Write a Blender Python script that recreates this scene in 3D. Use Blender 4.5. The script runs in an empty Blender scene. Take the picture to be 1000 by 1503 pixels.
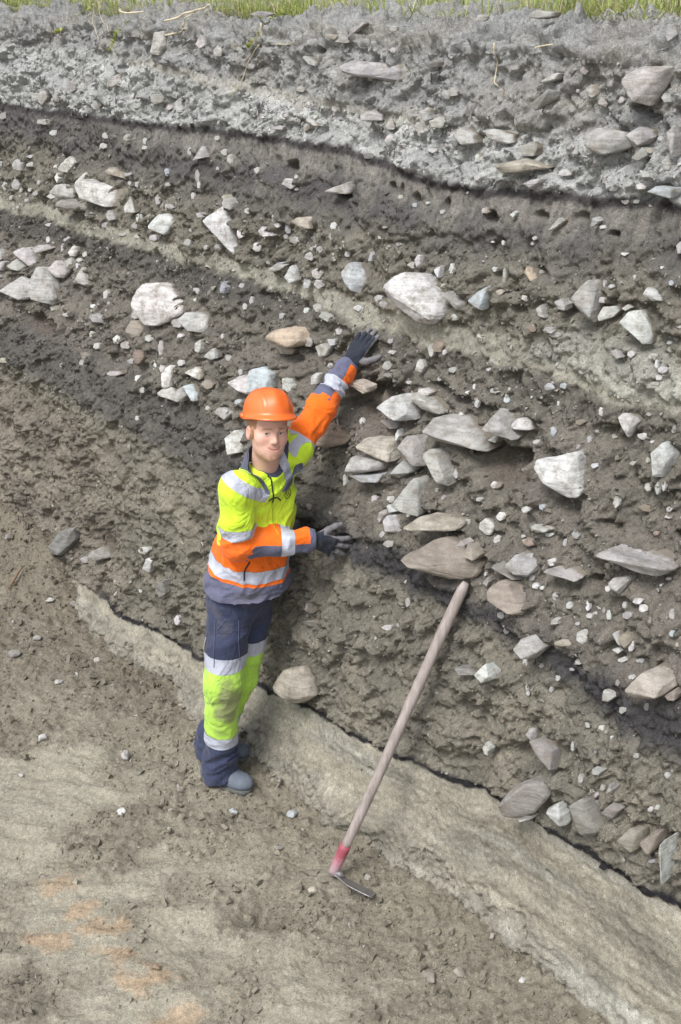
import bpy, bmesh, math, random
import numpy as np
from mathutils import Vector, Matrix
from mathutils.bvhtree import BVHTree

scene = bpy.context.scene
R = math.radians

# ------------------------------------------------------------------ camera
cam_data = bpy.data.cameras.new("camera")
cam_data.sensor_fit = 'VERTICAL'
cam_data.sensor_height = 36.0
cam_data.lens = 40.0
cam_data.clip_start = 0.05
cam_data.clip_end = 2000.0
cam = bpy.data.objects.new("camera", cam_data)
scene.collection.objects.link(cam)
cam.location = (0, 0, 3.2)
cam.rotation_euler = (R(90 - 24.5), 0, 0)
scene.camera = cam

# ------------------------------------------------------------------ sky and sun (bright overcast)
SUN_EL, SUN_AZ = 56.0, 218.0          # azimuth clockwise from +Y: light comes from behind the camera's left shoulder
world = bpy.data.worlds.new("World")
scene.world = world
world.use_nodes = True
wn, wl = world.node_tree.nodes, world.node_tree.links
bg = wn["Background"]
sky = wn.new("ShaderNodeTexSky")
sky.sky_type = 'NISHITA'
sky.sun_disc = False
sky.sun_elevation = R(SUN_EL)
sky.sun_rotation = R(SUN_AZ)
sky.air_density = 1.0
sky.dust_density = 3.0
sky.ozone_density = 1.0
hs = wn.new("ShaderNodeHueSaturation")     # cloud cover: a greyer sky
hs.inputs["Saturation"].default_value = 0.40
wl.new(sky.outputs[0], hs.inputs["Color"])
wl.new(hs.outputs[0], bg.inputs["Color"])
bg.inputs["Strength"].default_value = 0.12

sun_data = bpy.data.lights.new("sun", 'SUN')
sun_data.energy = 1.5
sun_data.angle = R(20)
sun_data.color = (1.0, 0.995, 0.98)
sun = bpy.data.objects.new("sun", sun_data)
scene.collection.objects.link(sun)
_el, _az = R(SUN_EL), R(SUN_AZ)
_dir = Vector((math.sin(_az) * math.cos(_el), math.cos(_az) * math.cos(_el), math.sin(_el)))
sun.rotation_euler = _dir.to_track_quat('Z', 'Y').to_euler()

scene.view_settings.view_transform = 'Standard'
scene.view_settings.look = 'None'
scene.view_settings.exposure = 0.79
scene.view_settings.gamma = 1.0
scene.view_settings.use_curve_mapping = False

# ------------------------------------------------------------------ helpers
COL = scene.collection
rng = np.random.default_rng(7)
random.seed(7)

def lin(r, g, b):
    c = np.array([r, g, b]) / 255.0
    return np.where(c <= 0.04045, c / 12.92, ((c + 0.055) / 1.055) ** 2.4)

def smooth(a, b, x):
    t = np.clip((x - a) / (b - a), 0, 1)
    return t * t * (3 - 2 * t)

_G2 = np.stack([np.cos(np.arange(256) * 2.39996), np.sin(np.arange(256) * 2.39996)], 1).astype(np.float32)
_g = np.random.default_rng(3).normal(size=(256, 3)); _G3 = (_g / np.linalg.norm(_g, axis=1)[:, None]).astype(np.float32)

def _h(ix, iy, iz, seed):
    h = (ix.astype(np.uint32) * np.uint32(374761393)) ^ (iy.astype(np.uint32) * np.uint32(668265263)) ^ (iz.astype(np.uint32) * np.uint32(2147483647)) ^ np.uint32((seed * 1274126177) & 0xffffffff)
    h = (h ^ (h >> np.uint32(13))) * np.uint32(1274126177)
    h = h ^ (h >> np.uint32(16))
    return (h & np.uint32(255)).astype(np.int32)

def perlin2(x, y, seed=0):
    x = np.asarray(x, np.float32); y = np.asarray(y, np.float32)
    fx, fy = np.floor(x), np.floor(y)
    ix, iy = fx.astype(np.int64), fy.astype(np.int64)
    dx, dy = x - fx, y - fy
    z0 = np.zeros_like(ix)
    def c(i, j):
        g = _G2[_h(ix + i, iy + j, z0, seed)]
        return g[..., 0] * (dx - i) + g[..., 1] * (dy - j)
    u = dx * dx * dx * (dx * (dx * 6 - 15) + 10); v = dy * dy * dy * (dy * (dy * 6 - 15) + 10)
    a = c(0, 0) * (1 - u) + c(1, 0) * u
    b = c(0, 1) * (1 - u) + c(1, 1) * u
    return (a * (1 - v) + b * v) * 1.5

def perlin3(x, y, z, seed=0):
    x, y, z = (np.asarray(q, np.float32) for q in (x, y, z))
    fx, fy, fz = np.floor(x), np.floor(y), np.floor(z)
    ix, iy, iz = fx.astype(np.int64), fy.astype(np.int64), fz.astype(np.int64)
    dx, dy, dz = x - fx, y - fy, z - fz
    def c(i, j, k):
        g = _G3[_h(ix + i, iy + j, iz + k, seed)]
        return g[..., 0] * (dx - i) + g[..., 1] * (dy - j) + g[..., 2] * (dz - k)
    f = lambda t: t * t * t * (t * (t * 6 - 15) + 10)
    u, v, w = f(dx), f(dy), f(dz)
    L = lambda a, b, t: a + (b - a) * t
    return L(L(L(c(0,0,0), c(1,0,0), u), L(c(0,1,0), c(1,1,0), u), v),
             L(L(c(0,0,1), c(1,0,1), u), L(c(0,1,1), c(1,1,1), u), v), w) * 1.5

def worley(x, y, seed=0):
    """distance to the nearest scattered point (cell units) and a random number of that point"""
    x = np.asarray(x, np.float32); y = np.asarray(y, np.float32)
    ix, iy = np.floor(x).astype(np.int64), np.floor(y).astype(np.int64)
    best = np.full(x.shape, 9.0, np.float32); rnd = np.zeros(x.shape, np.float32); z0 = np.zeros_like(ix)
    for i in (-1, 0, 1):
        for j in (-1, 0, 1):
            a = _h(ix + i, iy + j, z0, seed) / 255.0; b = _h(ix + i, iy + j, z0 + 7, seed) / 255.0
            d = np.hypot(ix + i + a - x, iy + j + b - y).astype(np.float32)
            m = d < best; best = np.where(m, d, best)
            rnd = np.where(m, (_h(ix + i, iy + j, z0 + 19, seed) / 255.0).astype(np.float32), rnd)
    return best, rnd

def lumps(x, y, cell, seed, fill=.6):
    """height (0..1) of rounded clods scattered over a surface, one per cell at most"""
    d, r = worley(x / cell, y / cell, seed)
    rad = .22 + .36 * r
    return np.clip(1 - d / rad, 0, 1) ** .8 * rad * 2.2 * (r < fill)

def tag(o, label=None, cat=None, group=None, kind=None):
    if label: o["label"] = label
    if cat: o["category"] = cat
    if group: o["group"] = group
    if kind: o["kind"] = kind
    return o

def empty(name, loc=(0, 0, 0)):
    o = bpy.data.objects.new(name, None)
    o.location = loc
    o.empty_display_size = 0.1
    COL.objects.link(o)
    return o

def mesh_data(name, V, F, col=None, normals=None, smooth_shade=True):
    V = np.ascontiguousarray(V, np.float32); F = np.ascontiguousarray(F, np.int32)
    k = F.shape[1]
    me = bpy.data.meshes.new(name)
    me.vertices.add(len(V)); me.vertices.foreach_set("co", V.ravel())
    me.loops.add(F.size); me.loops.foreach_set("vertex_index", F.ravel())
    me.polygons.add(len(F)); me.polygons.foreach_set("loop_start", np.arange(0, F.size, k, dtype=np.int32))
    me.update(calc_edges=True)
    me.validate()
    if smooth_shade:
        me.polygons.foreach_set("use_smooth", np.ones(len(me.polygons), bool))
    else:
        me.polygons.foreach_set("use_smooth", np.zeros(len(me.polygons), bool))
    if col is not None:
        a = me.color_attributes.new("albedo", 'FLOAT_COLOR', 'POINT')
        c = np.ones((len(V), 4), np.float32); c[:, :3] = col
        a.data.foreach_set("color", c.ravel())
    if normals is not None and len(me.vertices) == len(V):
        me.normals_split_custom_set_from_vertices(np.ascontiguousarray(normals, np.float32))
    return me

def mesh_obj(name, V, F, mat=None, parent=None, col=None, normals=None, smooth_shade=True, loc=None):
    me = mesh_data(name, V, F, col, normals, smooth_shade)
    o = bpy.data.objects.new(name, me)
    COL.objects.link(o)
    if mat: me.materials.append(mat)
    if loc is not None: o.location = loc
    if parent is not None: o.parent = parent
    return o

def submesh(V, F, keep, *attrs):
    f = F[keep]; idx, inv = np.unique(f, return_inverse=True)
    return (V[idx], inv.reshape(f.shape)) + tuple(a[idx] for a in attrs)

def vnormals(V, T):
    n = np.zeros_like(V)
    fn = np.cross(V[T[:, 1]] - V[T[:, 0]], V[T[:, 2]] - V[T[:, 0]])
    for i in range(3):
        for a in range(3):
            n[:, a] += np.bincount(T[:, i], fn[:, a], len(V))
    return n / np.maximum(np.linalg.norm(n, axis=1), 1e-12)[:, None]

# ---- materials
def new_mat(name):
    m = bpy.data.materials.new(name); m.use_nodes = True
    nt = m.node_tree
    return m, nt.nodes, nt.links, nt.nodes["Principled BSDF"]

def noise_node(n, l, scale, detail=6, rough=0.6, coord=None, dist=0.0):
    t = n.new("ShaderNodeTexNoise"); t.inputs["Scale"].default_value = scale
    t.inputs["Detail"].default_value = detail; t.inputs["Roughness"].default_value = rough
    t.inputs["Distortion"].default_value = dist
    if coord is not None: l.new(coord, t.inputs["Vector"])
    return t

def ramp(n, l, fac, stops):
    r = n.new("ShaderNodeValToRGB"); e = r.color_ramp.elements
    while len(e) < len(stops): e.new(0.5)
    for i, (p, c) in enumerate(stops):
        e[i].position = p; e[i].color = (c, c, c, 1) if np.isscalar(c) else (*c, 1)
    l.new(fac, r.inputs[0])
    return r

def mix(n, l, mode, fac, a, b):
    m = n.new("ShaderNodeMix"); m.data_type = 'RGBA'; m.blend_type = mode
    for s, v in (("Factor", fac), ("A", a), ("B", b)):
        i = [q for q in m.inputs if q.name == s and (q.type == 'RGBA' if s != "Factor" else q.type == 'VALUE')][0]
        if hasattr(v, "is_output"): l.new(v, i)
        elif np.isscalar(v): i.default_value = v
        else: i.default_value = (*v, 1)
    return [q for q in m.outputs if q.type == 'RGBA'][0]

def bump(n, l, height, strength, dist, normal=None):
    b = n.new("ShaderNodeBump"); b.inputs["Strength"].default_value = strength; b.inputs["Distance"].default_value = dist
    l.new(height, b.inputs["Height"])
    if normal is not None: l.new(normal, b.inputs["Normal"])
    return b.outputs[0]

def soil_material(name, relief=1.0, crumb=1.0):
    """Albedo of the strata comes from the mesh; the nodes add grain, grit specks and fine relief."""
    m, n, l, p = new_mat(name)
    at = n.new("ShaderNodeAttribute"); at.attribute_name = "albedo"
    tc = n.new("ShaderNodeTexCoord").outputs["Object"]
    n1 = noise_node(n, l, 60, 4, 0.7, tc); r1 = ramp(n, l, n1.outputs["Fac"], [(0.28, 0.72), (0.72, 1.32)])
    n2 = noise_node(n, l, 240, 2, 0.7, tc); r2 = ramp(n, l, n2.outputs["Fac"], [(0.3, 0.74), (0.7, 1.28)])
    c = mix(n, l, 'MULTIPLY', 1.0, at.outputs["Color"], r1.outputs[0])
    c = mix(n, l, 'MULTIPLY', 1.0, c, r2.outputs[0])
    v = n.new("ShaderNodeTexVoronoi"); v.inputs["Scale"].default_value = 130; l.new(tc, v.inputs["Vector"])
    sp_ = ramp(n, l, v.outputs["Distance"], [(0.10, 1.0), (0.2, 0.0)])
    n3 = noise_node(n, l, 33, 2, 0.5, tc); g3 = ramp(n, l, n3.outputs["Fac"], [(0.56, 0.0), (0.66, 0.6)])
    k = mix(n, l, 'MULTIPLY', 1.0, sp_.outputs[0], g3.outputs[0])
    c = mix(n, l, 'MIX', k, c, tuple(lin(186, 182, 174) * 0.8))
    l.new(c, p.inputs["Base Color"])
    p.inputs["Roughness"].default_value = 0.95
    p.inputs["Specular IOR Level"].default_value = 0.15
    b1 = bump(n, l, n1.outputs["Fac"], 0.5 * relief, 0.012)
    b2 = bump(n, l, n2.outputs["Fac"], 0.5 * relief, 0.006, b1)
    vc = n.new("ShaderNodeTexVoronoi"); vc.inputs["Scale"].default_value = 62; l.new(tc, vc.inputs["Vector"])
    g4 = noise_node(n, l, 9, 1, 0.6, tc); m4 = ramp(n, l, g4.outputs["Fac"], [(0.38, 0.15), (0.62, 1.0)])
    for vv, dist in ((vc, 0.010),):                       # small crumbs, in patches
        inv = n.new("ShaderNodeMath"); inv.operation = 'SUBTRACT'; inv.inputs[0].default_value = 0.6; l.new(vv.outputs["Distance"], inv.inputs[1])
        mu = n.new("ShaderNodeMath"); mu.operation = 'MULTIPLY'; l.new(inv.outputs[0], mu.inputs[0]); l.new(m4.outputs[0], mu.inputs[1])
        b2 = bump(n, l, mu.outputs[0], 0.32 * relief * crumb, dist, b2)
    l.new(b2, p.inputs["Normal"])
    return m

# ------------------------------------------------------------------ measured tables (metres along the bank / height; stones in mm)
STONES = """
w 11.0 181,2196,198,2228,247,2251,310,2248,364,2213,414,2160,429,2110,394,2079,326,2074,289,2100,236,2127,193,2160 largest pale grey boulder, up and right of the raised glove
b 12.0 696,1360,713,1387,758,1425,789,1435,851,1425,896,1396,935,1382,948,1357,934,1326,895,1308,849,1306,792,1319,738,1335,709,1349 large brown boulder at the top of the hoe handle
w 11.0 -1576,1790,-1600,1859,-1571,1894,-1491,1906,-1434,1862,-1321,1836,-1295,1784,-1364,1737,-1419,1710,-1484,1706,-1536,1739 big white topped boulder left of the orange helmet
d 9.0 1291,662,1322,741,1376,789,1441,797,1444,754,1405,723,1406,666,1345,617,1305,609 banded grey boulder on the black charcoal line
w 9.0 1068,1776,1067,1786,1134,1808,1171,1827,1185,1823,1200,1778,1201,1752,1214,1735,1240,1717,1235,1697,1205,1691,1162,1719,1120,1727,1085,1750 large white jagged boulder right of the hollow
g 8.0 1004,2967,1043,2995,1139,3001,1143,2972,1112,2925,1096,2881,1068,2890,1036,2915,1018,2948 large grey block jutting from the upper soil at the right
g 14.0 544,1749,552,1786,585,1797,637,1797,696,1778,749,1753,782,1723,784,1710,722,1713,654,1718,580,1716 long pale slab overhanging the dark hollow
t 9.0 -1,495,37,581,126,633,173,599,195,508,123,448,90,474,13,466 pale brown boulder beside the trouser knee
g 5.0 -417,2936,-362,2958,-267,2948,-122,2948,-109,2928,-144,2881,-257,2894,-288,2910,-372,2907 long flat grey slab in the upper grey soil
w 7.0 -2428,2258,-2419,2289,-2387,2292,-2123,2259,-2108,2230,-2123,2169,-2184,2160,-2292,2173,-2371,2197 long pale slab tilted in the stony soil at upper left
t 10.0 1679,1292,1686,1318,1703,1350,1742,1352,1783,1339,1793,1320,1776,1291,1733,1268,1705,1268 rugged pale boulder on the dark band at right
g 7.0 892,2784,915,2806,966,2794,1006,2797,1018,2777,1031,2750,982,2726,927,2723,903,2749 broad grey block with white top edge in the gravel layer
b 7.0 1061,1369,1077,1389,1120,1388,1181,1354,1197,1326,1191,1300,1165,1296,1123,1308,1080,1336 brown stone with white lower edge right of the hoe handle
g 9.0 1436,1611,1442,1621,1474,1619,1512,1618,1546,1615,1585,1609,1642,1617,1648,1609,1634,1591,1598,1577,1566,1576,1525,1584,1473,1597 long pale slab sloping to the right edge
w 4.0 -1182,2240,-1164,2261,-1125,2283,-1104,2311,-1090,2301,-1072,2257,-1026,2216,-993,2137,-986,2103,-1007,2101,-1063,2145,-1093,2165,-1116,2193 white spearhead shaped stone pointing down
p 3.0 -71,1548,-28,1608,50,1609,89,1584,67,1541,0,1513,-46,1517 reddish brown boulder set back behind the raised arm
g 9.0 -2719,1689,-2724,1784,-2664,1790,-2596,1739,-2529,1647,-2537,1599,-2636,1617,-2686,1638 largest pale block of the left cluster, above a hollow
d 6.0 1565,819,1592,846,1620,825,1651,783,1677,758,1648,718,1616,725,1582,763 greyish brown slab near the charcoal line
o 8.0 -504,1856,-495,1885,-440,1905,-379,1906,-335,1871,-332,1844,-380,1827,-456,1824 layered tan stone with orange rim above the helmet
t 9.0 210,1594,211,1615,334,1636,349,1607,364,1557,320,1557,249,1571 pale split slab, upper of two stacked ledges
w 9.0 256,1753,273,1787,315,1803,358,1784,387,1751,396,1719,351,1712,304,1730 cream rounded stone at the left of the boulder cluster top
u 6.0 -178,2171,-165,2208,-128,2216,-69,2163,-60,2140,-85,2097,-121,2105,-160,2129 bluish angular stone above the raised glove
g 8.0 1014,2300,1027,2335,1045,2354,1074,2331,1076,2311,1066,2283,1095,2239,1095,2219,1062,2235,1034,2269 tall bent grey stone at right, upper edge of the pale lens
t 10.0 625,1435,656,1471,747,1487,814,1482,815,1461,733,1447,665,1427 thin olive slab sticking out above the brown boulder
w 6.0 1208,2256,1215,2283,1247,2291,1268,2270,1280,2236,1303,2219,1306,2193,1284,2197,1253,2222,1228,2235 white boot shaped stone at right of the pale lens
g 9.0 779,1804,792,1847,800,1872,832,1853,864,1818,896,1793,898,1783,860,1783,814,1792 pale triangular stone above the dark hollow
g 8.0 559,1660,577,1682,608,1680,653,1641,684,1604,692,1570,663,1579,610,1619 narrow pale stone slanting down below the long slab
d 6.0 -2173,338,-2078,455,-1988,496,-1984,425,-2082,297,-2162,288 grey stone low in the bank at far left
t 8.0 543,2655,611,2680,673,2673,728,2658,650,2640,564,2630 flat tan slab overhanging the dark seam
g 8.0 432,1654,438,1688,473,1697,502,1673,519,1640,546,1601,523,1593,464,1623 
g 9.0 208,1499,194,1547,225,1549,310,1560,331,1549,326,1518,310,1518,224,1483 pale split slab, lower of two stacked ledges
g 7.0 502,1461,521,1513,533,1563,557,1549,565,1499,598,1432,547,1444 
u 6.0 -550,1709,-517,1726,-454,1709,-439,1641,-525,1617 bluish flat stone just above the helmet
w 6.0 1452,1909,1463,1937,1483,1930,1505,1907,1507,1876,1498,1834,1482,1837,1465,1871 tall pale stone at the right edge, mid height
g 7.0 -3018,1611,-2933,1698,-2848,1682,-2806,1593,-2839,1574,-2935,1588 pale kite shaped stone in the left cluster
g 6.0 -1216,1792,-1209,1818,-1158,1827,-1084,1819,-1063,1769,-1070,1742,-1133,1745,-1184,1769 
w 6.0 -1685,2152,-1642,2204,-1586,2213,-1542,2177,-1567,2110,-1615,2114,-1677,2136 white squarish stone below the long slab
b 5.0 1833,836,1859,885,1890,908,1896,870,1872,807,1843,810 
g 7.0 356,1808,367,1821,431,1809,503,1780,503,1762,451,1757,395,1781 slanting grey slab at the top of the boulder cluster
g 6.0 1093,1448,1100,1482,1114,1466,1178,1465,1180,1438,1159,1417,1126,1420,1103,1431 
b 6.0 1758,800,1776,842,1810,844,1823,804,1805,766,1775,769 
w 5.0 -689,1621,-679,1636,-633,1665,-592,1674,-564,1596,-592,1585,-629,1594 whitish stone just above the helmet, its left half
g 6.0 1043,2795,1067,2821,1096,2811,1114,2789,1100,2764,1066,2755 
d 6.0 -2637,2133,-2624,2157,-2542,2163,-2419,2151,-2404,2130,-2422,2106,-2577,2106,-2628,2111 narrow grey stone beneath the long pale slab
g 7.0 1225,1222,1228,1243,1247,1256,1296,1236,1305,1227,1289,1193,1264,1192,1237,1204 layered grey stone at the edge of the dark band
d 6.0 1357,939,1391,935,1432,918,1435,880,1449,854,1425,837,1399,883 
g 6.0 -2809,2175,-2786,2214,-2720,2225,-2630,2193,-2628,2153,-2739,2139,-2789,2158 
g 4.0 264,2731,292,2759,346,2735,360,2705,305,2694 
w 4.0 -578,1414,-552,1454,-504,1412,-484,1372,-537,1348 
u 6.0 1174,2640,1185,2656,1257,2657,1265,2642,1250,2623,1205,2630 pale bluish slab lying on the dark seam at right
w 4.0 1281,1965,1292,1981,1328,1973,1339,1959,1332,1931,1324,1904,1305,1930 
d 5.0 633,2859,673,2909,693,2901,700,2873,659,2838,644,2843 
g 7.0 411,1541,430,1590,444,1605,480,1580,482,1555,445,1529 
w 5.0 418,2755,432,2762,463,2746,518,2747,528,2719,469,2716,435,2728 
w 5.0 1467,732,1498,767,1526,731,1536,695,1523,685,1491,705 
g 4.0 -1869,3028,-1826,3034,-1809,2968,-1840,2921,-1882,2925,-1874,2977 tall pale stone set upright in the topsoil
g 5.0 -392,2458,-355,2477,-296,2505,-280,2480,-285,2453,-378,2443 
g 6.0 -2630,1782,-2606,1834,-2539,1823,-2503,1778,-2512,1746,-2568,1744 
b 1.5 -1679,1640,-1671,1691,-1620,1692,-1580,1659,-1587,1621,-1640,1611 
w 5.0 864,1829,865,1849,895,1859,925,1846,940,1825,913,1815,874,1816 white loaf shaped stone beside the triangular one
g 4.0 580,2712,620,2735,644,2715,643,2686,597,2683 
g 5.0 1473,1521,1478,1534,1514,1546,1521,1532,1517,1506,1511,1490,1484,1505 
w 4.0 1109,2246,1111,2277,1150,2285,1163,2270,1155,2252,1135,2243,1119,2231 
u 5.0 221,1484,339,1510,334,1479,274,1463 
d 5.0 -1750,449,-1669,499,-1606,455,-1669,419,-1745,410 
g 5.0 -3043,1815,-3001,1845,-2945,1825,-2880,1771,-2893,1746,-3001,1787 
w 5.0 1077,1055,1102,1097,1134,1068,1139,1050,1116,1035,1087,1038 rounded white cobble below the dark band
w 1.4 870,1499,883,1515,913,1503,925,1490,922,1463,901,1459,875,1478 
g 4.0 -269,2755,-236,2782,-177,2764,-173,2743,-256,2739 
u 3.0 556,2199,578,2231,613,2255,615,2246,589,2217,610,2198,611,2168,590,2181 
g 5.0 1069,2728,1101,2764,1128,2746,1099,2717,1075,2717 
w 3.0 -1085,1570,-1052,1598,-1011,1608,-983,1574,-993,1549,-1035,1555 small bright white stone left of the helmet
w 6.0 1927,886,1929,924,1949,858,1954,778,1939,817 
d 5.0 1023,1422,1046,1424,1100,1412,1135,1398,1124,1391,1073,1398,1041,1410 
d 4.0 1672,837,1693,880,1722,865,1702,818 
t 4.0 -2254,2341,-2237,2362,-2199,2358,-2113,2334,-2107,2305,-2171,2313,-2241,2328 
b 5.0 900,1404,889,1446,917,1441,945,1419,943,1402,916,1399 
g 1.3 821,2886,802,2891,793,2912,804,2927,826,2928,841,2912,837,2895 
g 5.0 1197,2820,1210,2833,1224,2801,1232,2743,1211,2774 
g 1.1 1104,3114,1116,3086,1093,3063,1081,3082,1081,3115 
g 4.0 520,3127,544,3148,596,3145,598,3128,554,3120 
g 4.0 131,2767,171,2784,203,2771,192,2743,149,2744 
w 3.0 -531,2092,-515,2146,-493,2130,-469,2086,-502,2065 
w 4.0 437,1372,442,1392,468,1386,477,1362,514,1347,506,1338,466,1337 
b 3.0 1556,1364,1557,1381,1578,1387,1594,1371,1589,1345,1566,1349 
g 4.0 419,2199,427,2205,495,2168,499,2153,479,2144,442,2172 
w 4.0 -1246,1436,-1237,1461,-1186,1473,-1147,1444,-1154,1415,-1199,1436,-1227,1423 
g 4.0 57,2794,84,2811,103,2804,115,2773,90,2759,66,2774 
t 4.0 33,1772,37,1796,114,1780,119,1758,81,1760 narrow striped stone right of the raised sleeve
b 4.0 -511,1807,-451,1815,-409,1807,-423,1784,-475,1777 
g 6.0 1243,1482,1263,1489,1305,1488,1335,1487,1356,1479,1342,1470,1314,1477,1259,1475 
t 4.0 29,1772,33,1793,119,1770,106,1750,55,1760 
t 5.0 -531,2325,-501,2345,-460,2331,-449,2298,-491,2297 
g 3.0 -736,1482,-727,1502,-661,1505,-647,1489,-677,1458 
g 5.0 -3072,1739,-3035,1781,-2954,1747,-2969,1712,-3031,1715 
g 1.1 71,888,97,904,115,898,127,873,110,851,85,842,66,852 
g 3.0 -2343,1776,-2331,1839,-2289,1804,-2252,1743,-2306,1754 
g 1.1 -2785,2726,-2781,2755,-2730,2763,-2705,2750,-2701,2714,-2737,2698,-2767,2703 
w 3.0 -2738,2303,-2707,2351,-2672,2378,-2638,2342,-2684,2316,-2682,2285,-2725,2291 
t 0.8 1106,1566,1141,1579,1170,1570,1154,1554,1125,1549,1106,1556 
w 3.0 -402,1696,-369,1701,-329,1679,-338,1643,-378,1665 
g 1.1 -1653,2670,-1681,2714,-1651,2741,-1615,2721,-1620,2674 
g 3.0 -2296,2800,-2237,2822,-2217,2775,-2261,2752,-2290,2762 
d 3.0 -991,563,-945,611,-925,544,-961,506 
p 0.9 -1576,1540,-1570,1573,-1521,1562,-1512,1534,-1522,1503,-1551,1508 
g 5.0 -1098,1447,-1101,1489,-1077,1508,-1048,1470,-1054,1438,-1080,1434 
w 3.0 -2005,2194,-1970,2251,-1957,2211,-1934,2166,-1988,2155 
d 2.0 236,1682,267,1694,304,1685,311,1667,283,1655 
w 3.0 1260,2349,1263,2366,1279,2352,1319,2340,1318,2331,1286,2327 
w 3.0 -1254,1530,-1236,1568,-1201,1573,-1204,1557,-1229,1538,-1204,1471,-1222,1464 
g 1.0 -1817,2700,-1852,2712,-1852,2740,-1839,2749,-1790,2749,-1777,2734,-1781,2713 
w 1.1 1419,1338,1442,1326,1443,1307,1436,1295,1416,1302,1410,1312,1409,1327 
b 4.0 1774,1289,1797,1320,1808,1305,1810,1284,1789,1278 
g 1.0 -640,2448,-661,2429,-712,2448,-699,2474,-665,2475 
p 1.1 421,1998,415,1971,390,1972,374,1989,387,2013,415,2012 
w 4.0 403,1407,416,1418,462,1423,473,1404,427,1389 
g 3.0 -252,1859,-231,1873,-198,1858,-203,1825,-230,1825 
g 3.0 -1422,2475,-1392,2528,-1377,2544,-1341,2495,-1373,2488 
g 3.0 -403,1695,-383,1702,-342,1671,-344,1642,-379,1657 
g 4.0 -2020,1645,-1999,1665,-1930,1660,-1921,1628,-1987,1624 
g 0.9 1206,2701,1189,2700,1178,2727,1186,2738,1199,2737,1211,2716 
g 4.0 1291,901,1298,925,1314,925,1330,890,1318,879,1301,881 
g 0.8 -3071,2613,-3103,2632,-3108,2663,-3088,2702,-3051,2684,-3044,2656 
g 4.0 -3263,1698,-3205,1738,-3173,1736,-3181,1683,-3251,1671 
d 3.0 959,1011,1010,1027,1037,1008,991,995 
b 0.7 1471,1726,1481,1718,1466,1707,1446,1705,1428,1715,1442,1727 
g 1.0 -1514,2958,-1543,2982,-1524,3024,-1506,3016,-1485,2978 
g 4.0 946,2270,962,2281,982,2264,984,2243,961,2241 
g 3.0 486,1440,511,1445,551,1423,578,1421,556,1409,503,1425 
g 0.8 -3248,1679,-3200,1683,-3143,1661,-3168,1641,-3231,1634,-3254,1651 
g 4.0 674,2608,704,2625,728,2629,729,2615,700,2594 
g 4.0 -2895,1855,-2868,1876,-2791,1861,-2763,1877,-2748,1869,-2786,1847,-2850,1832 
g 3.0 623,2926,661,2956,679,2957,673,2935,646,2924 
t 0.6 1399,1279,1370,1268,1350,1270,1346,1276,1369,1293,1384,1293,1399,1286 
g 3.0 -511,3020,-483,3050,-435,3025,-452,3015 
g 0.8 420,2845,406,2853,398,2885,410,2894,425,2886,430,2857 
w 3.0 -965,1666,-953,1701,-927,1712,-911,1666,-931,1657 
g 3.0 -3330,2272,-3304,2302,-3253,2286,-3251,2238,-3308,2244 
w 3.0 1573,1176,1571,1215,1587,1209,1605,1194,1593,1178 
d 0.7 130,806,96,807,98,823,144,843,169,839,165,824 
g 3.0 -3414,2146,-3382,2183,-3334,2152,-3352,2111,-3396,2113 
g 0.8 505,3049,500,3034,474,3032,459,3040,467,3058,481,3060 
g 4.0 -670,2102,-620,2133,-591,2128,-606,2105,-651,2090 
g 0.9 -339,2117,-357,2125,-363,2146,-349,2158,-323,2155,-314,2141,-323,2118 
p 0.7 1084,1513,1103,1518,1119,1507,1118,1499,1101,1489,1080,1493,1075,1502 
w 4.0 1338,604,1349,628,1392,638,1384,618,1356,600 
g 1.0 1128,2922,1149,2918,1155,2895,1136,2892,1123,2908 
g 3.0 84,1693,83,1739,132,1700,98,1691 
u 4.0 -1051,1517,-1041,1526,-976,1486,-965,1461,-978,1457 
w 3.0 322,1886,316,1927,336,1926,350,1905,345,1882 
w 3.0 -1158,580,-1131,651,-1105,639,-1119,571 
g 0.9 -3222,2625,-3241,2640,-3235,2670,-3185,2672,-3163,2657,-3175,2626 
b 0.8 -869,1561,-873,1543,-890,1536,-915,1542,-931,1554,-918,1574,-895,1576 
g 0.8 -1360,2956,-1363,2933,-1386,2932,-1409,2958,-1396,2983,-1376,2981 
g 3.0 -722,2956,-708,2961,-647,2936,-650,2921,-686,2926 
d 4.0 59,2957,85,2974,107,2970,107,2951,75,2942 
w 0.7 808,2642,795,2638,767,2639,764,2649,773,2660,795,2659,808,2653 
w 3.0 793,2466,811,2496,824,2511,835,2501,823,2480,800,2461 
g 3.0 -2176,2130,-2163,2157,-2118,2139,-2097,2111,-2138,2103 
g 0.8 -1744,1686,-1750,1722,-1735,1730,-1696,1703,-1701,1681,-1716,1670 
t 0.7 1101,1488,1086,1489,1071,1504,1087,1514,1105,1513,1115,1504 
u 3.0 -676,2098,-635,2133,-603,2138,-632,2094 
w 3.0 -780,2247,-760,2270,-708,2232,-743,2225 
g 4.0 -1333,1746,-1324,1762,-1270,1753,-1268,1727,-1309,1725 
d 0.6 706,1012,717,1009,709,994,686,982,663,983,660,993,672,1007 
g 0.5 -1045,3107,-1091,3109,-1124,3117,-1084,3129,-1043,3125,-1018,3117 
g 4.0 -1081,2329,-1065,2354,-1030,2329,-1029,2303,-1060,2308 
g 0.8 44,2713,27,2725,27,2742,46,2751,58,2744,63,2730,59,2717 
g 0.7 -2912,2703,-2882,2706,-2870,2687,-2882,2642,-2897,2638,-2923,2664 
g 0.9 866,2867,861,2878,871,2892,888,2885,895,2872,890,2862 
w 3.0 -1028,1681,-1034,1718,-1012,1740,-998,1693,-1003,1674 
g 0.6 340,1818,365,1828,395,1824,393,1812,376,1805,347,1806 
g 3.0 -441,3068,-384,3099,-378,3090,-420,3053 
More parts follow.
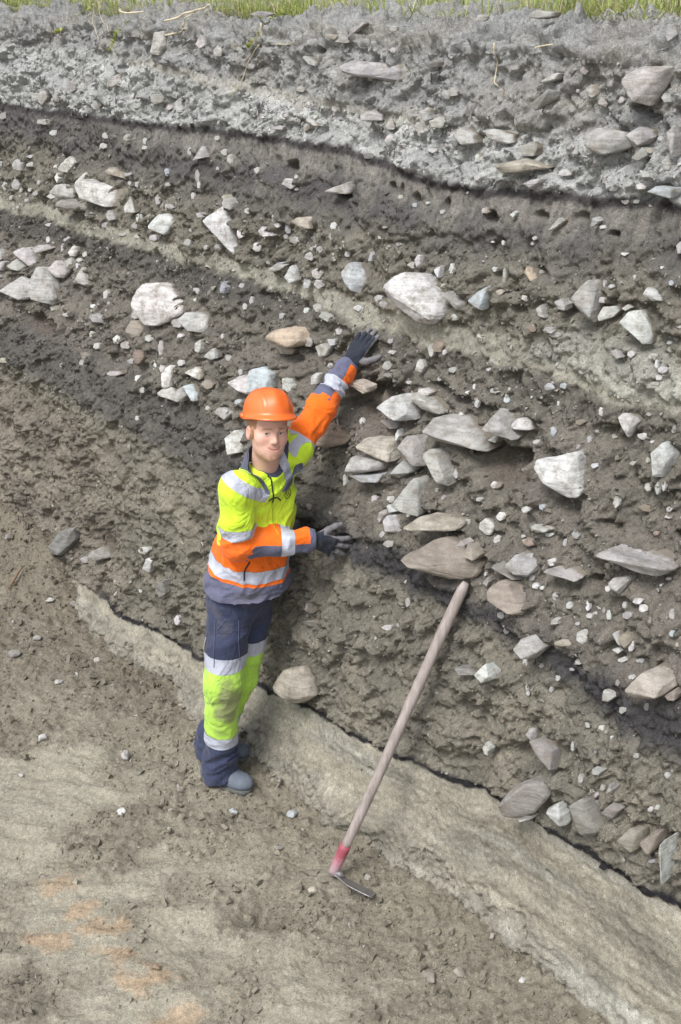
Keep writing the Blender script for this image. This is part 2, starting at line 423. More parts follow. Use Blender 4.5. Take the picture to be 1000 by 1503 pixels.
w 0.8 923,1544,942,1548,953,1541,952,1527,935,1517,919,1527 
o 2.0 753,2325,756,2345,782,2314,798,2292,779,2296 small rusty orange stone chip
w 0.7 -434,2174,-459,2182,-457,2195,-443,2205,-412,2201,-402,2190,-413,2179 
w 3.0 -227,1742,-216,1760,-197,1758,-190,1719,-208,1712 
g 0.8 164,2875,181,2876,195,2857,186,2843,170,2846,154,2861 
w 0.6 -380,2092,-386,2068,-407,2068,-412,2084,-413,2114,-393,2114 
w 4.0 363,1822,375,1832,418,1823,414,1811,385,1806 
g 2.0 1519,1363,1529,1373,1545,1357,1562,1331,1547,1338 
g 3.0 -1724,1707,-1701,1734,-1658,1702,-1699,1681 
g 0.5 -3029,2541,-2999,2532,-3004,2520,-3044,2508,-3097,2514,-3102,2525,-3093,2535 
w 3.0 1115,754,1124,779,1145,757,1141,730,1126,733 
g 0.8 135,1859,136,1876,155,1883,167,1872,171,1858,161,1847,149,1848 
g 0.7 -1671,1560,-1678,1542,-1707,1541,-1727,1546,-1733,1562,-1709,1579,-1681,1573 
g 4.0 1117,1565,1120,1579,1147,1572,1167,1573,1165,1564,1131,1559 
g 0.8 -2681,2720,-2678,2743,-2661,2757,-2631,2748,-2624,2726,-2638,2711,-2669,2708 
g 2.0 -278,1976,-268,1998,-228,1978,-232,1957 
w 0.8 -818,2147,-838,2142,-855,2153,-856,2177,-839,2185,-816,2170 
w 2.0 238,2288,246,2307,261,2308,265,2272,256,2260 
g 0.6 182,2264,201,2257,197,2243,177,2236,153,2249,167,2262 
g 3.0 851,2223,864,2239,874,2216,892,2197,867,2199 
u 3.0 -1032,1957,-1021,1988,-996,1961,-997,1934,-1022,1931 
g 0.6 288,3115,277,3109,255,3111,247,3117,254,3131,275,3131,288,3125 
g 0.5 -1687,1435,-1667,1435,-1657,1424,-1696,1409,-1725,1408,-1750,1413,-1733,1429 
g 0.8 -307,2001,-311,1980,-324,1977,-342,1990,-347,2004,-337,2014,-313,2013 
g 0.7 -555,2226,-576,2216,-600,2222,-603,2240,-584,2247,-556,2241 
w 0.8 1591,1455,1580,1458,1575,1475,1588,1479,1600,1476,1604,1465 
w 0.6 358,1984,371,1997,386,1977,383,1949,371,1951 
d 0.6 486,1309,505,1312,519,1303,511,1293,494,1286,473,1291,475,1301 
g 3.0 966,2501,967,2530,976,2535,992,2522,978,2505 
w 0.6 757,1735,752,1747,766,1754,785,1751,790,1742,785,1735,771,1730 
u 0.7 951,1989,971,1989,979,1977,970,1969,955,1963,943,1973 
w 0.6 1350,1905,1342,1910,1342,1918,1358,1925,1367,1923,1375,1915,1364,1903 
w 0.5 1595,1335,1584,1354,1583,1365,1587,1375,1596,1365,1604,1346,1602,1339 
g 0.7 190,2879,205,2885,220,2875,219,2859,198,2855,187,2863 
g 0.8 -299,2904,-303,2878,-329,2880,-338,2895,-320,2910 
g 0.6 -1583,1500,-1589,1485,-1624,1478,-1653,1491,-1633,1511,-1613,1510 
w 0.7 359,2668,377,2667,387,2647,378,2639,359,2642,354,2660 
w 0.7 343,2661,347,2667,363,2671,377,2661,376,2652,362,2642,346,2648 
w 0.7 -1171,697,-1130,705,-1123,692,-1148,664,-1177,664,-1188,675 
g 0.6 -767,2750,-758,2770,-749,2767,-735,2754,-735,2733,-746,2724,-760,2730 
w 0.8 -335,2114,-318,2114,-302,2089,-315,2077,-342,2091 
w 0.6 848,1600,836,1607,842,1622,863,1622,873,1610,868,1603 
g 0.6 345,2795,346,2784,332,2774,313,2779,309,2793,319,2798 
g 4.0 -3345,1782,-3300,1767,-3278,1730,-3315,1712 
g 0.8 -524,2907,-505,2916,-486,2908,-491,2886,-511,2881 
t 0.5 -2951,1207,-2940,1232,-2900,1243,-2857,1235,-2876,1216,-2924,1205 
g 0.7 -345,1859,-336,1877,-309,1863,-311,1839,-333,1840 
g 0.6 920,2170,929,2182,949,2181,958,2169,949,2162,923,2165 
w 0.6 1372,1725,1369,1745,1375,1746,1388,1734,1390,1720,1384,1710 
w 0.6 1116,2635,1107,2648,1120,2657,1139,2649,1139,2639 
g 0.7 -134,2739,-120,2726,-121,2712,-144,2710,-155,2720,-149,2739 
g 0.7 -1359,2773,-1373,2754,-1402,2756,-1411,2765,-1406,2780,-1377,2787 
g 0.7 1627,835,1635,831,1637,814,1632,809,1619,802,1612,811,1613,826 
d 0.6 815,2994,796,2994,782,3006,790,3014,805,3013,818,3001 
g 0.5 -1366,1581,-1380,1597,-1397,1642,-1386,1651,-1367,1626,-1358,1586 
g 0.6 1545,1429,1541,1441,1546,1446,1563,1448,1570,1438,1561,1427 
g 0.6 -1170,2526,-1154,2506,-1153,2491,-1165,2477,-1182,2490,-1188,2518 
u 0.7 971,1968,955,1962,942,1978,950,1988,973,1985 
g 2.0 1195,2154,1203,2164,1233,2140,1217,2134 
g 0.7 1437,1795,1445,1792,1451,1784,1450,1772,1442,1768,1430,1777,1429,1789 
u 0.5 -648,2294,-636,2286,-631,2268,-631,2251,-643,2248,-657,2258,-659,2285 
g 0.6 1260,1600,1266,1605,1276,1596,1282,1578,1275,1575,1266,1577,1258,1586 
w 0.6 837,1608,841,1615,860,1623,873,1617,873,1607,858,1602,844,1600 
g 0.5 640,2274,633,2309,636,2318,649,2295,654,2269,647,2259 
g 0.5 -1365,1578,-1381,1596,-1394,1627,-1387,1639,-1371,1633,-1354,1588 
g 0.5 1703,1482,1699,1476,1690,1481,1683,1495,1686,1507,1693,1506,1700,1494 
g 0.7 -1857,351,-1860,322,-1905,308,-1921,334,-1891,354 
g 0.5 1448,1585,1453,1595,1464,1597,1478,1595,1482,1586,1468,1581,1455,1580 
w 0.7 944,1542,951,1529,940,1519,927,1523,922,1538,931,1548 
g 0.5 969,2162,975,2157,965,2148,944,2147,935,2153,936,2159,952,2166 
w 0.6 378,2291,387,2292,402,2266,395,2250,378,2263 
g 0.6 -734,2834,-729,2826,-743,2814,-762,2813,-777,2822,-773,2834,-757,2839 
g 0.7 -1290,2961,-1314,2973,-1311,2995,-1281,2994,-1273,2971 
g 0.6 377,1431,370,1441,385,1452,404,1453,412,1444,399,1430 
g 0.7 1067,3038,1057,3051,1065,3063,1082,3054,1085,3048 
g 4.0 843,1422,852,1444,871,1431,870,1411 
w 3.0 -2528,1883,-2513,1923,-2484,1892,-2488,1865,-2510,1863 
w 0.7 747,2231,746,2245,757,2250,771,2244,774,2228,764,2223 
w 0.7 -1747,1573,-1753,1554,-1775,1557,-1793,1577,-1778,1598,-1758,1591 
w 0.6 -957,2183,-969,2197,-972,2219,-953,2228,-942,2214,-938,2194 
g 0.7 1268,1603,1284,1589,1279,1576,1265,1578,1258,1594 
g 2.0 -649,2718,-625,2715,-580,2690,-605,2689,-643,2705 
w 0.6 1367,2135,1372,2143,1385,2143,1394,2139,1392,2128,1384,2123,1371,2126 
g 0.6 1333,2151,1321,2150,1312,2154,1312,2164,1318,2169,1334,2167,1339,2158 
g 0.6 485,2477,464,2480,462,2494,480,2501,498,2488 
w 3.0 1296,2491,1302,2504,1311,2487,1314,2467,1304,2466 
g 3.0 -2536,1838,-2505,1859,-2475,1827,-2495,1807 
g 3.0 1668,902,1674,941,1686,924,1682,900 
g 0.6 -2044,2678,-2025,2702,-1993,2691,-1991,2673,-2027,2665 
w 0.6 1230,1478,1218,1483,1213,1493,1224,1500,1237,1499,1242,1484 
g 0.7 -1160,2487,-1187,2487,-1195,2512,-1171,2522,-1155,2504 
g 0.6 1107,1880,1090,1882,1088,1894,1107,1901,1122,1895 
w 0.6 1557,1481,1560,1492,1573,1496,1582,1491,1580,1479,1567,1476 
g 0.5 -1430,2423,-1421,2433,-1406,2413,-1402,2387,-1406,2376,-1420,2378,-1429,2401 
g 0.5 525,3084,537,3091,556,3087,558,3075,546,3071,527,3077 
d 0.5 -251,2608,-243,2614,-215,2614,-205,2606,-217,2595,-245,2595 
w 0.6 1536,1706,1528,1704,1519,1709,1514,1714,1522,1724,1536,1722,1541,1716 
d 0.5 -219,2616,-203,2607,-212,2597,-240,2596,-248,2602,-243,2616 
b 0.7 -2012,1468,-1977,1450,-1982,1434,-2018,1431,-2032,1454 
g 3.0 383,1351,386,1386,404,1371,402,1344 
w 0.5 1205,1135,1211,1120,1205,1101,1196,1100,1191,1119,1193,1135 
g 0.5 -2537,1599,-2495,1589,-2505,1575,-2548,1567,-2571,1588 
g 0.7 -648,2676,-670,2660,-682,2681,-675,2695,-657,2696 
g 0.7 779,2955,767,2957,759,2968,765,2979,772,2979,786,2966 
w 0.6 379,1431,396,1436,407,1435,413,1425,404,1412,395,1412,382,1418 
g 0.6 1116,1259,1107,1257,1096,1264,1094,1275,1102,1281,1112,1281,1120,1268 
g 0.6 -1699,2225,-1692,2244,-1681,2251,-1661,2230,-1662,2214,-1679,2204 
g 2.0 -451,2184,-434,2202,-405,2193,-410,2174 
w 0.7 17,2104,28,2115,51,2111,50,2093,27,2089 
g 0.5 -1739,2266,-1724,2285,-1708,2274,-1706,2238,-1724,2235 
w 0.5 1543,1423,1548,1411,1531,1404,1517,1411,1525,1420 
g 0.6 58,2097,78,2101,89,2096,89,2081,69,2075,55,2085 
g 3.0 1171,2280,1189,2297,1207,2288,1188,2276 
w 3.0 760,1744,776,1759,793,1753,791,1739,774,1737 
w 0.6 974,1454,961,1449,951,1458,950,1471,958,1478,969,1468 
g 0.6 -2061,2510,-2092,2502,-2111,2513,-2108,2528,-2088,2539,-2069,2528 
p 0.7 856,2160,859,2148,853,2142,838,2142,833,2153,836,2165 
w 0.6 964,1449,951,1461,955,1479,969,1476,974,1460 
w 0.6 1211,1953,1205,1942,1196,1946,1190,1958,1193,1972,1203,1969 
g 0.6 -1473,1654,-1458,1637,-1479,1623,-1503,1629,-1501,1655 
u 0.6 1042,1848,1038,1829,1024,1839,1018,1857,1025,1861 
b 3.0 -602,3047,-556,3035,-529,3048,-554,3022,-585,3030 
w 2.0 1292,1319,1301,1328,1315,1327,1318,1312,1298,1307 
g 0.6 -2459,2651,-2452,2669,-2424,2676,-2409,2661,-2422,2639,-2451,2643 
w 0.6 -166,1950,-147,1940,-152,1922,-169,1918,-181,1939 
g 0.7 1104,1548,1097,1560,1106,1571,1114,1569,1124,1558,1118,1549 
g 0.5 -185,3082,-184,3070,-195,3065,-217,3070,-220,3083,-200,3087 
w 0.5 -904,403,-892,427,-878,426,-872,397,-881,377,-899,377 
g 0.6 1087,1617,1079,1608,1070,1605,1060,1614,1062,1622,1071,1628,1084,1623 
g 0.6 -2399,2445,-2402,2463,-2374,2471,-2353,2460,-2349,2447,-2378,2437 
w 0.5 591,1787,595,1800,604,1797,613,1783,610,1767,594,1775 
g 0.7 -1344,2095,-1363,2090,-1379,2099,-1376,2117,-1363,2126,-1345,2121 
w 2.0 324,2264,347,2281,340,2262,350,2234,333,2243 
g 0.6 -495,2762,-509,2747,-523,2754,-529,2769,-518,2777,-498,2771 
g 0.6 -2391,2471,-2365,2456,-2379,2435,-2415,2438,-2411,2461 
g 0.6 -1950,2105,-1936,2119,-1922,2123,-1907,2109,-1905,2095,-1923,2085,-1944,2092 
g 0.5 709,1894,699,1901,707,1910,725,1911,737,1902,725,1895 
g 0.5 -3521,2104,-3539,2085,-3557,2099,-3569,2116,-3553,2142,-3528,2133 
g 0.7 -1753,2083,-1730,2084,-1724,2060,-1735,2052,-1763,2059,-1770,2074 
w 0.6 -107,2031,-111,2039,-94,2050,-81,2049,-74,2037,-85,2025 
w 0.7 1268,2153,1260,2144,1249,2151,1246,2160,1256,2169,1267,2162 
w 0.5 1202,1103,1193,1120,1195,1141,1206,1137,1211,1111 
g 2.0 -214,1893,-184,1897,-176,1874,-192,1868 
g 0.6 705,1894,698,1904,704,1910,724,1911,732,1904,723,1893 
g 0.5 810,1856,798,1846,783,1846,775,1856,786,1863,804,1862 
d 0.6 -3634,2495,-3663,2511,-3646,2532,-3623,2537,-3604,2521,-3608,2504 
w 0.5 1515,1618,1520,1609,1503,1600,1491,1606,1502,1617 
w 0.5 1467,1375,1459,1388,1458,1401,1463,1406,1475,1388,1476,1377 
g 0.6 1627,1156,1627,1171,1645,1175,1649,1166,1636,1151 
g 0.5 1497,1807,1494,1817,1497,1827,1509,1809,1512,1793,1507,1791 
g 0.5 579,982,561,973,539,980,552,992,576,996 
w 0.6 -354,2307,-364,2315,-362,2331,-349,2336,-336,2328,-339,2310 
g 0.5 1531,872,1540,864,1541,847,1536,838,1531,840,1524,856,1526,871 
g 0.6 1087,2286,1085,2298,1089,2303,1103,2302,1107,2289,1103,2284 
g 0.6 -3009,2473,-2995,2484,-2965,2485,-2959,2473,-2958,2457,-2982,2451,-3004,2462 
g 0.6 1330,1392,1342,1391,1348,1381,1344,1373,1333,1372,1327,1379,1327,1386 
g 0.5 -2063,1763,-2046,1745,-2044,1713,-2061,1713,-2077,1749 
g 0.6 -1458,1635,-1478,1623,-1505,1636,-1505,1649,-1467,1650 
d 0.5 200,1834,184,1824,153,1829,158,1837,182,1841 
g 0.5 160,2654,148,2655,133,2659,134,2668,150,2671,164,2670,169,2664 
g 3.0 1592,944,1625,948,1622,935,1601,930 
g 0.5 -3192,2293,-3164,2289,-3154,2279,-3183,2264,-3220,2266,-3224,2279 
g 2.0 -87,2220,-80,2262,-67,2250,-71,2222 
g 0.6 -1259,2539,-1240,2537,-1236,2529,-1237,2510,-1254,2508,-1263,2515,-1269,2526 
g 0.6 465,1923,479,1929,491,1926,493,1919,484,1908,470,1909,466,1914 
g 0.6 1115,1188,1105,1184,1099,1194,1099,1208,1111,1212,1119,1205 
w 0.5 1210,1107,1205,1098,1195,1109,1195,1131,1202,1137,1206,1129 
g 0.5 637,1122,639,1138,653,1138,657,1114,646,1102 
d 3.0 965,1316,973,1341,987,1327,986,1313 
u 0.5 1011,1980,993,1982,994,1994,1004,1999,1015,1995,1018,1985 
t 0.5 1235,1883,1246,1890,1258,1886,1260,1879,1244,1871,1238,1875 
d 0.5 428,1499,423,1509,435,1518,458,1515,457,1505 
g 0.6 1123,1467,1119,1475,1126,1482,1138,1481,1141,1475,1141,1465,1131,1463 
w 0.6 1434,1220,1426,1214,1416,1220,1416,1232,1431,1236,1436,1232 
g 0.6 -1937,1493,-1952,1485,-1973,1493,-1977,1513,-1958,1519,-1944,1515 
g 0.6 455,2123,463,2127,476,2116,475,2105,460,2102,452,2108 
g 0.6 956,1774,945,1778,943,1786,953,1793,963,1793,968,1780 
w 0.5 -917,2316,-916,2302,-928,2294,-949,2300,-949,2314,-938,2320 
g 0.6 -810,1695,-808,1682,-819,1673,-841,1684,-842,1697,-825,1700 
t 0.5 653,2245,659,2238,654,2229,642,2226,632,2233,633,2239,643,2245 
w 0.5 1390,1398,1396,1380,1392,1375,1382,1383,1379,1406 
w 0.5 98,1424,102,1434,116,1415,121,1395,116,1388,102,1410 
g 0.5 -821,2657,-860,2657,-864,2665,-839,2675,-818,2669 
w 0.6 -1540,1422,-1544,1442,-1527,1450,-1507,1431,-1518,1415 
g 0.5 -1265,1510,-1283,1520,-1290,1544,-1271,1552,-1260,1534 
g 0.5 -1308,1511,-1320,1519,-1327,1532,-1327,1549,-1314,1551,-1303,1540,-1299,1525 
w 2.0 -2499,2269,-2463,2313,-2453,2304,-2466,2267 
u 0.5 -616,1545,-616,1537,-629,1531,-644,1537,-648,1548,-638,1556,-621,1555 
w 0.6 1188,1407,1202,1407,1206,1397,1203,1389,1190,1390,1184,1398 
d 0.5 1712,1220,1716,1205,1716,1197,1709,1194,1703,1201,1701,1213,1707,1220 
w 0.5 556,1059,571,1072,592,1068,583,1054,568,1049 
g 0.5 1506,1822,1508,1829,1515,1827,1521,1813,1520,1802,1513,1806 
g 0.5 -2341,2521,-2328,2507,-2332,2495,-2350,2491,-2365,2499,-2367,2518,-2353,2525 
g 0.6 -1260,2538,-1242,2533,-1236,2517,-1249,2511,-1268,2516,-1275,2525 
g 0.6 446,1300,434,1298,427,1304,424,1312,430,1323,439,1321,447,1314 
g 0.5 939,2877,933,2885,936,2897,944,2897,951,2887,947,2879 
u 0.6 787,1894,792,1885,789,1878,780,1875,773,1880,769,1893,778,1897 
w 3.0 326,1653,330,1673,346,1649,343,1630 
w 0.5 -2925,2114,-2957,2124,-2934,2140,-2900,2140,-2895,2121 
g 0.5 -1148,2904,-1140,2913,-1125,2917,-1112,2904,-1119,2891,-1135,2892 
g 0.6 1844,1037,1834,1038,1830,1048,1833,1056,1844,1055,1849,1048 
w 0.5 1373,2116,1382,2111,1382,2103,1377,2099,1368,2099,1362,2108,1364,2114 
w 0.6 -1138,1592,-1144,1584,-1162,1580,-1174,1596,-1168,1608,-1150,1607 
g 0.5 -944,2462,-959,2470,-964,2482,-950,2491,-935,2486,-934,2469 
g 0.5 -1431,1392,-1444,1404,-1433,1416,-1408,1415,-1403,1406,-1415,1391 
g 0.6 296,1405,305,1412,319,1403,319,1393,306,1385,300,1391 
d 0.5 1050,2594,1064,2595,1069,2591,1065,2582,1058,2580,1047,2585,1044,2592 
g 0.5 -2178,2079,-2178,2059,-2205,2059,-2215,2065,-2210,2086,-2189,2089 
u 0.5 1242,1804,1248,1803,1252,1796,1245,1788,1239,1788,1229,1793,1231,1801 
g 0.5 -1576,2254,-1565,2239,-1582,2229,-1604,2236,-1606,2254 
w 0.5 1447,1482,1454,1475,1451,1465,1443,1463,1438,1468,1434,1476,1442,1482 
g 0.5 135,2664,152,2670,171,2665,168,2658,149,2656,134,2657 
g 0.6 -1149,2132,-1132,2128,-1123,2108,-1140,2102,-1157,2116 
t 0.5 1136,2753,1131,2744,1117,2746,1115,2758,1123,2760 
w 0.6 1429,1215,1415,1217,1412,1224,1425,1235,1436,1228 
g 0.5 -1753,2699,-1747,2684,-1766,2673,-1785,2683,-1778,2701 
w 3.0 497,1851,510,1856,526,1837,518,1829 
g 0.5 1357,2085,1356,2092,1374,2096,1380,2091,1379,2084,1366,2082 
w 0.5 -701,2292,-693,2295,-681,2291,-675,2277,-685,2269,-694,2270,-706,2281 
g 0.5 1166,1541,1152,1539,1145,1548,1165,1554,1174,1551 
w 0.6 -428,1952,-437,1958,-435,1973,-417,1976,-411,1967,-415,1952 
g 0.5 690,1616,696,1596,690,1593,683,1599,676,1614,680,1624 
w 0.5 1240,1054,1244,1064,1253,1055,1255,1041,1250,1031,1240,1044 
u 0.6 1118,1619,1106,1621,1100,1634,1109,1638,1120,1633 
g 0.5 1174,1844,1168,1848,1163,1860,1169,1867,1178,1859,1182,1850 
g 0.5 1623,1298,1609,1302,1617,1312,1630,1313,1630,1300 
g 0.5 1405,1364,1399,1369,1402,1376,1414,1377,1419,1375,1420,1365,1414,1363 
g 0.5 1573,1296,1568,1301,1577,1308,1589,1308,1591,1301,1581,1294 
w 0.5 1535,1705,1527,1701,1514,1704,1516,1709,1523,1715,1537,1711 
g 0.5 -1870,2056,-1881,2045,-1901,2043,-1915,2049,-1914,2059,-1900,2066,-1874,2063 
g 0.5 1527,1440,1518,1441,1514,1449,1514,1459,1523,1459,1528,1448 
g 0.5 825,1569,841,1567,843,1561,831,1554,820,1555,816,1563 
g 0.5 -798,1914,-811,1934,-807,1956,-798,1952,-788,1929 
g 0.5 1632,1304,1627,1300,1616,1299,1612,1305,1622,1313,1632,1311 
g 0.5 -1377,1543,-1372,1527,-1379,1516,-1394,1521,-1401,1530,-1401,1540,-1389,1548 
g 0.5 -1496,2493,-1504,2485,-1517,2496,-1519,2518,-1511,2527,-1497,2510 
g 0.5 -165,2999,-167,2991,-179,2988,-190,2999,-183,3009,-170,3009 
w 2.0 -2819,2248,-2806,2276,-2787,2246,-2797,2217 
g 0.5 -674,1650,-685,1644,-700,1661,-697,1669,-682,1672,-671,1659 
g 0.5 -1937,2525,-1928,2535,-1913,2529,-1907,2512,-1913,2500,-1933,2508 
w 0.5 1189,1403,1198,1406,1208,1403,1206,1395,1194,1391,1185,1394 
w 0.5 -214,2243,-204,2236,-204,2221,-218,2219,-225,2226,-224,2239 
w 2.0 598,2490,611,2505,621,2500,614,2483 
u 0.5 -1633,2415,-1625,2396,-1631,2382,-1642,2384,-1652,2407,-1649,2417 
w 0.5 1481,943,1478,961,1480,973,1486,965,1491,943,1488,935 
w 0.5 1351,2154,1356,2141,1358,2129,1353,2128,1346,2138,1344,2156 
g 0.5 613,1010,607,1017,617,1029,630,1031,634,1018,626,1012 
w 0.5 1813,911,1808,918,1813,928,1822,930,1825,924,1822,913 
t 3.0 -1154,2345,-1136,2354,-1119,2336,-1138,2324 
g 0.5 -2859,1916,-2842,1920,-2824,1903,-2830,1887,-2845,1884,-2859,1898 
g 0.5 670,1845,666,1857,668,1870,679,1858,683,1838 
g 0.5 179,1914,162,1915,154,1919,163,1929,180,1929,185,1922 
g 0.5 -351,2241,-341,2233,-345,2220,-354,2216,-367,2230,-362,2238 
g 0.5 1624,894,1634,890,1636,878,1629,870,1622,874,1621,884 
g 0.5 -1501,2520,-1497,2498,-1500,2484,-1511,2490,-1519,2517,-1510,2525 
w 0.5 95,1642,104,1626,98,1620,87,1624,82,1635,85,1646 
g 0.5 -2328,1582,-2345,1575,-2372,1579,-2376,1589,-2351,1598,-2331,1592 
g 0.5 -205,1796,-193,1794,-185,1784,-193,1773,-206,1777,-209,1789 
g 0.5 1526,1729,1520,1737,1524,1743,1534,1742,1538,1738,1534,1730 
g 2.0 -2035,2353,-1991,2362,-1988,2348,-2022,2338 
g 0.5 1160,1416,1165,1426,1175,1422,1178,1415,1174,1408,1163,1410 
g 0.5 1275,1389,1268,1394,1270,1402,1279,1404,1287,1401,1286,1392 
g 0.6 1734,1055,1724,1058,1726,1071,1736,1074,1740,1062 
g 2.0 1537,1319,1551,1325,1566,1322,1560,1313 
g 0.5 -2055,1399,-2046,1419,-2027,1414,-2022,1392,-2042,1389 
g 3.0 -1293,2256,-1276,2261,-1254,2240,-1275,2234 
g 0.5 -579,1920,-569,1925,-556,1918,-551,1908,-566,1900,-575,1906 
g 0.5 -1334,1529,-1332,1541,-1316,1545,-1306,1529,-1308,1520,-1321,1517 
g 0.5 1586,1297,1575,1295,1568,1300,1580,1307,1593,1304 
w 0.5 1566,1065,1570,1063,1572,1052,1564,1046,1556,1052,1556,1062 
g 0.5 -2417,1869,-2430,1872,-2435,1886,-2430,1895,-2418,1898,-2402,1889,-2403,1876 
d 0.5 1087,2596,1091,2598,1102,2599,1105,2595,1105,2589,1097,2586,1089,2588 
g 0.5 -925,1964,-944,1972,-934,1986,-916,1985,-913,1972 
g 0.5 1367,1134,1359,1122,1352,1124,1351,1142,1361,1143 
w 0.5 681,1262,667,1263,663,1274,681,1277,688,1270 
w 0.5 1870,760,1860,751,1854,750,1850,754,1854,761,1861,766,1870,766 
w 0.5 -837,1890,-848,1900,-849,1915,-843,1919,-828,1909,-827,1895 
g 0.5 132,1957,135,1965,146,1968,152,1963,154,1954,146,1948,137,1949 
g 0.5 -225,2236,-218,2240,-209,2239,-204,2226,-212,2220,-218,2219,-225,2226 
w 0.5 -1388,1523,-1393,1540,-1379,1548,-1367,1542,-1370,1519 
u 0.5 1710,1446,1713,1455,1722,1453,1724,1439,1716,1439 
g 0.5 797,1479,806,1484,812,1481,817,1469,808,1465,801,1468 
g 0.5 -2022,2038,-2053,2039,-2053,2050,-2018,2056,-2004,2049 
w 0.5 -1870,2139,-1873,2127,-1886,2136,-1891,2152,-1888,2170,-1877,2166 
g 0.5 -1305,2572,-1323,2572,-1331,2587,-1312,2593,-1300,2586 
g 0.5 1112,2331,1102,2333,1100,2339,1106,2344,1117,2343,1121,2338 
d 0.5 1597,1234,1594,1244,1596,1253,1600,1252,1607,1242,1605,1233 
g 0.5 -346,2232,-354,2225,-360,2225,-369,2230,-366,2241,-355,2246,-349,2244 
g 0.5 -3591,2186,-3567,2179,-3565,2167,-3580,2150,-3598,2161,-3602,2175 
g 0.5 -1453,2294,-1462,2314,-1457,2323,-1445,2321,-1439,2307,-1443,2292 
w 0.5 597,2298,589,2310,594,2315,607,2312,605,2298 
g 0.5 -1393,2386,-1379,2369,-1379,2351,-1391,2350,-1398,2374 
g 0.5 1070,2352,1078,2342,1080,2333,1080,2321,1073,2329,1070,2340 
p 0.5 1531,1668,1531,1662,1525,1659,1516,1661,1515,1666,1519,1671,1526,1670 
g 0.5 -3199,2312,-3223,2315,-3229,2321,-3203,2332,-3185,2332,-3171,2321 
w 0.5 1234,1542,1230,1554,1233,1561,1240,1554,1244,1543,1238,1538 
g 0.5 -1603,2339,-1612,2335,-1629,2336,-1635,2346,-1628,2352,-1614,2355,-1602,2347 
u 0.5 93,2451,87,2456,90,2464,96,2467,109,2461,110,2455,106,2452 
g 0.5 1167,1406,1162,1415,1168,1424,1175,1420,1178,1408 
w 0.5 994,2498,989,2503,992,2507,1003,2509,1009,2508,1011,2501,1001,2498 
g 0.5 -2877,1969,-2896,1969,-2904,1979,-2884,1987,-2869,1988,-2854,1984,-2858,1972 
g 0.5 -1906,2324,-1886,2329,-1881,2314,-1887,2298,-1902,2305 
w 0.5 435,1970,431,1978,431,1985,438,1989,445,1984,448,1977,441,1968 
w 0.5 678,1861,680,1852,678,1842,671,1847,666,1857,668,1867 
w 0.5 -1273,1701,-1250,1699,-1245,1691,-1265,1682,-1278,1687 
w 0.5 1646,1273,1631,1275,1633,1281,1639,1286,1649,1279 
g 0.5 -2701,1882,-2700,1899,-2694,1897,-2680,1876,-2678,1861,-2681,1850,-2693,1861 
g 0.5 275,2451,265,2449,259,2461,269,2466,281,2460 
p 0.5 1181,883,1174,886,1173,897,1176,910,1184,904,1185,895 
u 0.5 1325,2395,1335,2385,1333,2379,1323,2380,1320,2390 
w 0.5 -1270,405,-1274,382,-1286,380,-1295,390,-1291,403,-1279,415 
g 0.5 -443,2097,-436,2095,-431,2079,-431,2062,-437,2060,-443,2077 
p 0.5 1532,1662,1521,1662,1517,1667,1519,1672,1529,1672,1533,1668 
g 0.5 815,1476,811,1468,799,1470,798,1482,805,1485 
g 0.5 -675,2221,-685,2231,-678,2240,-663,2237,-660,2228,-666,2221 
g 0.5 -1642,2244,-1634,2252,-1622,2245,-1622,2226,-1628,2218,-1637,2228 
t 0.5 28,2476,21,2470,12,2473,7,2481,11,2486,20,2487,26,2483 
g 0.5 -3417,2054,-3430,2044,-3442,2046,-3451,2058,-3447,2070,-3430,2075,-3420,2069 
g 0.5 1347,1076,1340,1074,1335,1084,1338,1095,1344,1095,1348,1086 
g 0.5 -581,1919,-573,1927,-561,1924,-558,1909,-571,1905 
w 0.5 1834,947,1837,950,1843,944,1845,937,1842,933,1836,933,1832,937 
w 0.5 -2853,1897,-2848,1910,-2837,1914,-2818,1899,-2825,1889,-2842,1887 
w 0.5 1637,1284,1644,1283,1644,1277,1640,1271,1635,1271,1630,1278,1633,1283 
g 0.5 -1896,2485,-1906,2478,-1922,2480,-1930,2487,-1925,2494,-1907,2496,-1898,2492 
g 0.5 -3109,2112,-3128,2106,-3141,2111,-3140,2128,-3123,2132,-3106,2121 
w 0.5 -269,1809,-272,1802,-281,1801,-290,1807,-290,1815,-283,1820,-275,1816 
g 0.5 -1220,2110,-1222,2095,-1232,2091,-1242,2100,-1239,2111,-1231,2116 
g 0.5 -1369,2169,-1363,2160,-1372,2152,-1386,2153,-1393,2161,-1388,2170 
w 0.5 1126,2434,1119,2434,1113,2439,1113,2443,1125,2444,1133,2442,1131,2438 
g 0.5 267,1831,275,1832,285,1830,288,1826,285,1821,274,1819,265,1824 
g 0.5 -2462,1838,-2480,1839,-2485,1845,-2480,1855,-2467,1857,-2450,1851,-2446,1844 
g 0.5 1265,1117,1256,1121,1259,1133,1269,1133,1274,1127 
g 0.5 -2060,1557,-2053,1558,-2041,1549,-2040,1536,-2042,1530,-2056,1533,-2062,1542 
g 0.5 -2066,2304,-2056,2310,-2042,2310,-2036,2301,-2040,2292,-2055,2288,-2061,2293 
w 0.5 1255,1038,1258,1030,1256,1020,1250,1020,1246,1026,1245,1031,1249,1039 
g 0.5 1370,2209,1363,2203,1353,2204,1355,2213,1366,2213 
g 0.5 -1409,1262,-1421,1253,-1433,1259,-1433,1276,-1417,1278 
w 0.5 -2133,1658,-2151,1658,-2157,1672,-2135,1677,-2123,1670 
g 0.5 -843,1476,-833,1466,-836,1456,-853,1459,-856,1473 
g 0.5 1619,1563,1624,1561,1623,1554,1617,1552,1608,1554,1611,1560 
g 0.5 1265,1136,1272,1128,1270,1123,1266,1119,1257,1122,1257,1127,1262,1135 
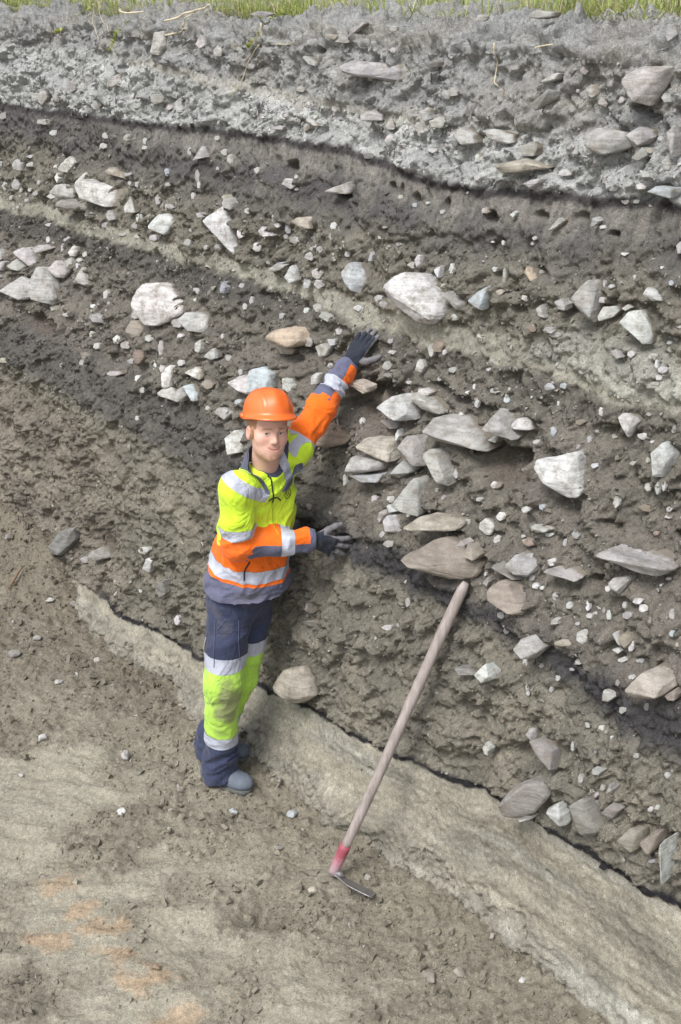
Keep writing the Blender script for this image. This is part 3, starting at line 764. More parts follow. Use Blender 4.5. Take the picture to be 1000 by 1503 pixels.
g 0.5 -1290,1889,-1298,1895,-1297,1903,-1279,1906,-1268,1897,-1274,1891 
g 0.5 405,1874,412,1874,417,1868,418,1861,412,1858,404,1861,402,1866 
g 0.5 670,1848,667,1859,668,1866,673,1862,678,1851,679,1843,675,1841 
w 0.5 592,1871,599,1875,606,1872,611,1867,606,1863,598,1862,592,1865 
g 0.5 87,2320,91,2313,78,2307,68,2314,73,2321 
g 0.5 1388,1340,1388,1334,1383,1330,1376,1332,1374,1335,1378,1341,1384,1342 
g 0.5 860,3032,869,3028,867,3022,860,3020,853,3029 
g 0.5 -3604,2219,-3614,2234,-3616,2252,-3606,2257,-3599,2252,-3592,2234,-3598,2220 
g 0.5 1234,1546,1232,1558,1236,1558,1243,1548,1245,1541,1242,1537 
g 0.5 741,2433,742,2428,733,2423,725,2428,725,2432,732,2437 
g 0.5 -1204,1911,-1206,1895,-1216,1896,-1226,1908,-1213,1917 
g 0.5 1408,1184,1406,1179,1396,1176,1391,1179,1392,1185,1402,1188 
g 0.5 742,2909,748,2909,753,2906,754,2899,748,2897,741,2901 
g 0.5 -3000,2150,-3001,2136,-3006,2127,-3018,2133,-3022,2143,-3019,2156,-3006,2156 
g 0.5 -2444,1611,-2432,1595,-2435,1587,-2452,1591,-2457,1600,-2456,1613 
w 0.5 -2885,2282,-2905,2280,-2910,2297,-2894,2306,-2884,2292 
g 0.5 1184,2385,1188,2388,1193,2383,1194,2373,1191,2369,1187,2373 
g 0.5 -1856,2174,-1849,2174,-1843,2164,-1840,2153,-1847,2147,-1853,2150,-1859,2162 
w 0.5 1213,1403,1219,1405,1225,1402,1224,1394,1218,1393,1212,1396 
g 0.5 -623,2482,-628,2476,-637,2479,-639,2487,-634,2496,-626,2493 
w 0.5 -837,2225,-826,2230,-815,2225,-817,2218,-827,2214,-839,2219 
w 0.5 636,1903,637,1891,630,1893,625,1906,631,1911 
w 0.5 -659,2430,-657,2435,-650,2439,-640,2437,-637,2430,-643,2425,-654,2425 
w 0.5 -1925,2496,-1912,2496,-1909,2486,-1913,2477,-1925,2478,-1931,2485 
w 0.5 -2432,1825,-2433,1810,-2440,1808,-2451,1821,-2453,1834,-2440,1834 
g 0.5 -3212,2066,-3217,2061,-3234,2057,-3246,2066,-3243,2076,-3223,2078 
g 0.5 675,1970,674,1963,669,1960,661,1963,659,1969,667,1974 
g 0.5 725,2413,728,2410,726,2405,720,2402,715,2406,714,2411,717,2415 
g 0.5 754,2600,744,2597,738,2601,745,2608,753,2608 
w 0.5 580,2396,581,2400,588,2398,590,2393,590,2383,585,2383,581,2387 
w 0.5 -919,1767,-914,1755,-916,1751,-921,1748,-929,1759,-930,1770,-926,1770 
g 0.5 628,1393,634,1391,622,1383,614,1383,611,1388 
g 0.5 162,2469,157,2471,158,2479,167,2480,174,2476,174,2471 
g 0.5 1059,1515,1068,1512,1069,1508,1059,1504,1053,1510 
g 0.5 -3023,2187,-3027,2202,-3022,2211,-3013,2211,-3006,2197,-3011,2185 
w 0.5 492,1390,495,1398,506,1399,508,1393,499,1386 
g 0.5 -436,2223,-428,2229,-420,2224,-419,2219,-423,2212,-435,2217 
g 0.5 1584,1046,1580,1049,1580,1055,1585,1059,1589,1056,1589,1048 
w 0.5 507,1400,510,1394,507,1388,499,1389,496,1395,501,1401 
g 0.5 -3183,2143,-3169,2147,-3162,2143,-3163,2131,-3170,2125,-3182,2130,-3186,2136 
g 0.5 -2684,1920,-2682,1931,-2664,1931,-2657,1924,-2668,1913 
g 0.5 -2202,1370,-2191,1365,-2188,1357,-2193,1351,-2199,1349,-2207,1354,-2208,1364 
g 0.5 -996,2464,-1001,2475,-997,2479,-986,2478,-983,2467 
g 0.5 -3308,2105,-3316,2114,-3316,2125,-3309,2131,-3301,2126,-3297,2118,-3300,2106 
w 0.5 993,1933,997,1935,1001,1928,1002,1919,998,1919,995,1922 
w 0.5 944,1338,946,1343,953,1341,956,1334,950,1330 
w 0.5 1401,1914,1405,1908,1400,1904,1394,1908,1395,1912 
g 0.5 -1278,2443,-1284,2446,-1282,2457,-1277,2459,-1269,2451,-1269,2445 
g 0.5 -1489,2210,-1491,2224,-1482,2226,-1478,2211,-1483,2204 
w 0.5 1275,2422,1274,2428,1280,2429,1284,2425,1281,2420 
w 0.5 -1223,1857,-1233,1858,-1238,1867,-1229,1872,-1221,1864 
g 0.5 -383,2246,-376,2249,-371,2246,-371,2238,-378,2237,-383,2239 
w 0.5 1617,1054,1617,1049,1613,1046,1610,1051,1611,1057,1614,1058 
g 0.5 -26,2361,-24,2366,-17,2367,-12,2366,-9,2363,-16,2359,-23,2360 
g 0.5 -2595,1941,-2603,1944,-2601,1954,-2593,1957,-2584,1949,-2588,1942 
g 0.5 369,2533,365,2531,359,2533,361,2540,368,2539 
w 0.5 699,1469,698,1464,693,1462,688,1468,690,1471 
w 0.5 1609,1536,1605,1540,1609,1545,1613,1543,1612,1538 
w 0.5 538,2384,530,2383,526,2386,530,2390,537,2389 
"""
LAYERS = {
 'stringer': [(-2.502, 2.909), (-2.351, 2.895), (-1.931, 2.869), (-1.485, 2.825), (-1.141, 2.802), (-0.777, 2.778), (-0.449, 2.767), (-0.19, 2.754), (0.125, 2.743)],
 'humus': [(-3.721, 2.588), (-2.817, 2.591), (-2.064, 2.6), (-1.431, 2.623), (-0.883, 2.623), (-0.499, 2.628), (-0.189, 2.607), (0.101, 2.568), (0.395, 2.557), (0.714, 2.58), (1.003, 2.59), (1.261, 2.609)],
 'humus_end': [(-3.663, 2.375), (-2.754, 2.37), (-1.992, 2.352), (-1.343, 2.328), (-0.792, 2.321), (-0.313, 2.316), (0.098, 2.335), (0.466, 2.336), (0.787, 2.356), (1.071, 2.38), (1.328, 2.402)],
 'lensA': [(-3.554, 2.015), (-2.993, 2.031), (-2.482, 2.014), (-1.893, 2.039), (-1.491, 2.023), (-1.023, 2.044), (-0.7, 2.039), (-0.362, 2.047), (-0.129, 2.021), (0.201, 2.019), (0.564, 2.039), (0.825, 2.052), (1.041, 2.043), (1.268, 2.037), (1.445, 2.052)],
 'band_top': [(-3.13, 1.413), (-2.424, 1.432), (-1.516, 1.422), (-0.879, 1.402), (-0.524, 1.361), (-0.071, 1.266), (0.286, 1.259), (0.599, 1.268), (0.96, 1.256), (1.287, 1.218), (1.57, 1.218), (1.819, 1.241)],
 'band_end': [(-3.001, 1.196), (-2.128, 1.228), (-1.392, 1.188), (-0.772, 1.184), (-0.331, 1.135), (0.144, 1.13), (0.478, 1.139), (0.775, 1.169), (1.051, 1.16), (1.309, 1.133), (1.603, 1.091), (1.857, 1.1)],
 'seam': [(-2.107, 0.18), (-1.628, 0.238), (-1.407, 0.208), (-1.064, 0.259), (-0.747, 0.268), (-0.511, 0.275), (-0.265, 0.322), (0.012, 0.382), (0.247, 0.415), (0.423, 0.441), (0.591, 0.455), (0.822, 0.502), (1.037, 0.537), (1.232, 0.595), (1.394, 0.585), (1.54, 0.612), (1.711, 0.613), (1.841, 0.633), (1.963, 0.659)],
 'smear': [(0.644, 0.029), (1.009, -0.001), (1.26, 0.017), (1.521, 0.047), (1.811, 0.104), (1.972, 0.126)],
 'leftpale': [(-2.995, 0.613), (-2.258, 0.683), (-1.555, 0.756), (-1.144, 0.733)],
}
HOLLOWS = [
 (0.139, 1.696, 0.162, 0.113, 0.16), (0.856, 1.67, 0.117, 0.08, 0.2), (0.787, 1.704, 0.156, 0.041, 0.14), (-2.634, 1.463, 0.237, 0.071, 0.13),
 (1.393, 1.458, 0.051, 0.029, 0.1), (1.581, 1.668, 0.024, 0.014, 0.08), (1.362, 1.644, 0.051, 0.016, 0.07), (1.292, 0.8, 0.095, 0.05, 0.09),
 (-1.761, 0.489, 0.194, 0.111, 0.09), (-0.021, 3.049, 0.033, 0.019, 0.08), (-0.661, 2.972, 0.036, 0.016, 0.07), (-1.033, 2.998, 0.035, 0.014, 0.06),
 (-0.703, 2.513, 0.075, 0.033, 0.07), (0.093, 2.48, 0.026, 0.019, 0.06), (0.5, 2.459, 0.035, 0.029, 0.07), (0.718, 2.497, 0.039, 0.017, 0.05),
 (0.89, 2.515, 0.033, 0.017, 0.04), (1.051, 2.484, 0.026, 0.012, 0.06), (-0.068, 2.501, 0.031, 0.02, 0.06), (-0.004, 2.501, 0.019, 0.025, 0.05),
 (0.268, 2.482, 0.017, 0.021, 0.05), (-0.047, 1.382, 0.1, 0.093, 0.03), (1.197, 1.642, 0.074, 0.03, 0.06), (0.691, 1.436, 0.178, 0.025, 0.09),
 (1.026, 2.866, 0.046, 0.02, 0.07), (1.19, 1.541, 0.055, 0.019, 0.04), (1.254, 1.884, 0.058, 0.027, 0.04), (0.467, 1.837, 0.108, 0.021, 0.07),
 (0.58, 1.828, 0.056, 0.021, 0.05), (0.797, 2.324, 0.052, 0.022, 0.05), (0.964, 2.229, 0.049, 0.019, 0.05), (0.733, 2.185, 0.042, 0.02, 0.04),
 (-0.675, 1.961, 0.114, 0.033, 0.04), (-1.701, 1.99, 0.032, 0.038, 0.05), (-1.964, 1.763, 0.164, 0.066, 0.03), (-0.423, 1.769, 0.076, 0.025, 0.04),
 (-1.515, 1.714, 0.103, 0.034, 0.04), (-0.248, 1.224, 0.09, 0.076, 0.03), (1.565, 1.457, 0.056, 0.021, 0.04), (0.249, 3.044, 0.017, 0.016, 0.05),
 (1.08, 2.845, 0.025, 0.012, 0.05), (0.642, 2.614, 0.078, 0.013, 0.05), (-0.331, 2.439, 0.051, 0.013, 0.05), (0.923, 1.465, 0.045, 0.016, 0.04),
 (1.093, 0.727, 0.074, 0.026, 0.04), (1.633, 0.724, 0.025, 0.019, 0.05), (0.744, 1.223, 0.046, 0.025, 0.04), (1.458, 0.404, 0.022, 0.021, 0.03),
 (0.441, 0.644, 0.055, 0.023, 0.04), (0.864, 0.936, 0.045, 0.015, 0.04), (1.822, 0.951, 0.043, 0.019, 0.03), (0.543, 0.332, 0.02, 0.012, 0.04),
 (-0.248, 0.089, 0.031, 0.032, 0.04),
]
ROOTS = [
    ([(-2.535, 3.142), (-2.566, 3.045), (-2.502, 2.967)], 0.0022, 0.0012, 'thin pale root hanging near the left tuft'),
    ([(-2.496, 3.152), (-2.483, 3.07), (-2.416, 3.009)], 0.0018, 0.001, ''),
    ([(-1.854, 3.067), (-1.635, 3.107), (-1.491, 3.138), (-1.399, 3.167)], 0.004, 0.003, 'pale dry stem lying across the rim'),
    ([(-1.838, 3.006), (-1.69, 3.034), (-1.621, 3.044)], 0.0035, 0.002, ''),
    ([(-1.663, 3.047), (-1.631, 3.083), (-1.58, 3.119)], 0.0025, 0.0015, ''),
    ([(-1.084, 3.091), (-1.091, 3.002), (-1.179, 2.9), (-1.252, 2.767)], 0.0026, 0.0014, 'long thin root running down the grey topsoil'),
    ([(0.36, 3.025), (0.365, 2.973), (0.358, 2.919), (0.383, 2.891)], 0.0026, 0.0016, 'short white root dangling right of centre'),
    ([(0.541, 3.009), (0.612, 3.018), (0.674, 3.039)], 0.0022, 0.0014, ''),
    ([(-0.961, 2.995), (-0.86, 2.99), (-0.791, 3.003)], 0.0016, 0.001, ''),
    ([(-2.266, 3.118), (-2.156, 3.094), (-2.003, 3.112)], 0.004, 0.003, ''),
    ([(-2.671, 3.101), (-2.694, 3.067), (-2.663, 3.033)], 0.0015, 0.001, ''),
]

# ------------------------------------------------------------------ the excavated bank: frame of reference
# s runs along the foot of the bank (to the right and towards the camera), n into the bank, z up (metres)
B0 = np.array([-.243, 4.17]); DS = np.array([.634, -.7734]); DS /= np.hypot(*DS); DN = np.array([-DS[1], DS[0]])
PZ = [-.4, 0, .5, .9, 1.25, 1.6, 1.9, 2.5, 3.1]; PN = [-.05, 0, .045, .085, .145, .31, .46, .62, .76]
ZTOP = 3.1

def prof(z):
    return np.interp(z, PZ, PN)

def snz(s, n, z):
    s = np.asarray(s, float)
    return np.stack([B0[0] + DS[0] * s + DN[0] * n, B0[1] + DS[1] * s + DN[1] * n, np.broadcast_to(z, s.shape)], -1)

def layer(name, s):
    a = np.array(LAYERS[name])
    return np.interp(s, a[:, 0], a[:, 1])

def low_disp(s, z):                      # broad bulges of the cut face (metres, positive = into the bank)
    return 0.035 * perlin2(s * 1.3 + 5, z * 1.6, 11) + 0.016 * perlin2(s * 4.2, z * 5.0, 12)

def edge_wobble(s, z):
    return 0.012 * perlin2(s * 9, z * 3 + 4, 21) + 0.007 * perlin2(s * 31, z * 9, 22)

def wall_fields(s, z):
    """albedo, roughness of relief and stratum id of the bank at (s, z)"""
    zz = z + edge_wobble(s, z)
    c = np.zeros(s.shape + (3,)); amp = np.zeros(s.shape)
    def put(w, colour, a=None):
        nonlocal c, amp
        c = c * (1 - w[..., None]) + np.asarray(colour) * w[..., None]
        if a is not None: amp = amp * (1 - w) + a * w
    one = np.ones(s.shape)
    st, hu, he, le = layer('stringer', s), layer('humus', s), layer('humus_end', s), layer('lensA', s)
    bt, be, se = layer('band_top', s), layer('band_end', s), layer('seam', s)
    nA, nB, nC = perlin2(s * 3.1, z * 3.7, 31), perlin2(s * 8, z * 9, 32), perlin2(s * 21, z * 23, 33)
    put(one, lin(150, 148, 146), 1.1)
    put(smooth(-.1, .5, nA + .6 * nB) * .6, lin(134, 127, 119)); put(smooth(.2, .5, perlin2(s * 2.2, z * 16 + .6 * s, 35)) * .5, lin(150, 143, 132))                                            # topsoil
    put(smooth(st + .05, st - .03, zz) * (.85 + .15 * np.clip(nB * 2, -1, 1)), lin(170, 169, 166), 1.25)                # gravel
    w = smooth(.03, .012, np.abs(zz - st - .004 * nC)) * smooth(-2.6, -2.0, s) * smooth(.35, -.05, s)
    put(w * .8, lin(166, 158, 146), .35)                                         # sand stringer
    put(smooth(hu + .016, hu - .010, zz + .008 * nC), lin(70, 64, 65), .5)                   # dark line
    streak = perlin2(s * 55, z * 2.2, 41) * .6 + perlin2(s * 120, z * 4, 42) * .4
    w = smooth(hu - .022, hu - .04, zz) * smooth(hu - .17 - .05 * nB, hu - .06, zz)
    put(smooth(hu - .02, hu - .05, zz), lin(92, 87, 86), .75)                    # humus
    w = w * (.45 + .75 * smooth(-.3, .5, streak)) * smooth(-3.6, -1.2, s)
    put(np.clip(w, 0, 1), lin(132, 124, 115), .2)                                # scraped, streaky strip
    put(np.clip(smooth(he + .10, he - .10, zz + .09 * nA + .04 * nB) + .35 * smooth(hu - .05, hu - .12, zz) * smooth(.05, .6, nB + nA * .6), 0, 1), lin(121, 113, 98), 1.15)      # stony soil
    wL = smooth(-.2, -.9, s)
    dk = smooth(le - .02, le - .05, zz) * smooth(le - .22, le - .10, zz)
    put(dk * (.35 + .5 * wL), lin(86, 80, 77), .9)                               # dark stripe under the lens
    th = .030 + .018 * smooth(-.6, .4, s) + .012 * nB
    w = smooth(th + .012, th - .012, np.abs(zz - le)) * (.55 + .45 * smooth(-.5, .3, nA + .3))
    put(np.clip(w, 0, 1), lin(142, 136, 119), .4)                                # pale lens
    w = smooth(le - .03, le + .01, zz) * smooth(le + .20, le + .10, zz + .06 * nB) * smooth(.75, .95, s - .2 * nB)
    put(w * .75, lin(158, 155, 142), 1.3)                                        # gritty wedge on its right
    put(smooth(le - .10, le - .25, zz) * (.5 + .4 * nA), lin(112, 102, 94), 1.2)
    put(smooth(bt + .06, bt - .04, zz + .05 * nB) * (1.0 - .45 * smooth(-.2, -.9, s) - .10 * np.clip(nB, 0, 1)), lin(71, 68, 70), .85)          # lower dark band
    put(smooth(be + .035, be - .035, zz + .03 * nB), lin(123, 115, 100), 1.1)     # olive soil
    put(smooth(be - .02, be - .05, zz) * smooth(-.2, .5, nA) * .5, lin(136, 126, 106))
    put(smooth(-1.0, -2.0, s) * smooth(be, be - .2, zz) * .6, lin(128, 115, 100), 1.1)
    lp = layer('leftpale', s)
    put(smooth(.05, .0, np.abs(zz - lp + .03 * nB)) * smooth(-.9, -1.3, s) * .55, lin(148, 138, 116), .6)
    sd = smooth(se + .008, se - .008, zz)
    band = perlin2(s * 1.1 + 9, (z - se) * 16, 51)
    sand = lin(157, 149, 130)[None, :] * (1 + .10 * nA[..., None] + .05 * nB[..., None])
    sand = sand * (1 - smooth(.1, .6, band)[..., None] * .35) + lin(160, 158, 150) * smooth(.1, .6, band)[..., None] * .35
    sand = sand * (1 - smooth(-.2, -.7, band)[..., None] * .35) + lin(150, 136, 112) * smooth(-.2, -.7, band)[..., None] * .35
    scr = perlin2(s * 1.2, (z - se) * 24 + .6 * nB, 52) * .6 + perlin2(s * 2.5, (z - se) * 52 + .5 * nB, 53) * .5
    sand = sand * (1 + .34 * scr)[..., None]
    put(sd, sand * np.array([.87, .855, .83]), .20)
    sm = layer('smear', s)
    put(smooth(.07, .03, np.abs(zz - sm - .03 * nB)) * smooth(.6, 1.0, s) * sd * .7, lin(176, 172, 157), .2)
    thk = .0120 + .004 * perlin2(s * 7, s * 0, 61) + .003 * perlin2(s * 23, s * 0, 62)
    off = .008 * perlin2(s * 12, s * 0, 63)
    ws = smooth(thk + .004, thk - .003, np.abs(zz - se - off)) * smooth(-1.8, -1.55, s)
    put(ws, lin(44, 41, 45), .4)                                           # charcoal seam
    ft = smooth(.22, .03, z + .07 * nB + .06 * nC - .07 * nA + .10 * smooth(-1.2, -1.9, s) * 0) * smooth(2.4, 1.2, s)
    put(ft * .85, lin(136, 128, 112), .9)                                           # loose soil banked on the foot
    halo = smooth(.05, 0, np.abs(zz - se)) * smooth(-1.8, -1.5, s) * smooth(-.1, .5, nB) * .3
    put(halo, lin(96, 90, 84))
    mott = 1 + .12 * nA + .12 * nB + .14 * nC + .12 * perlin2(s * 60, z * 60, 34)
    g = c.mean(-1, keepdims=True)
    c = np.clip((g + (c - g) * .64) * .97 * np.array([.98, 1.0, .985]) * mott[..., None], .01, .8)
    ident = np.full(s.shape, 0)
    ident[zz < st] = 1
    ident[zz < hu] = 2
    ident[zz < he] = 3
    ident[np.abs(zz - le) < th] = 4
    ident[zz < bt] = 5
    ident[zz < be] = 6
    ident[zz < se] = 7
    ident[ws > .5] = 8
    return c, amp, ident, streak

def axis(lo, hi, step, far_lo, far_hi, grow=1.25, soft=0.0):
    core = np.arange(lo, hi + step / 2, step)
    def tail(d):
        out, q, x = [], step, 0
        while x < d:
            q *= grow if x > soft else 1.014; x += q; out.append(x)
        return np.array(out)
    return np.concatenate([lo - tail(lo - far_lo)[::-1], core, hi + tail(far_hi - hi)])

S_AX = axis(-4.05, 2.35, .0072, -60, 12, soft=2.2)
zc = np.concatenate([np.linspace(-.35, -.06, 12), np.arange(-.05, 3.0, .0072)])
rows = [(z, prof(z), 0.0) for z in zc]                                   # z, n, lean of the outward normal upwards
n0_ = prof(3.0)
for a in np.linspace(0, 90, 18)[1:]:
    rows.append((3.0 + .1 * math.sin(R(a)), n0_ + .1 * (1 - math.cos(R(a))) + .0, a))
for q in np.concatenate([np.arange(.01, .5, .012), np.linspace(.53, 1.6, 14)]):
    rows.append((ZTOP + .02 * q, n0_ + .1 + q, 90.0))
rows = np.array(rows)
SS, ZZ = np.meshgrid(S_AX, rows[:, 0])
_, NN = np.meshgrid(S_AX, rows[:, 1])
_, LEAN = np.meshgrid(S_AX, np.radians(rows[:, 2]))
TT = ZZ + (NN - n0_) * (LEAN > 0)                                        # running height used for noise
wall_col, wall_amp, wall_id, wall_streak = wall_fields(SS, ZZ)
def relief(s, t, amp, streak, ident):
    d = low_disp(s, t)
    w1, w2 = .02 * perlin2(s * 7, t * 7, 71) + .010 * perlin2(s * 25, t * 25, 68) + .006 * perlin2(s * 60, t * 60, 67), .02 * perlin2(s * 7, t * 7, 72) + .010 * perlin2(s * 25, t * 25, 69) + .006 * perlin2(s * 60, t * 60, 70)
    x, y = s + w1, t + w2
    rough = .026 * perlin2(x * 8, y * 9, 73) + .013 * perlin2(x * 19, y * 20, 74) + .009 * perlin2(x * 43, y * 45, 75) + .005 * perlin2(x * 95, y * 93, 76)
    patch = .5 + .9 * smooth(-.5, .5, perlin2(s * 2.3, t * 2.6, 77))
    clod = .040 * lumps(x, y, .085, 61, .45) + .026 * lumps(x, y, .045, 62, .6) + .016 * lumps(x, y, .025, 63, .7)
    pits = .075 * lumps(x + .3, y, .15, 64, .32) + .046 * lumps(x + .7, y, .07, 65, .38) + .026 * lumps(x, y + .4, .032, 66, .45)
    brk = perlin2(x * 3.6 + .4 * perlin2(s * 9, t * 9, 58), y * 6.5, 59); brk2 = perlin2(x * 9, y * 14, 60)
    d = d + np.clip(amp - .3, 0, 1) * (.032 * (smooth(-.06, .05, brk) - .5) + .016 * (smooth(-.05, .05, brk2) - .5))      # spalled ledges
    d = d + amp * (rough * .9 - patch * clod * .9 + (1.5 - patch) * pits * .75)
    d = d + np.where(ident == 2, .004 * streak, 0)
    se = layer('seam', s); q = t - se
    led = perlin2(s * 1.6 + 2, q * 11 + .5 * perlin2(s * 3, q * 3, 57), 54) * .007 + perlin2((s + 1.2 * q) * 3, q * 30, 55) * .002 + np.abs(perlin2((s + q) * 14, q * 30, 56)) * .003
    d = d + np.where(ident == 7, led, 0)
    return d
DISP = relief(SS, TT, wall_amp, wall_streak, wall_id)
DISP0 = DISP.copy()
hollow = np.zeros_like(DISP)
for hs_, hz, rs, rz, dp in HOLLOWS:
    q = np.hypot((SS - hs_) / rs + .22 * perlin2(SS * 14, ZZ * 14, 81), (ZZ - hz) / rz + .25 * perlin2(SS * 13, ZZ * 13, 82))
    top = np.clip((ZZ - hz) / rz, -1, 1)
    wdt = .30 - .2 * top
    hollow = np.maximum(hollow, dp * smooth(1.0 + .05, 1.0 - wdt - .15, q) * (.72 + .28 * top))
DISP = DISP + hollow * (LEAN == 0)
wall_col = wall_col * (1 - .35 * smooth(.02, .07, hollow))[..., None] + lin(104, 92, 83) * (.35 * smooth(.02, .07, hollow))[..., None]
sag = .035 * perlin2(S_AX * 1.1, S_AX * 0, 91) + .02 * perlin2(S_AX * 4.1, S_AX * 0, 92)       # uneven rim
rimw = smooth(2.75, 3.1, rows[:, 0])[:, None] * sag[None, :]
flare = np.interp(S_AX, [-2.6, -2, -1.4, -.9, -.4, 0, .3, .7, 1.0, 1.4], [0, .05, .13, .07, .10, .10, .08, .05, .02, 0])
NN = NN - flare[None, :] * smooth(.38, -.02, ZZ)                          # sand smeared out at the foot of the cut
gx = NN + DISP * np.cos(LEAN); gz = ZZ - DISP * np.sin(LEAN) * .9 + rimw
WALL = snz(SS, gx, gz)
NR, NC = SS.shape
du = np.gradient(WALL, axis=1); dv = np.gradient(WALL, axis=0)
WN = np.cross(du, dv); WN /= np.linalg.norm(WN, axis=-1)[..., None] + 1e-12
if WN[200, NC // 2] @ np.array([DN[0], DN[1], 0]) > 0: WN = -WN
flip = WN[200, NC // 2] @ np.cross(du, dv)[200, NC // 2] < 0

ii = np.arange(NR * NC).reshape(NR, NC)
quad = np.stack([ii[:-1, :-1], ii[:-1, 1:], ii[1:, 1:], ii[1:, :-1]], -1).reshape(-1, 4)
if flip: quad = quad[:, ::-1]
fid = wall_id[:-1, :-1].reshape(-1)
M_SOIL = soil_material("soil"); M_SAND = soil_material("pale_sand", relief=.45, crumb=.25)
bank = tag(empty("earth_bank", (float(B0[0]), float(B0[1]), 0)), "tall cut earth bank showing grey, dark and pale soil layers full of stones", "earth bank", kind="structure")
BANK_LOC = np.array([B0[0], B0[1], 0.])
LAYER_NAMES = [("topsoil", "grey crumbly topsoil under the grass"), ("gravel_layer", "light grey gravelly layer"),
               ("humus_layer", "dark humus layer scraped with vertical streaks"), ("stony_soil_layer", "olive brown soil thick with pale stones"),
               ("sand_lens", "thin pale sand lens"), ("buried_soil_layer", "brown soil packed with boulders"), ("dark_soil_band", "dark charcoal grey band dipping right"), ("olive_soil_layer", "olive tan soil above the black line"),
               ("pale_sand_layer", "smooth pale yellowish sand at the foot of the bank"), ("charcoal_seam", "thin black wavy charcoal line")]
# ids: 0 topsoil 1 gravel 2 humus 3 stony 4 lens 5 dark band 6 olive 7 sand 8 seam ; stony soil is cut by the lens
id_name = {0: 0, 1: 1, 2: 2, 3: 3, 4: 4, 5: 6, 6: 7, 7: 8, 8: 9}
below_lens = (ZZ < layer('lensA', SS))[:-1, :-1].reshape(-1)
Vw, Cw, Nw = WALL.reshape(-1, 3) - BANK_LOC, wall_col.reshape(-1, 3), WN.reshape(-1, 3)
def add_layer(keep, k):
    if not keep.any(): return
    v, f, c, nn = submesh(Vw, quad, keep, Cw, Nw)
    o = mesh_obj(LAYER_NAMES[k][0], v, f, M_SAND if k in (8, 4) else M_SOIL, bank, c, nn)
    o["label"] = LAYER_NAMES[k][1]
for i, k in id_name.items():
    if i == 3:
        add_layer((fid == 3) & ~below_lens, 3); add_layer((fid == 3) & below_lens, 5)
    else:
        add_layer(fid == i, k)

z_lut = rows[:len(zc), 0]
def wall_index(s, z):
    j = np.clip(np.searchsorted(S_AX, s), 0, NC - 1); i = np.clip(np.searchsorted(z_lut, z), 0, len(zc) - 1)
    return i, j

# ------------------------------------------------------------------ pit floor
FX, FY = axis(-2.9, 1.5, .0105, -60, 40, soft=1.2), axis(2.35, 6.9, .0105, -60, 60, soft=1.2)
def floor_height(x, y, fine=True):
    q0, q1 = x - B0[0], y - B0[1]
    s, n = q0 * DS[0] + q1 * DS[1], q0 * DN[0] + q1 * DN[1]
    near = np.exp(np.minimum(n + .05, 0) / (.20 + .10 * smooth(-.4, -1.4, s)))
    h = near * (.042 + .04 * perlin2(s * 1.7, n * 2, 101) + .30 * smooth(-1.75, -2.35, s))
    h = h + .022 * perlin2(x * .9, y * .9, 102) + .014 * perlin2(x * 2.7, y * 2.7, 103)
    for hx, hy, r, d in ((-.26, 3.31, .12, .085), (-.19, 3.29, .08, .05), (-.26, 3.17, .12, -.03), (-.9, 4.35, .16, .05), (-1.35, 3.6, .14, .03), (-.6, 3.15, .14, .025), (-.02, 3.50, .1, -.02), (-.62, 4.2, .25, -.03)):
        h = h - d * np.exp(-(((x - hx) / r) ** 2 + ((y - hy) / (r * .8)) ** 2) ** 1.5)
    for hx, hy, hz in FEET:                                    # trodden flat under the boots
        w = np.exp(-(((x - hx) / .15) ** 2 + ((y - hy) / .12) ** 2) ** 2)
        h = h * (1 - w) + hz * w
    return h, s, n
FEET = [(-.50, 4.05, .035), (-.57, 4.25, .05)]
GX, GY = np.meshgrid(FX, FY)
FH, FS, FN = floor_height(GX, GY)
fA, fB, fC = perlin2(GX * 1.6, GY * 1.6, 111), perlin2(GX * 4.3, GY * 5.5, 112), perlin2(GX * 12, GY * 14, 113)
deb = smooth(-.75, -.1, FN + .35 * fA + .22 * fB) 
deb = np.maximum(deb, smooth(-.6, .5, fB + .6 * fA - .25) * .75)
deb = np.maximum(deb, smooth(4.35, 4.95, GY + .25 * fA) * (.8 + .2 * smooth(-.2, .35, fB + .15)))
for bx, by, br in ((-.5, 4.02, .42), (-.95, 3.74, .24), (-1.12, 2.92, .18), (-.2, 3.35, .2), (-1.5, 4.5, .25), (.25, 3.2, .4), (.35, 2.8, .3)):
    deb = np.maximum(deb, smooth(1.25, .55, np.hypot((GX - bx), (GY - by) * 1.2) / br + .35 * fB + .2 * fC) * .95)
DEB = np.clip(deb, 0, 1)
w1, w2 = .02 * perlin2(GX * 8, GY * 8, 121), .02 * perlin2(GX * 8, GY * 8, 122)
c1 = np.abs(perlin2((GX + w1) * 17, (GY + w2) * 17, 123)); c2 = np.abs(perlin2(GX * 43, GY * 43, 124)); c3 = perlin2(GX * 90, GY * 90, 125)
skim = perlin2(GX * 5 + 1.5 * fA, GY * 9 + fB, 126) + .5 * perlin2(GX * 13, GY * 22 + fB, 127)            # trampled, flaky sand
fl = lumps(GX + w1, GY + w2, .07, 131, .5) * .024 + lumps(GX, GY, .04, 132, .6) * .015 + lumps(GX, GY, .022, 133, .7) * .010
FH2 = FH + DEB * (1.6 * fl + .012 * perlin2(GX * 14, GY * 14, 134) + .005 * c3 + .006 * c2) + (1 - DEB) * (.55 * fl * smooth(.15, .5, fC + .4 * fB) + .006 * smooth(-.1, .35, skim) + .012 * perlin2(GX * 7, GY * 9, 135) + .006 * smooth(.05, .12, perlin2(GX * 4 + fB, GY * 16 + 2 * fA, 139)) + .0016 * c3 + .003 * c2)
sandc = lin(160, 153, 136) * (1 + .07 * fA + .06 * fB + .05 * fC)[..., None]
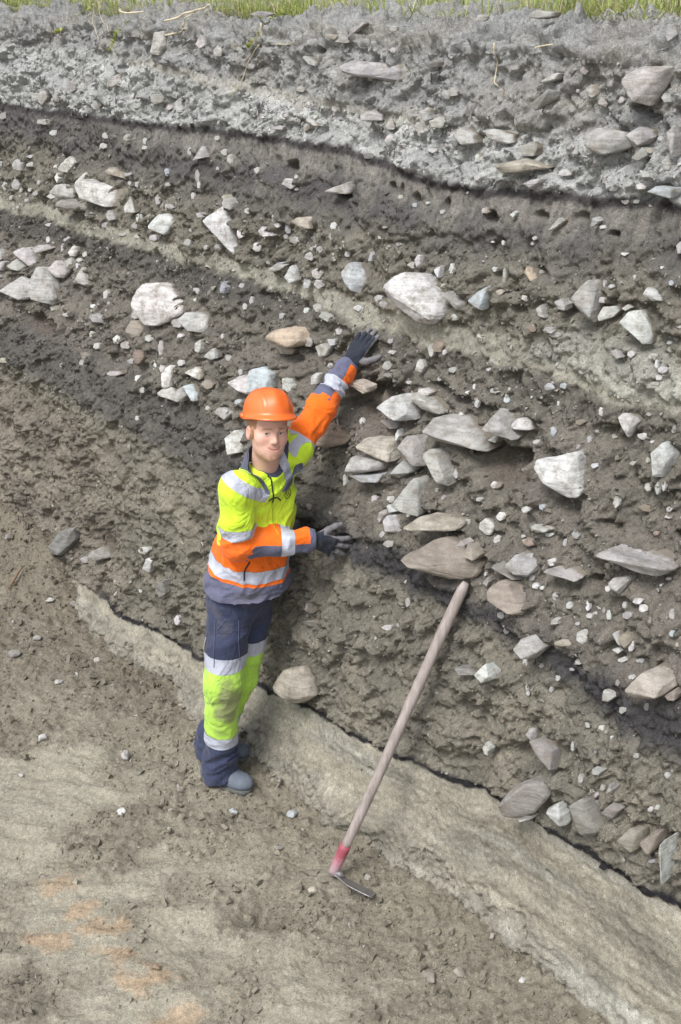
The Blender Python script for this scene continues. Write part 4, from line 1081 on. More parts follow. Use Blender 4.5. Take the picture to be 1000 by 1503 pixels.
debc = (lin(133, 125, 109) * (1 - smooth(4.3, 4.9, GY)[..., None]) + lin(121, 112, 97) * smooth(4.3, 4.9, GY)[..., None]) * (1 + .08 * fB + .12 * fC)[..., None]
FCOL = sandc * (1 - DEB[..., None]) + debc * DEB[..., None]
stain = np.zeros_like(FH)
for sx, sy, r in ((-1.11, 3.47, .10), (-.98, 3.32, .09), (-1.05, 3.16, .09), (-.90, 3.22, .12), (-.69, 2.99, .12), (-1.12, 3.2, .07), (-.55, 2.80, .13), (-.82, 3.10, .08)):
    stain = np.maximum(stain, np.exp(-((GX - sx) ** 2 + ((GY - sy) * 1.3) ** 2) / r ** 2))
stain = smooth(.25, .8, stain + .35 * fC + .2 * perlin2(GX * 30, GY * 30, 131) - .25 * smooth(-.1, .3, perlin2(GX * 9, GY * 26, 138))) * .36
FCOL = FCOL * (1 - stain[..., None]) + lin(188, 140, 86) * stain[..., None]
FCOL = FCOL * (1 + .10 * perlin2(GX * 35, GY * 40, 136) + .08 * perlin2(GX * 70, GY * 70, 137))[..., None]
_g = FCOL.mean(-1, keepdims=True); FCOL = np.clip((_g + (FCOL - _g) * .78) * np.array([.935, .94, .915]), .02, .8)
ff = np.arange(GX.size).reshape(GX.shape)
fq = np.stack([ff[:-1, :-1], ff[:-1, 1:], ff[1:, 1:], ff[1:, :-1]], -1).reshape(-1, 4)
behind = (FN[:-1, :-1].reshape(-1) > .45)
FV = np.stack([GX, GY, FH2], -1)
v, f, c = submesh(FV.reshape(-1, 3), fq, ~behind, FCOL.reshape(-1, 3))
M_FLOOR = soil_material("pit_sand", relief=.8, crumb=1.3)
tag(mesh_obj("pit_floor", v, f, M_FLOOR, None, c), "sandy trampled floor of the pit", "ground", kind="structure")

def floor_z(x, y):
    j = int(np.clip(np.searchsorted(FX, x), 0, len(FX) - 1)); i = int(np.clip(np.searchsorted(FY, y), 0, len(FY) - 1))
    return float(FH2[i, j])

# ------------------------------------------------------------------ meadow above the bank, far road
def simple_mat(name, colour, rough=.9, nscale=6, var=.25):
    m, n, l, p = new_mat(name)
    tc = n.new("ShaderNodeTexCoord").outputs["Object"]
    t = noise_node(n, l, nscale, 8, .65, tc); r = ramp(n, l, t.outputs["Fac"], [(.25, 1 - var), (.75, 1 + var)])
    l.new(mix(n, l, 'MULTIPLY', 1.0, tuple(colour), r.outputs[0]), p.inputs["Base Color"])
    p.inputs["Roughness"].default_value = rough
    l.new(bump(n, l, t.outputs["Fac"], .4, .02), p.inputs["Normal"])
    return m
ms, mn = axis(-20, 12, .5, -900, 900, 1.4), np.concatenate([np.arange(1.9, 12, .4), 12 * 1.35 ** np.arange(1, 15)])
MS, MN = np.meshgrid(ms, mn)
MH = 3.06 + .05 * perlin2(MS * .4, MN * .4, 141) * smooth(1.9, 3, MN) + .0006 * MN
mm = np.arange(MS.size).reshape(MS.shape)
mq = np.stack([mm[:-1, :-1], mm[:-1, 1:], mm[1:, 1:], mm[1:, :-1]], -1).reshape(-1, 4)
M_MEADOW = simple_mat("meadow_ground", lin(120, 134, 72), .95, 3, .35)
tag(mesh_obj("meadow", (np.concatenate([snz(MS, MN, 0)[..., :2], MH[..., None]], -1)).reshape(-1, 3), mq, M_MEADOW),
    "grassy meadow beyond the rim of the bank", "ground", kind="structure")
# ------------------------------------------------------------------ stones in the bank
TINT = {'w': (204, 203, 200), 'g': (180, 178, 175), 'b': (154, 147, 136), 't': (184, 177, 164), 'd': (150, 147, 143),
        'u': (182, 187, 191), 'p': (146, 133, 122), 'o': (200, 182, 160)}
def stone_material():
    m, n, l, p = new_mat("stone")
    oi = n.new("ShaderNodeObjectInfo")
    tc = n.new("ShaderNodeTexCoord").outputs["Object"]
    add = n.new("ShaderNodeVectorMath"); add.operation = 'ADD'; l.new(tc, add.inputs[0]); l.new(oi.outputs["Location"], add.inputs[1])
    co = add.outputs[0]
    mp = n.new("ShaderNodeMapping"); l.new(co, mp.inputs[0]); mp.inputs["Rotation"].default_value = (.25, .45, .3); mp.inputs["Scale"].default_value = (9, 12, 90)
    fol = noise_node(n, l, 1.0, 5, .6, mp.outputs[0], .4)                     # foliation
    fr = ramp(n, l, fol.outputs["Fac"], [(.3, .62), (.5, 1.0), (.72, 1.14)])
    bl = noise_node(n, l, 14, 7, .65, co); br = ramp(n, l, bl.outputs["Fac"], [(.3, .66), (.5, 1.0), (.7, 1.16)])
    gr = noise_node(n, l, 170, 3, .6, co); g2 = ramp(n, l, gr.outputs["Fac"], [(.3, .86), (.7, 1.1)])
    c = mix(n, l, 'MULTIPLY', .8, oi.outputs["Color"], fr.outputs[0])
    c = mix(n, l, 'MULTIPLY', 1.0, c, br.outputs[0]); c = mix(n, l, 'MULTIPLY', 1.0, c, g2.outputs[0])
    du = noise_node(n, l, 26, 7, .75, co)
    so = n.new("ShaderNodeAttribute"); so.attribute_name = "soil"                                          # clinging soil, most where the stone meets the bank
    sm_ = n.new("ShaderNodeMath"); sm_.operation = 'MULTIPLY_ADD'; l.new(so.outputs["Fac"], sm_.inputs[0]); sm_.inputs[1].default_value = .42; l.new(du.outputs["Fac"], sm_.inputs[2])
    dr = ramp(n, l, sm_.outputs[0], [(.47, 0.0), (.68, .9)])
    c = mix(n, l, 'MIX', dr.outputs[0], c, tuple(lin(122, 114, 102)))
    l.new(c, p.inputs["Base Color"])
    p.inputs["Roughness"].default_value = .85; p.inputs["Specular IOR Level"].default_value = .25
    b = bump(n, l, fol.outputs["Fac"], .5, .008); b = bump(n, l, bl.outputs["Fac"], .6, .014, b); b = bump(n, l, gr.outputs["Fac"], .4, .003, b)
    l.new(b, p.inputs["Normal"])
    return m
M_STONE = stone_material()

def hull_rock(points, cuts, rough, seed, bev):
    """angular rock: convex hull, chipped edges, uneven faces -> vertices, triangles"""
    bm = bmesh.new()
    for q in points: bm.verts.new(q)
    r = bmesh.ops.convex_hull(bm, input=bm.verts[:])
    bmesh.ops.delete(bm, geom=list({g for g in r["geom_interior"] + r["geom_unused"] if isinstance(g, bmesh.types.BMVert) and g.is_valid}), context='VERTS')
    bmesh.ops.dissolve_limit(bm, angle_limit=R(14), verts=bm.verts[:], edges=bm.edges[:])
    if bev > 0:
        bmesh.ops.bevel(bm, geom=bm.edges[:], offset=bev, segments=1, affect='EDGES', clamp_overlap=True, profile=.6)
    bmesh.ops.triangulate(bm, faces=bm.faces[:])
    if cuts:
        bmesh.ops.subdivide_edges(bm, edges=bm.edges[:], cuts=cuts, use_grid_fill=True)
        bmesh.ops.triangulate(bm, faces=bm.faces[:])
    bm.normal_update()
    V = np.array([v.co[:] for v in bm.verts]); N = np.array([v.normal[:] for v in bm.verts])
    bm.verts.index_update()
    T = np.array([[v.index for v in f.verts] for f in bm.faces], np.int32)
    bm.free()
    if rough > 0 and cuts:
        k = 1 / max(rough * 14, .012)
        a = perlin3(V[:, 0] * k + seed, V[:, 1] * k, V[:, 2] * k, 5) + .5 * perlin3(V[:, 0] * k * 2.7, V[:, 1] * k * 2.7 + seed, V[:, 2] * k * 2.7, 6)
        fd = np.array([.25 * math.sin(seed), .3 * math.cos(seed * 1.7), 1.0]); fd /= np.linalg.norm(fd)
        lv = (V @ fd) / (rough * 5) + .8 * perlin3(V[:, 0] * k * .5, V[:, 1] * k * .5, V[:, 2] * k * .5 + seed, 8)
        led = perlin2(lv, lv * 0 + seed, 9)                              # ledges of the slaty cleavage
        V = V + N * ((a * .8 + .45 * led) * rough)[:, None]
    return V, T

stone_rows = []
for line in STONES.strip().splitlines():
    b = line.split(' ', 3)
    stone_rows.append((b[0], float(b[1]) / 100, np.array(list(map(int, b[2].split(','))), float).reshape(-1, 2) / 1000, b[3].strip() if len(b) > 3 else ''))

def rock_points(P, pr, r):
    c = P.mean(0); size = np.ptp(P, 0)
    js = np.abs(S_AX - c[0]) < max(size[0] * .5, .012); iz = np.abs(z_lut - min(c[1], 2.985)) < max(size[1] * .5, .012)
    ds = (DISP0 if max(size) > .07 else DISP)[:len(zc)][iz][:, js]
    d0 = float(np.percentile(ds, 20 if max(size) > .07 else 18))
    sl = (prof(c[1] + .05) - prof(c[1] - .05)) / .1
    off = -pr * .5 if pr > 0 else -pr
    pr = pr * .8
    base = prof(c[1]) + off + d0
    rel = P - c
    n = base + sl * rel[:, 1] + .42 * rel[:, 0]
    pts = [(c[0] + a, nn, c[1] + b) for (a, b), nn in zip(rel, n)]
    p = max(abs(pr), .18 * min(size))
    for q_, ((a, b), nn) in enumerate(zip(rel, n)):
        if (len(rel) > 9 and q_ % 3) or (len(rel) > 5 and q_ % 2): continue
        k = r.uniform(.80, 1.0); j = r.uniform(-.03, .03, 2) * size
        pts.append((c[0] + a * k + j[0], nn - p * r.uniform(.3, .8) - .42 * a * (1 - k), c[1] + b * k + j[1]))
    for (a, b), nn in zip(rel, n):
        k = r.uniform(.75, .95)
        pts.append((c[0] + a * k, nn + max(size) * r.uniform(.25, .4) + .5 * p, c[1] + b * k))
    return np.array(pts), c, max(size)

small_V, small_T, small_C, small_n = [], [], [], 0
for i, (t, pr, P, label) in enumerate(stone_rows):
    r = np.random.default_rng(1000 + i)
    pts, c, size = rock_points(P, pr, r)
    W = snz(pts[:, 0], pts[:, 1], pts[:, 2])
    ctr = W.mean(0)
    cuts = 3 if size > .13 else 2 if size > .07 else 1 if size > .03 else 0
    V, T = hull_rock(W - ctr, cuts, min(.03 * size, .0045), i * 3.1, .03 * size if size > .03 else 0)
    tint = lin(*TINT[t]) * (r.uniform(.74, .95) if size > .07 else r.uniform(.70, .95)) * (1 + r.uniform(-.03, .03, 3))
    if i < 300:
        o = mesh_obj("stone", V, T, M_STONE, bank, loc=tuple(ctr - BANK_LOC))
        o.data.set_sharp_from_angle(angle=R(21))
        Wv = V + ctr; vn = (Wv[:, :2] - B0) @ DN; vs = (Wv[:, :2] - B0) @ DS
        depth = vn - prof(Wv[:, 2]) - low_disp(vs, Wv[:, 2]) - .006
        at_ = o.data.attributes.new("soil", 'FLOAT', 'POINT'); at_.data.foreach_set("value", smooth(-min(.022, .22 * size), .004, depth).astype(np.float32))
        o.color = (*np.clip(tint, 0, 1), 1)
        if label: o["label"] = label
    else:
        small_V.append(V + ctr); small_T.append(T + small_n); small_C.append(np.tile(tint, (len(V), 1))); small_n += len(V)

# ---- pebbles and crumbs too small to pick apart
def chip_material(name, rough=.9):
    m, n, l, p = new_mat(name)
    at = n.new("ShaderNodeAttribute"); at.attribute_name = "albedo"
    tc = n.new("ShaderNodeTexCoord").outputs["Object"]
    t = noise_node(n, l, 90, 5, .65, tc); r = ramp(n, l, t.outputs["Fac"], [(.25, .72), (.75, 1.2)])
    l.new(mix(n, l, 'MULTIPLY', 1.0, at.outputs["Color"], r.outputs[0]), p.inputs["Base Color"])
    p.inputs["Roughness"].default_value = rough; p.inputs["Specular IOR Level"].default_value = .2
    l.new(bump(n, l, t.outputs["Fac"], .6, .004), p.inputs["Normal"])
    return m
M_CHIP = chip_material("pebble"); M_CRUMB = chip_material("soil_crumb", .97)
CHIPS = []
for k in range(14):
    q = np.random.default_rng(50 + k); pp = q.normal(size=(9 if k < 8 else 12, 3)); pp /= np.linalg.norm(pp, axis=1)[:, None]
    CHIPS.append(hull_rock(pp * q.uniform(.75, 1.1, (len(pp), 1)), 0, 0, 0, 0))

def scatter(pos, size, flat, cols, seed):
    q = np.random.default_rng(seed); Vs, Ts, Cs, n = [], [], [], 0
    which = q.integers(0, len(CHIPS), len(pos))
    for k, (cv, ct) in enumerate(CHIPS):
        m = np.where(which == k)[0]
        if not len(m): continue
        A = q.normal(size=(len(m), 3, 3)); Q, _ = np.linalg.qr(A)
        sc = size[m][:, None] * np.stack([q.uniform(.8, 1.3, len(m)), q.uniform(.6, 1.0, len(m)), flat[m] * q.uniform(.5, 1, len(m))], 1)
        V = np.einsum('mij,mvj->mvi', Q, cv[None] * sc[:, None, :]) + pos[m][:, None, :]
        T = ct[None] + (np.arange(len(m)) * len(cv))[:, None, None] + n
        Vs.append(V.reshape(-1, 3)); Ts.append(T.reshape(-1, 3)); Cs.append(np.repeat(cols[m], len(cv), 0)); n += len(m) * len(cv)
    return np.concatenate(Vs), np.concatenate(Ts), np.concatenate(Cs)

q = np.random.default_rng(77)
N0 = 34000
s_, z_ = q.uniform(-4.0, 2.3, N0), q.uniform(0, 3.08, N0)
dens = np.full(N0, .25)
st, hu, he, le, bt, be, se = (layer(k, s_) for k in ('stringer', 'humus', 'humus_end', 'lensA', 'band_top', 'band_end', 'seam'))
dens[z_ < st] = .75; dens[z_ < hu] = .09; dens[z_ < he] = .5; dens[np.abs(z_ - le) < .05] = .2; dens[z_ < le - .05] = .45
dens[z_ < bt] = .12; dens[z_ < be] = .18; dens[z_ < se] = .012
dens = dens * (.25 + 1.2 * smooth(-.3, .6, perlin2(s_ * 3, z_ * 3, 201)))
k = q.random(N0) < dens; s_, z_ = s_[k], z_[k]
i_, j_ = wall_index(s_, z_)
size = np.clip(.0032 * (1 - q.random(len(s_))) ** -.42, .003, .012)
grey = q.uniform(.55, 1.05, len(s_))
pc = lin(160, 157, 151) * grey[:, None] * (1 + q.normal(0, .03, (len(s_), 3)))
hum = (z_ < layer('stringer', s_)) & (z_ > layer('humus', s_)); pc[hum] = lin(168, 166, 160) * q.uniform(.7, 1.05, hum.sum())[:, None]
V, T, C = scatter(WALL[i_, j_] + WN[i_, j_] * (size * .35)[:, None], size, np.full(len(s_), .7), pc, 9)
# angular fragments and rubble, larger but still past counting
def rubble(N, z0, z1, dens_fn, lo_, hi_, pw, base, seed, sink):
    N = int(N * 1.45); s_, t_ = q.uniform(-6.4, 3.2, N), q.random(N)
    z_ = z1(s_) + (z0(s_) - z1(s_)) * t_
    k = q.random(N) < dens_fn(s_, z_); s_, z_ = s_[k], z_[k]
    i_, j_ = wall_index(s_, z_); size = np.clip(lo_ * (1 - q.random(len(s_))) ** -pw, lo_, hi_)
    col = base * q.uniform(.62, 1.08, (len(s_), 1)) * (1 + q.normal(0, .025, (len(s_), 3)))
    return scatter(WALL[i_, j_] - WN[i_, j_] * (size * sink)[:, None], size, np.full(len(s_), .75), col, seed)
L_ = lambda k: (lambda s: layer(k, s))
pm = lambda s, z: .06 + .9 * smooth(-.1, .55, perlin2(s * 3.2, z * 4.2, 211))
EXTRA = [rubble(5200, L_('stringer'), L_('humus'), pm, .007, .024, .42, lin(184, 183, 180), 21, .05),
         rubble(1500, lambda s: s * 0 + 3.06, L_('stringer'), pm, .006, .02, .4, lin(160, 158, 155), 22, .1),
         rubble(2600, L_('humus_end'), L_('lensA'), pm, .006, .018, .42, lin(168, 165, 158), 23, .08),
         rubble(3400, L_('lensA'), L_('band_top'), pm, .006, .020, .42, lin(166, 162, 155), 24, .08),
         rubble(700, L_('humus_end'), L_('band_top'), lambda s, z: .9 * ((s < -3.75) | (s > 2.15)), .018, .06, .4, lin(178, 176, 171), 26, .2),
         rubble(900, L_('band_end'), L_('seam'), pm, .006, .016, .4, lin(176, 170, 160), 25, .15)]
for v3, t3, c3 in EXTRA:
    small_V.append(v3); small_T.append(t3 + small_n); small_C.append(c3); small_n += len(v3)
V = np.concatenate(small_V + [V]); T = np.concatenate(small_T + [T + small_n]); C = np.concatenate(small_C + [C])
tag(mesh_obj("pebbles", V - BANK_LOC, T, M_CHIP, bank, C, smooth_shade=False), kind="stuff")

N1 = 46000                                                           # soil crumbs clinging to the face
s_, z_ = np.where(q.random(N1) < .85, q.uniform(-4.0, 2.3, N1), q.uniform(-6.4, 3.2, N1)), q.uniform(0, 3.09, N1)
i_, j_ = wall_index(s_, z_)
k = q.random(N1) < np.clip(wall_amp[i_, j_] - .35, 0.05, 1) * (.4 + .9 * smooth(-.4, .5, perlin2(s_ * 2.3, z_ * 2.6, 77)))
i_, j_ = i_[k], j_[k]
size = np.clip(.0042 * (1 - q.random(k.sum())) ** -.36, .004, .016)
V, T, C = scatter(WALL[i_, j_] + WN[i_, j_] * (size * .2)[:, None], size, np.full(len(size), .85), wall_col[i_, j_] * q.uniform(.82, 1.14, (len(size), 1)), 10)
tag(mesh_obj("soil_crumbs", V - BANK_LOC, T, M_CRUMB, bank, C, smooth_shade=False), kind="stuff")

N2 = 105000                                                           # loose crumbs on the pit floor
x_, y_ = q.uniform(-2.8, 1.45, N2), q.uniform(2.4, 6.8, N2)
j_ = np.clip(np.searchsorted(FX, x_), 0, len(FX) - 1); i_ = np.clip(np.searchsorted(FY, y_), 0, len(FY) - 1)
k = (q.random(N2) < (.03 + .7 * DEB[i_, j_] ** 1.5) * (.35 + .9 * smooth(-.3, .5, perlin2(x_ * 5, y_ * 5, 205)))) & (FN[i_, j_] < .1)
i_, j_, x_, y_ = i_[k], j_[k], x_[k], y_[k]
size = np.clip(.0036 * (1 - q.random(len(x_))) ** -.45, .0034, .026)
pos = np.stack([x_, y_, FH2[i_, j_] + size * .25], 1)
cc = FCOL[i_, j_] * q.uniform(.78, 1.12, (len(x_), 1)); pale = q.random(len(x_)) < .035
cc[pale] = lin(182, 178, 170) * q.uniform(.75, 1, (pale.sum(), 1))
V, T, C = scatter(pos, size, np.full(len(size), .8), cc, 11)
tag(mesh_obj("loose_soil", V, T, M_CRUMB, None, C, smooth_shade=False), "loose crumbs and grit scattered over the pit floor", "loose soil", kind="stuff")

# ------------------------------------------------------------------ loose stones and a stick on the floor
LOOSE = [(-.939, 3.895, .024, 'w', "rounded pale pebble alone on the open sand left of the boots", .8),
         (-1.0, 4.332, .028, 'g', "upright oval stone at the left, level with the trouser hem", 1.0),
         (-1.433, 4.151, .014, 'w', "tiny white pebble near the left edge of the floor", .7),
         (-.461, 3.895, .022, 'u', "bluish grey pebble just in front of the boot toe", .7),
         (-.206, 3.869, .026, 'u', "pale bluish stone on the floor between boot and bank", .9),
         (-.254, 3.662, .020, 'd', "small flat grey stone on the floor left of the hoe", .5),
         (-.114, 3.414, .026, 't', "flat tan stone on the floor below the hoe head", .5),
         (-.699, 4.027, .024, 'b', "brown clod like stone left of the boot", .8),
         (-1.63, 5.598, .026, 'w', "flat whitish stone on the talus at far left", .5),
         (-1.502, 5.591, .024, 'd', "dark grey stone on the talus, right of the flat whitish one", .7),
         (-1.393, 4.406, .026, 'w', "white stone at the left edge of the floor by the spoil", .8),
         (-1.432, 4.903, .024, 'g', "grey stone amid the dark spoil left of the legs", .7),
         (-1.637, 5.31, .026, 'd', "dark grey stone low on the left talus", .7),
         (-1.72, 5.15, .040, 'd', "larger dark stone half buried at the left edge", .6),
         (-1.96, 6.041, .030, 'd', "weathered grey stone high on the talus at the left edge", .5),
         (.644, 2.97, .016, 'w', "tiny white pebble at the lower right foot of the sand slope", .7),
         (.429, 2.985, .028, 'b', "brown clod like stone at the bottom right of the floor", .9),
         (.317, 2.979, .030, 'b', "brownish stone near the bottom edge, right of centre", .8)]
for i, (x, y, rad, t, label, fl) in enumerate(LOOSE):
    r = np.random.default_rng(300 + i); pp = r.normal(size=(16, 3)); pp /= np.linalg.norm(pp, axis=1)[:, None]
    V, T = hull_rock(pp * np.array([1.15, .9, fl]) * rad * r.uniform(.85, 1.1, (16, 1)), 2, rad * .05, i, rad * .1)
    o = mesh_obj("loose_stone", V, T, M_STONE, None, loc=(x, y, floor_z(x, y) + rad * fl * .45))
    o.rotation_euler = (0, 0, r.uniform(0, 6)); o.color = (*lin(*TINT[t]), 1); o.data.set_sharp_from_angle(angle=R(35))
    tag(o, label, "stone", "loose stones on the pit floor")

def tube(path, rad, sides=6, close=True):
    path = np.asarray(path, float); rad = np.broadcast_to(rad, (len(path),))
    tg = np.gradient(path, axis=0); tg /= np.linalg.norm(tg, axis=1)[:, None] + 1e-12
    ref = np.array([0, 0, 1.]) if abs(tg[:, 2]).mean() < .8 else np.array([1., 0, 0])
    a = np.cross(tg, ref); a /= np.linalg.norm(a, axis=1)[:, None] + 1e-9; b = np.cross(tg, a)
    th = np.linspace(0, 2 * np.pi, sides, endpoint=False)
    V = path[:, None] + rad[:, None, None] * (np.cos(th)[None, :, None] * a[:, None] + np.sin(th)[None, :, None] * b[:, None])
    n = len(path); idx = np.arange(n * sides).reshape(n, sides); nx = np.roll(idx, -1, 1)
    T = np.concatenate([np.stack([idx[:-1], nx[:-1], nx[1:]], -1).reshape(-1, 3), np.stack([idx[:-1], nx[1:], idx[1:]], -1).reshape(-1, 3)])
    V = V.reshape(-1, 3)
    if close:
        V = np.concatenate([V, path[:1], path[-1:]]); c0, c1 = n * sides, n * sides + 1
        T = np.concatenate([T, np.stack([nx[0], idx[0], np.full(sides, c0)], -1), np.stack([idx[-1], nx[-1], np.full(sides, c1)], -1)])
    return V, T[:, ::-1]

M_ROOT = simple_mat("root", lin(200, 188, 162), .9, 40, .3)
M_TWIG = simple_mat("twig", lin(120, 100, 80), .9, 60, .3)
stk = np.array([(-1.874, 5.661), (-1.85, 5.70), (-1.825, 5.735), (-1.80, 5.772)])
V, T = tube([(x, y, floor_z(x, y) + .018 + .004 * i) for i, (x, y) in enumerate(stk)], [.006, .008, .007, .004])
tag(mesh_obj("stick", V, T, M_TWIG), "short brown stick lying on the talus at the left", "stick")

# roots and stems hanging over the rim
def wall_pt(s, z, out=.012):
    i, j = wall_index(np.array([s]), np.array([z])); return WALL[i[0], j[0]] + np.array([-DN[0], -DN[1], 0]) * out
def root(pts, r0, r1, label=None):
    p = np.array(pts, float); t = np.linspace(0, len(p) - 1, len(p) * 6)
    s = np.interp(t, np.arange(len(p)), p[:, 0]); z = np.interp(t, np.arange(len(p)), p[:, 1])
    o_ = p[:, 2] if p.shape[1] > 2 else np.full(len(p), .015); o_ = np.interp(t, np.arange(len(p)), o_)
    s = s + .006 * perlin2(t * 1.3, t * 0 + s[0] * 9, 301)
    W = np.array([wall_pt(a, min(b, 2.99), c) + np.array([0, 0, max(b - 2.99, 0)]) for a, b, c in zip(s, z, o_)])
    for _ in range(2): W[1:-1] = (W[:-2] + 2 * W[1:-1] + W[2:]) / 4
    V, T = tube(W, np.linspace(r0, r1, len(W)) * 1.4, 5)
    o = mesh_obj("root", V - BANK_LOC, T, M_ROOT, bank)
    if label: o["label"] = label
for pts, a, b, lb in ROOTS:
    root(pts, a, b, lb)

# ------------------------------------------------------------------ grass on the rim
def leaf_material(name):
    m, n, l, p = new_mat(name)
    at = n.new("ShaderNodeAttribute"); at.attribute_name = "albedo"
    l.new(at.outputs["Color"], p.inputs["Base Color"])
    p.inputs["Roughness"].default_value = .6; p.inputs["Specular IOR Level"].default_value = .25
    tr = n.new("ShaderNodeBsdfTranslucent"); l.new(at.outputs["Color"], tr.inputs["Color"])
    ms_ = n.new("ShaderNodeMixShader"); ms_.inputs[0].default_value = .3
    l.new(p.outputs[0], ms_.inputs[1]); l.new(tr.outputs[0], ms_.inputs[2]); l.new(ms_.outputs[0], n["Material Output"].inputs["Surface"])
    return m
M_LEAF = leaf_material("grass_blade")
def blades(base, height, width, lean, az, colours):
    """curved two-segment blades; base (m,3)"""
    m = len(base); t = np.array([0, .5, .8, 1.0]); w = np.array([1, .8, .45, 0.05])
    d = np.stack([np.cos(az), np.sin(az), 0 * az], 1); side = np.stack([-np.sin(az), np.cos(az), 0 * az], 1)
    V = np.zeros((m, 8, 3))
    for k in range(4):
        p = base + d * (lean * height * t[k] ** 2)[:, None] + np.array([0, 0, 1]) * (height * (t[k] - .45 * np.minimum(lean, 1.6) * t[k] ** 2))[:, None]
        V[:, 2 * k] = p - side * (width * w[k])[:, None]; V[:, 2 * k + 1] = p + side * (width * w[k])[:, None]
    F = np.array([[0, 1, 3, 2], [2, 3, 5, 4], [4, 5, 7, 6]])
    F = (F[None] + (np.arange(m) * 8)[:, None, None]).reshape(-1, 4)
    return V.reshape(-1, 3), F, np.repeat(colours, 8, 0)
q = np.random.default_rng(91)
NT = 4600
ts, tn = q.uniform(-6.5, 3.2, NT), .90 + q.exponential(.55, NT)
keep = (tn < 4.5) & (q.random(NT) < np.clip(.30 + 1.2 * perlin2(ts * 1.4, tn * 1.4, 311) + .35 * smooth(.95, 1.3, tn), .05, 1))
ts, tn = ts[keep], tn[keep]
edge = .97 + .20 * perlin2(ts * 1.6, ts * 0, 312) + .11 * perlin2(ts * 6, ts * 0, 313) + .08 * np.exp(-((ts + 1.9) / .5) ** 2)
ok = tn > edge; ts, tn = ts[ok], tn[ok]
nb = 10
bs = np.repeat(ts, nb) + q.normal(0, .018, len(ts) * nb); bn = np.repeat(tn, nb) + q.normal(0, .018, len(ts) * nb)
rim = np.interp(bs, S_AX, sag)
bz = np.where(bn < 2.3, ZTOP + .012 * bn - .01 + rim * np.clip(1.6 - bn * .3, 0, 1), 3.07)
patch = perlin2(bs * 1.7, bn * 1.7, 314)
tuft = np.repeat(q.normal(0, 1, len(ts)), nb)
hgt = (.03 + .06 * q.random(len(bs)) ** 2 + .07 * np.clip(tuft, 0, 2.4)) * (1 + .8 * np.clip(patch, -.6, 1))
gcol = np.array([lin(170, 182, 100), lin(192, 198, 128), lin(148, 166, 84), lin(204, 194, 146), lin(212, 202, 168)])
pick = np.clip((q.random(len(bs)) * 3).astype(int) + (q.random(len(bs)) < .34 + .3 * patch) * 2, 0, 4)
cc = gcol[pick] * q.uniform(.7, 1.05, (len(bs), 1))
V, F, C = blades(snz(bs, bn, bz), hgt, q.uniform(.0014, .0034, len(bs)), q.uniform(.1, 1.9, len(bs)), q.uniform(0, 6.28, len(bs)), cc)
ne_ = 900                                                            # tufts that hang over the edge
es_ = np.repeat(q.uniform(-4.5, 2.6, 60), 15) + q.normal(0, .025, ne_); en_ = .90 + .10 * q.random(ne_)
V3, F3, C3 = blades(snz(es_, en_, ZTOP - .005 + np.interp(es_, S_AX, sag)), q.uniform(.05, .15, ne_), q.uniform(.0012, .003, ne_), q.uniform(1.2, 2.4, ne_), np.arctan2(-DN[1], -DN[0]) + q.normal(0, .7, ne_), gcol[q.integers(0, 5, ne_)] * q.uniform(.75, 1.05, (ne_, 1)))
F = np.concatenate([F, F3 + len(V)]); V = np.concatenate([V, V3]); C = np.concatenate([C, C3])
ns_ = 420                                                            # dry stalks, some leaning out over the edge
ss_, sn_ = q.uniform(-6, 3, ns_), .93 + q.exponential(.35, ns_)
V2, F2, C2 = blades(snz(ss_, sn_, ZTOP + .005 + np.interp(ss_, S_AX, sag)), q.uniform(.10, .26, ns_), q.uniform(.0009, .0018, ns_), q.uniform(.2, 2.2, ns_), np.where(q.random(ns_) < .5, q.uniform(3.4, 4.6, ns_), q.uniform(0, 6.28, ns_)), lin(212, 202, 168) * q.uniform(.7, 1.05, (ns_, 1)))
F = np.concatenate([F, F2 + len(V)]); V = np.concatenate([V, V2]); C = np.concatenate([C, C2])
tag(mesh_obj("grass", V, F, M_LEAF, None, C), "fringe of green and straw coloured grass along the rim", "grass", kind="stuff")

def weed(s0, n0, drop, label, seed, name="weed"):
    """a leafy stem that hangs over the rim"""
    r = np.random.default_rng(seed); root_ = empty(name, tuple(snz(np.array(s0), n0, ZTOP)))
    o0 = np.array(root_.location)
    pts = [np.array(snz(np.array(s0), n0, ZTOP + .01)), np.array(snz(np.array(s0 + .02), n0 - .10, ZTOP + .02)), wall_pt(s0 + .04, 3.0, .05), wall_pt(s0 + .03, ZTOP - drop * .6, .035), wall_pt(s0 + .01, ZTOP - drop, .03)]
    t = np.linspace(0, 4, 28); W = np.stack([np.interp(t, range(5), [p[a] for p in pts]) for a in range(3)], 1)
    for _ in range(4): W[1:-1] = (W[:-2] + 2 * W[1:-1] + W[2:]) / 4
    V, T = tube(W - o0, np.linspace(.003, .0012, len(W)), 5)
    mesh_obj("stem", V, T, simple_mat("weed_stem", lin(150, 156, 90)), root_)
    k = r.integers(4, len(W), 90); base = W[k] - o0
    cl = np.array([lin(176, 188, 100), lin(206, 200, 120), lin(150, 170, 84)])[r.integers(0, 3, 90)]
    V, F, C = blades(base, r.uniform(.014, .034, 90), r.uniform(.003, .0065, 90), r.uniform(.4, 1.6, 90), r.uniform(0, 6.28, 90), cl)
    mesh_obj("leaves", V, F, M_LEAF, root_, C)["kind"] = "stuff"
    tag(root_, label, "weed")
weed(-2.95, .97, .10, "small pale weed leaning over the rim at the far left corner", 6)
weed(-1.15, .97, .08, "low yellowish weed on the rim above the helmet", 8)
weed(-2.33, .95, .17, "yellow green weed trailing over the rim at upper left", 5)

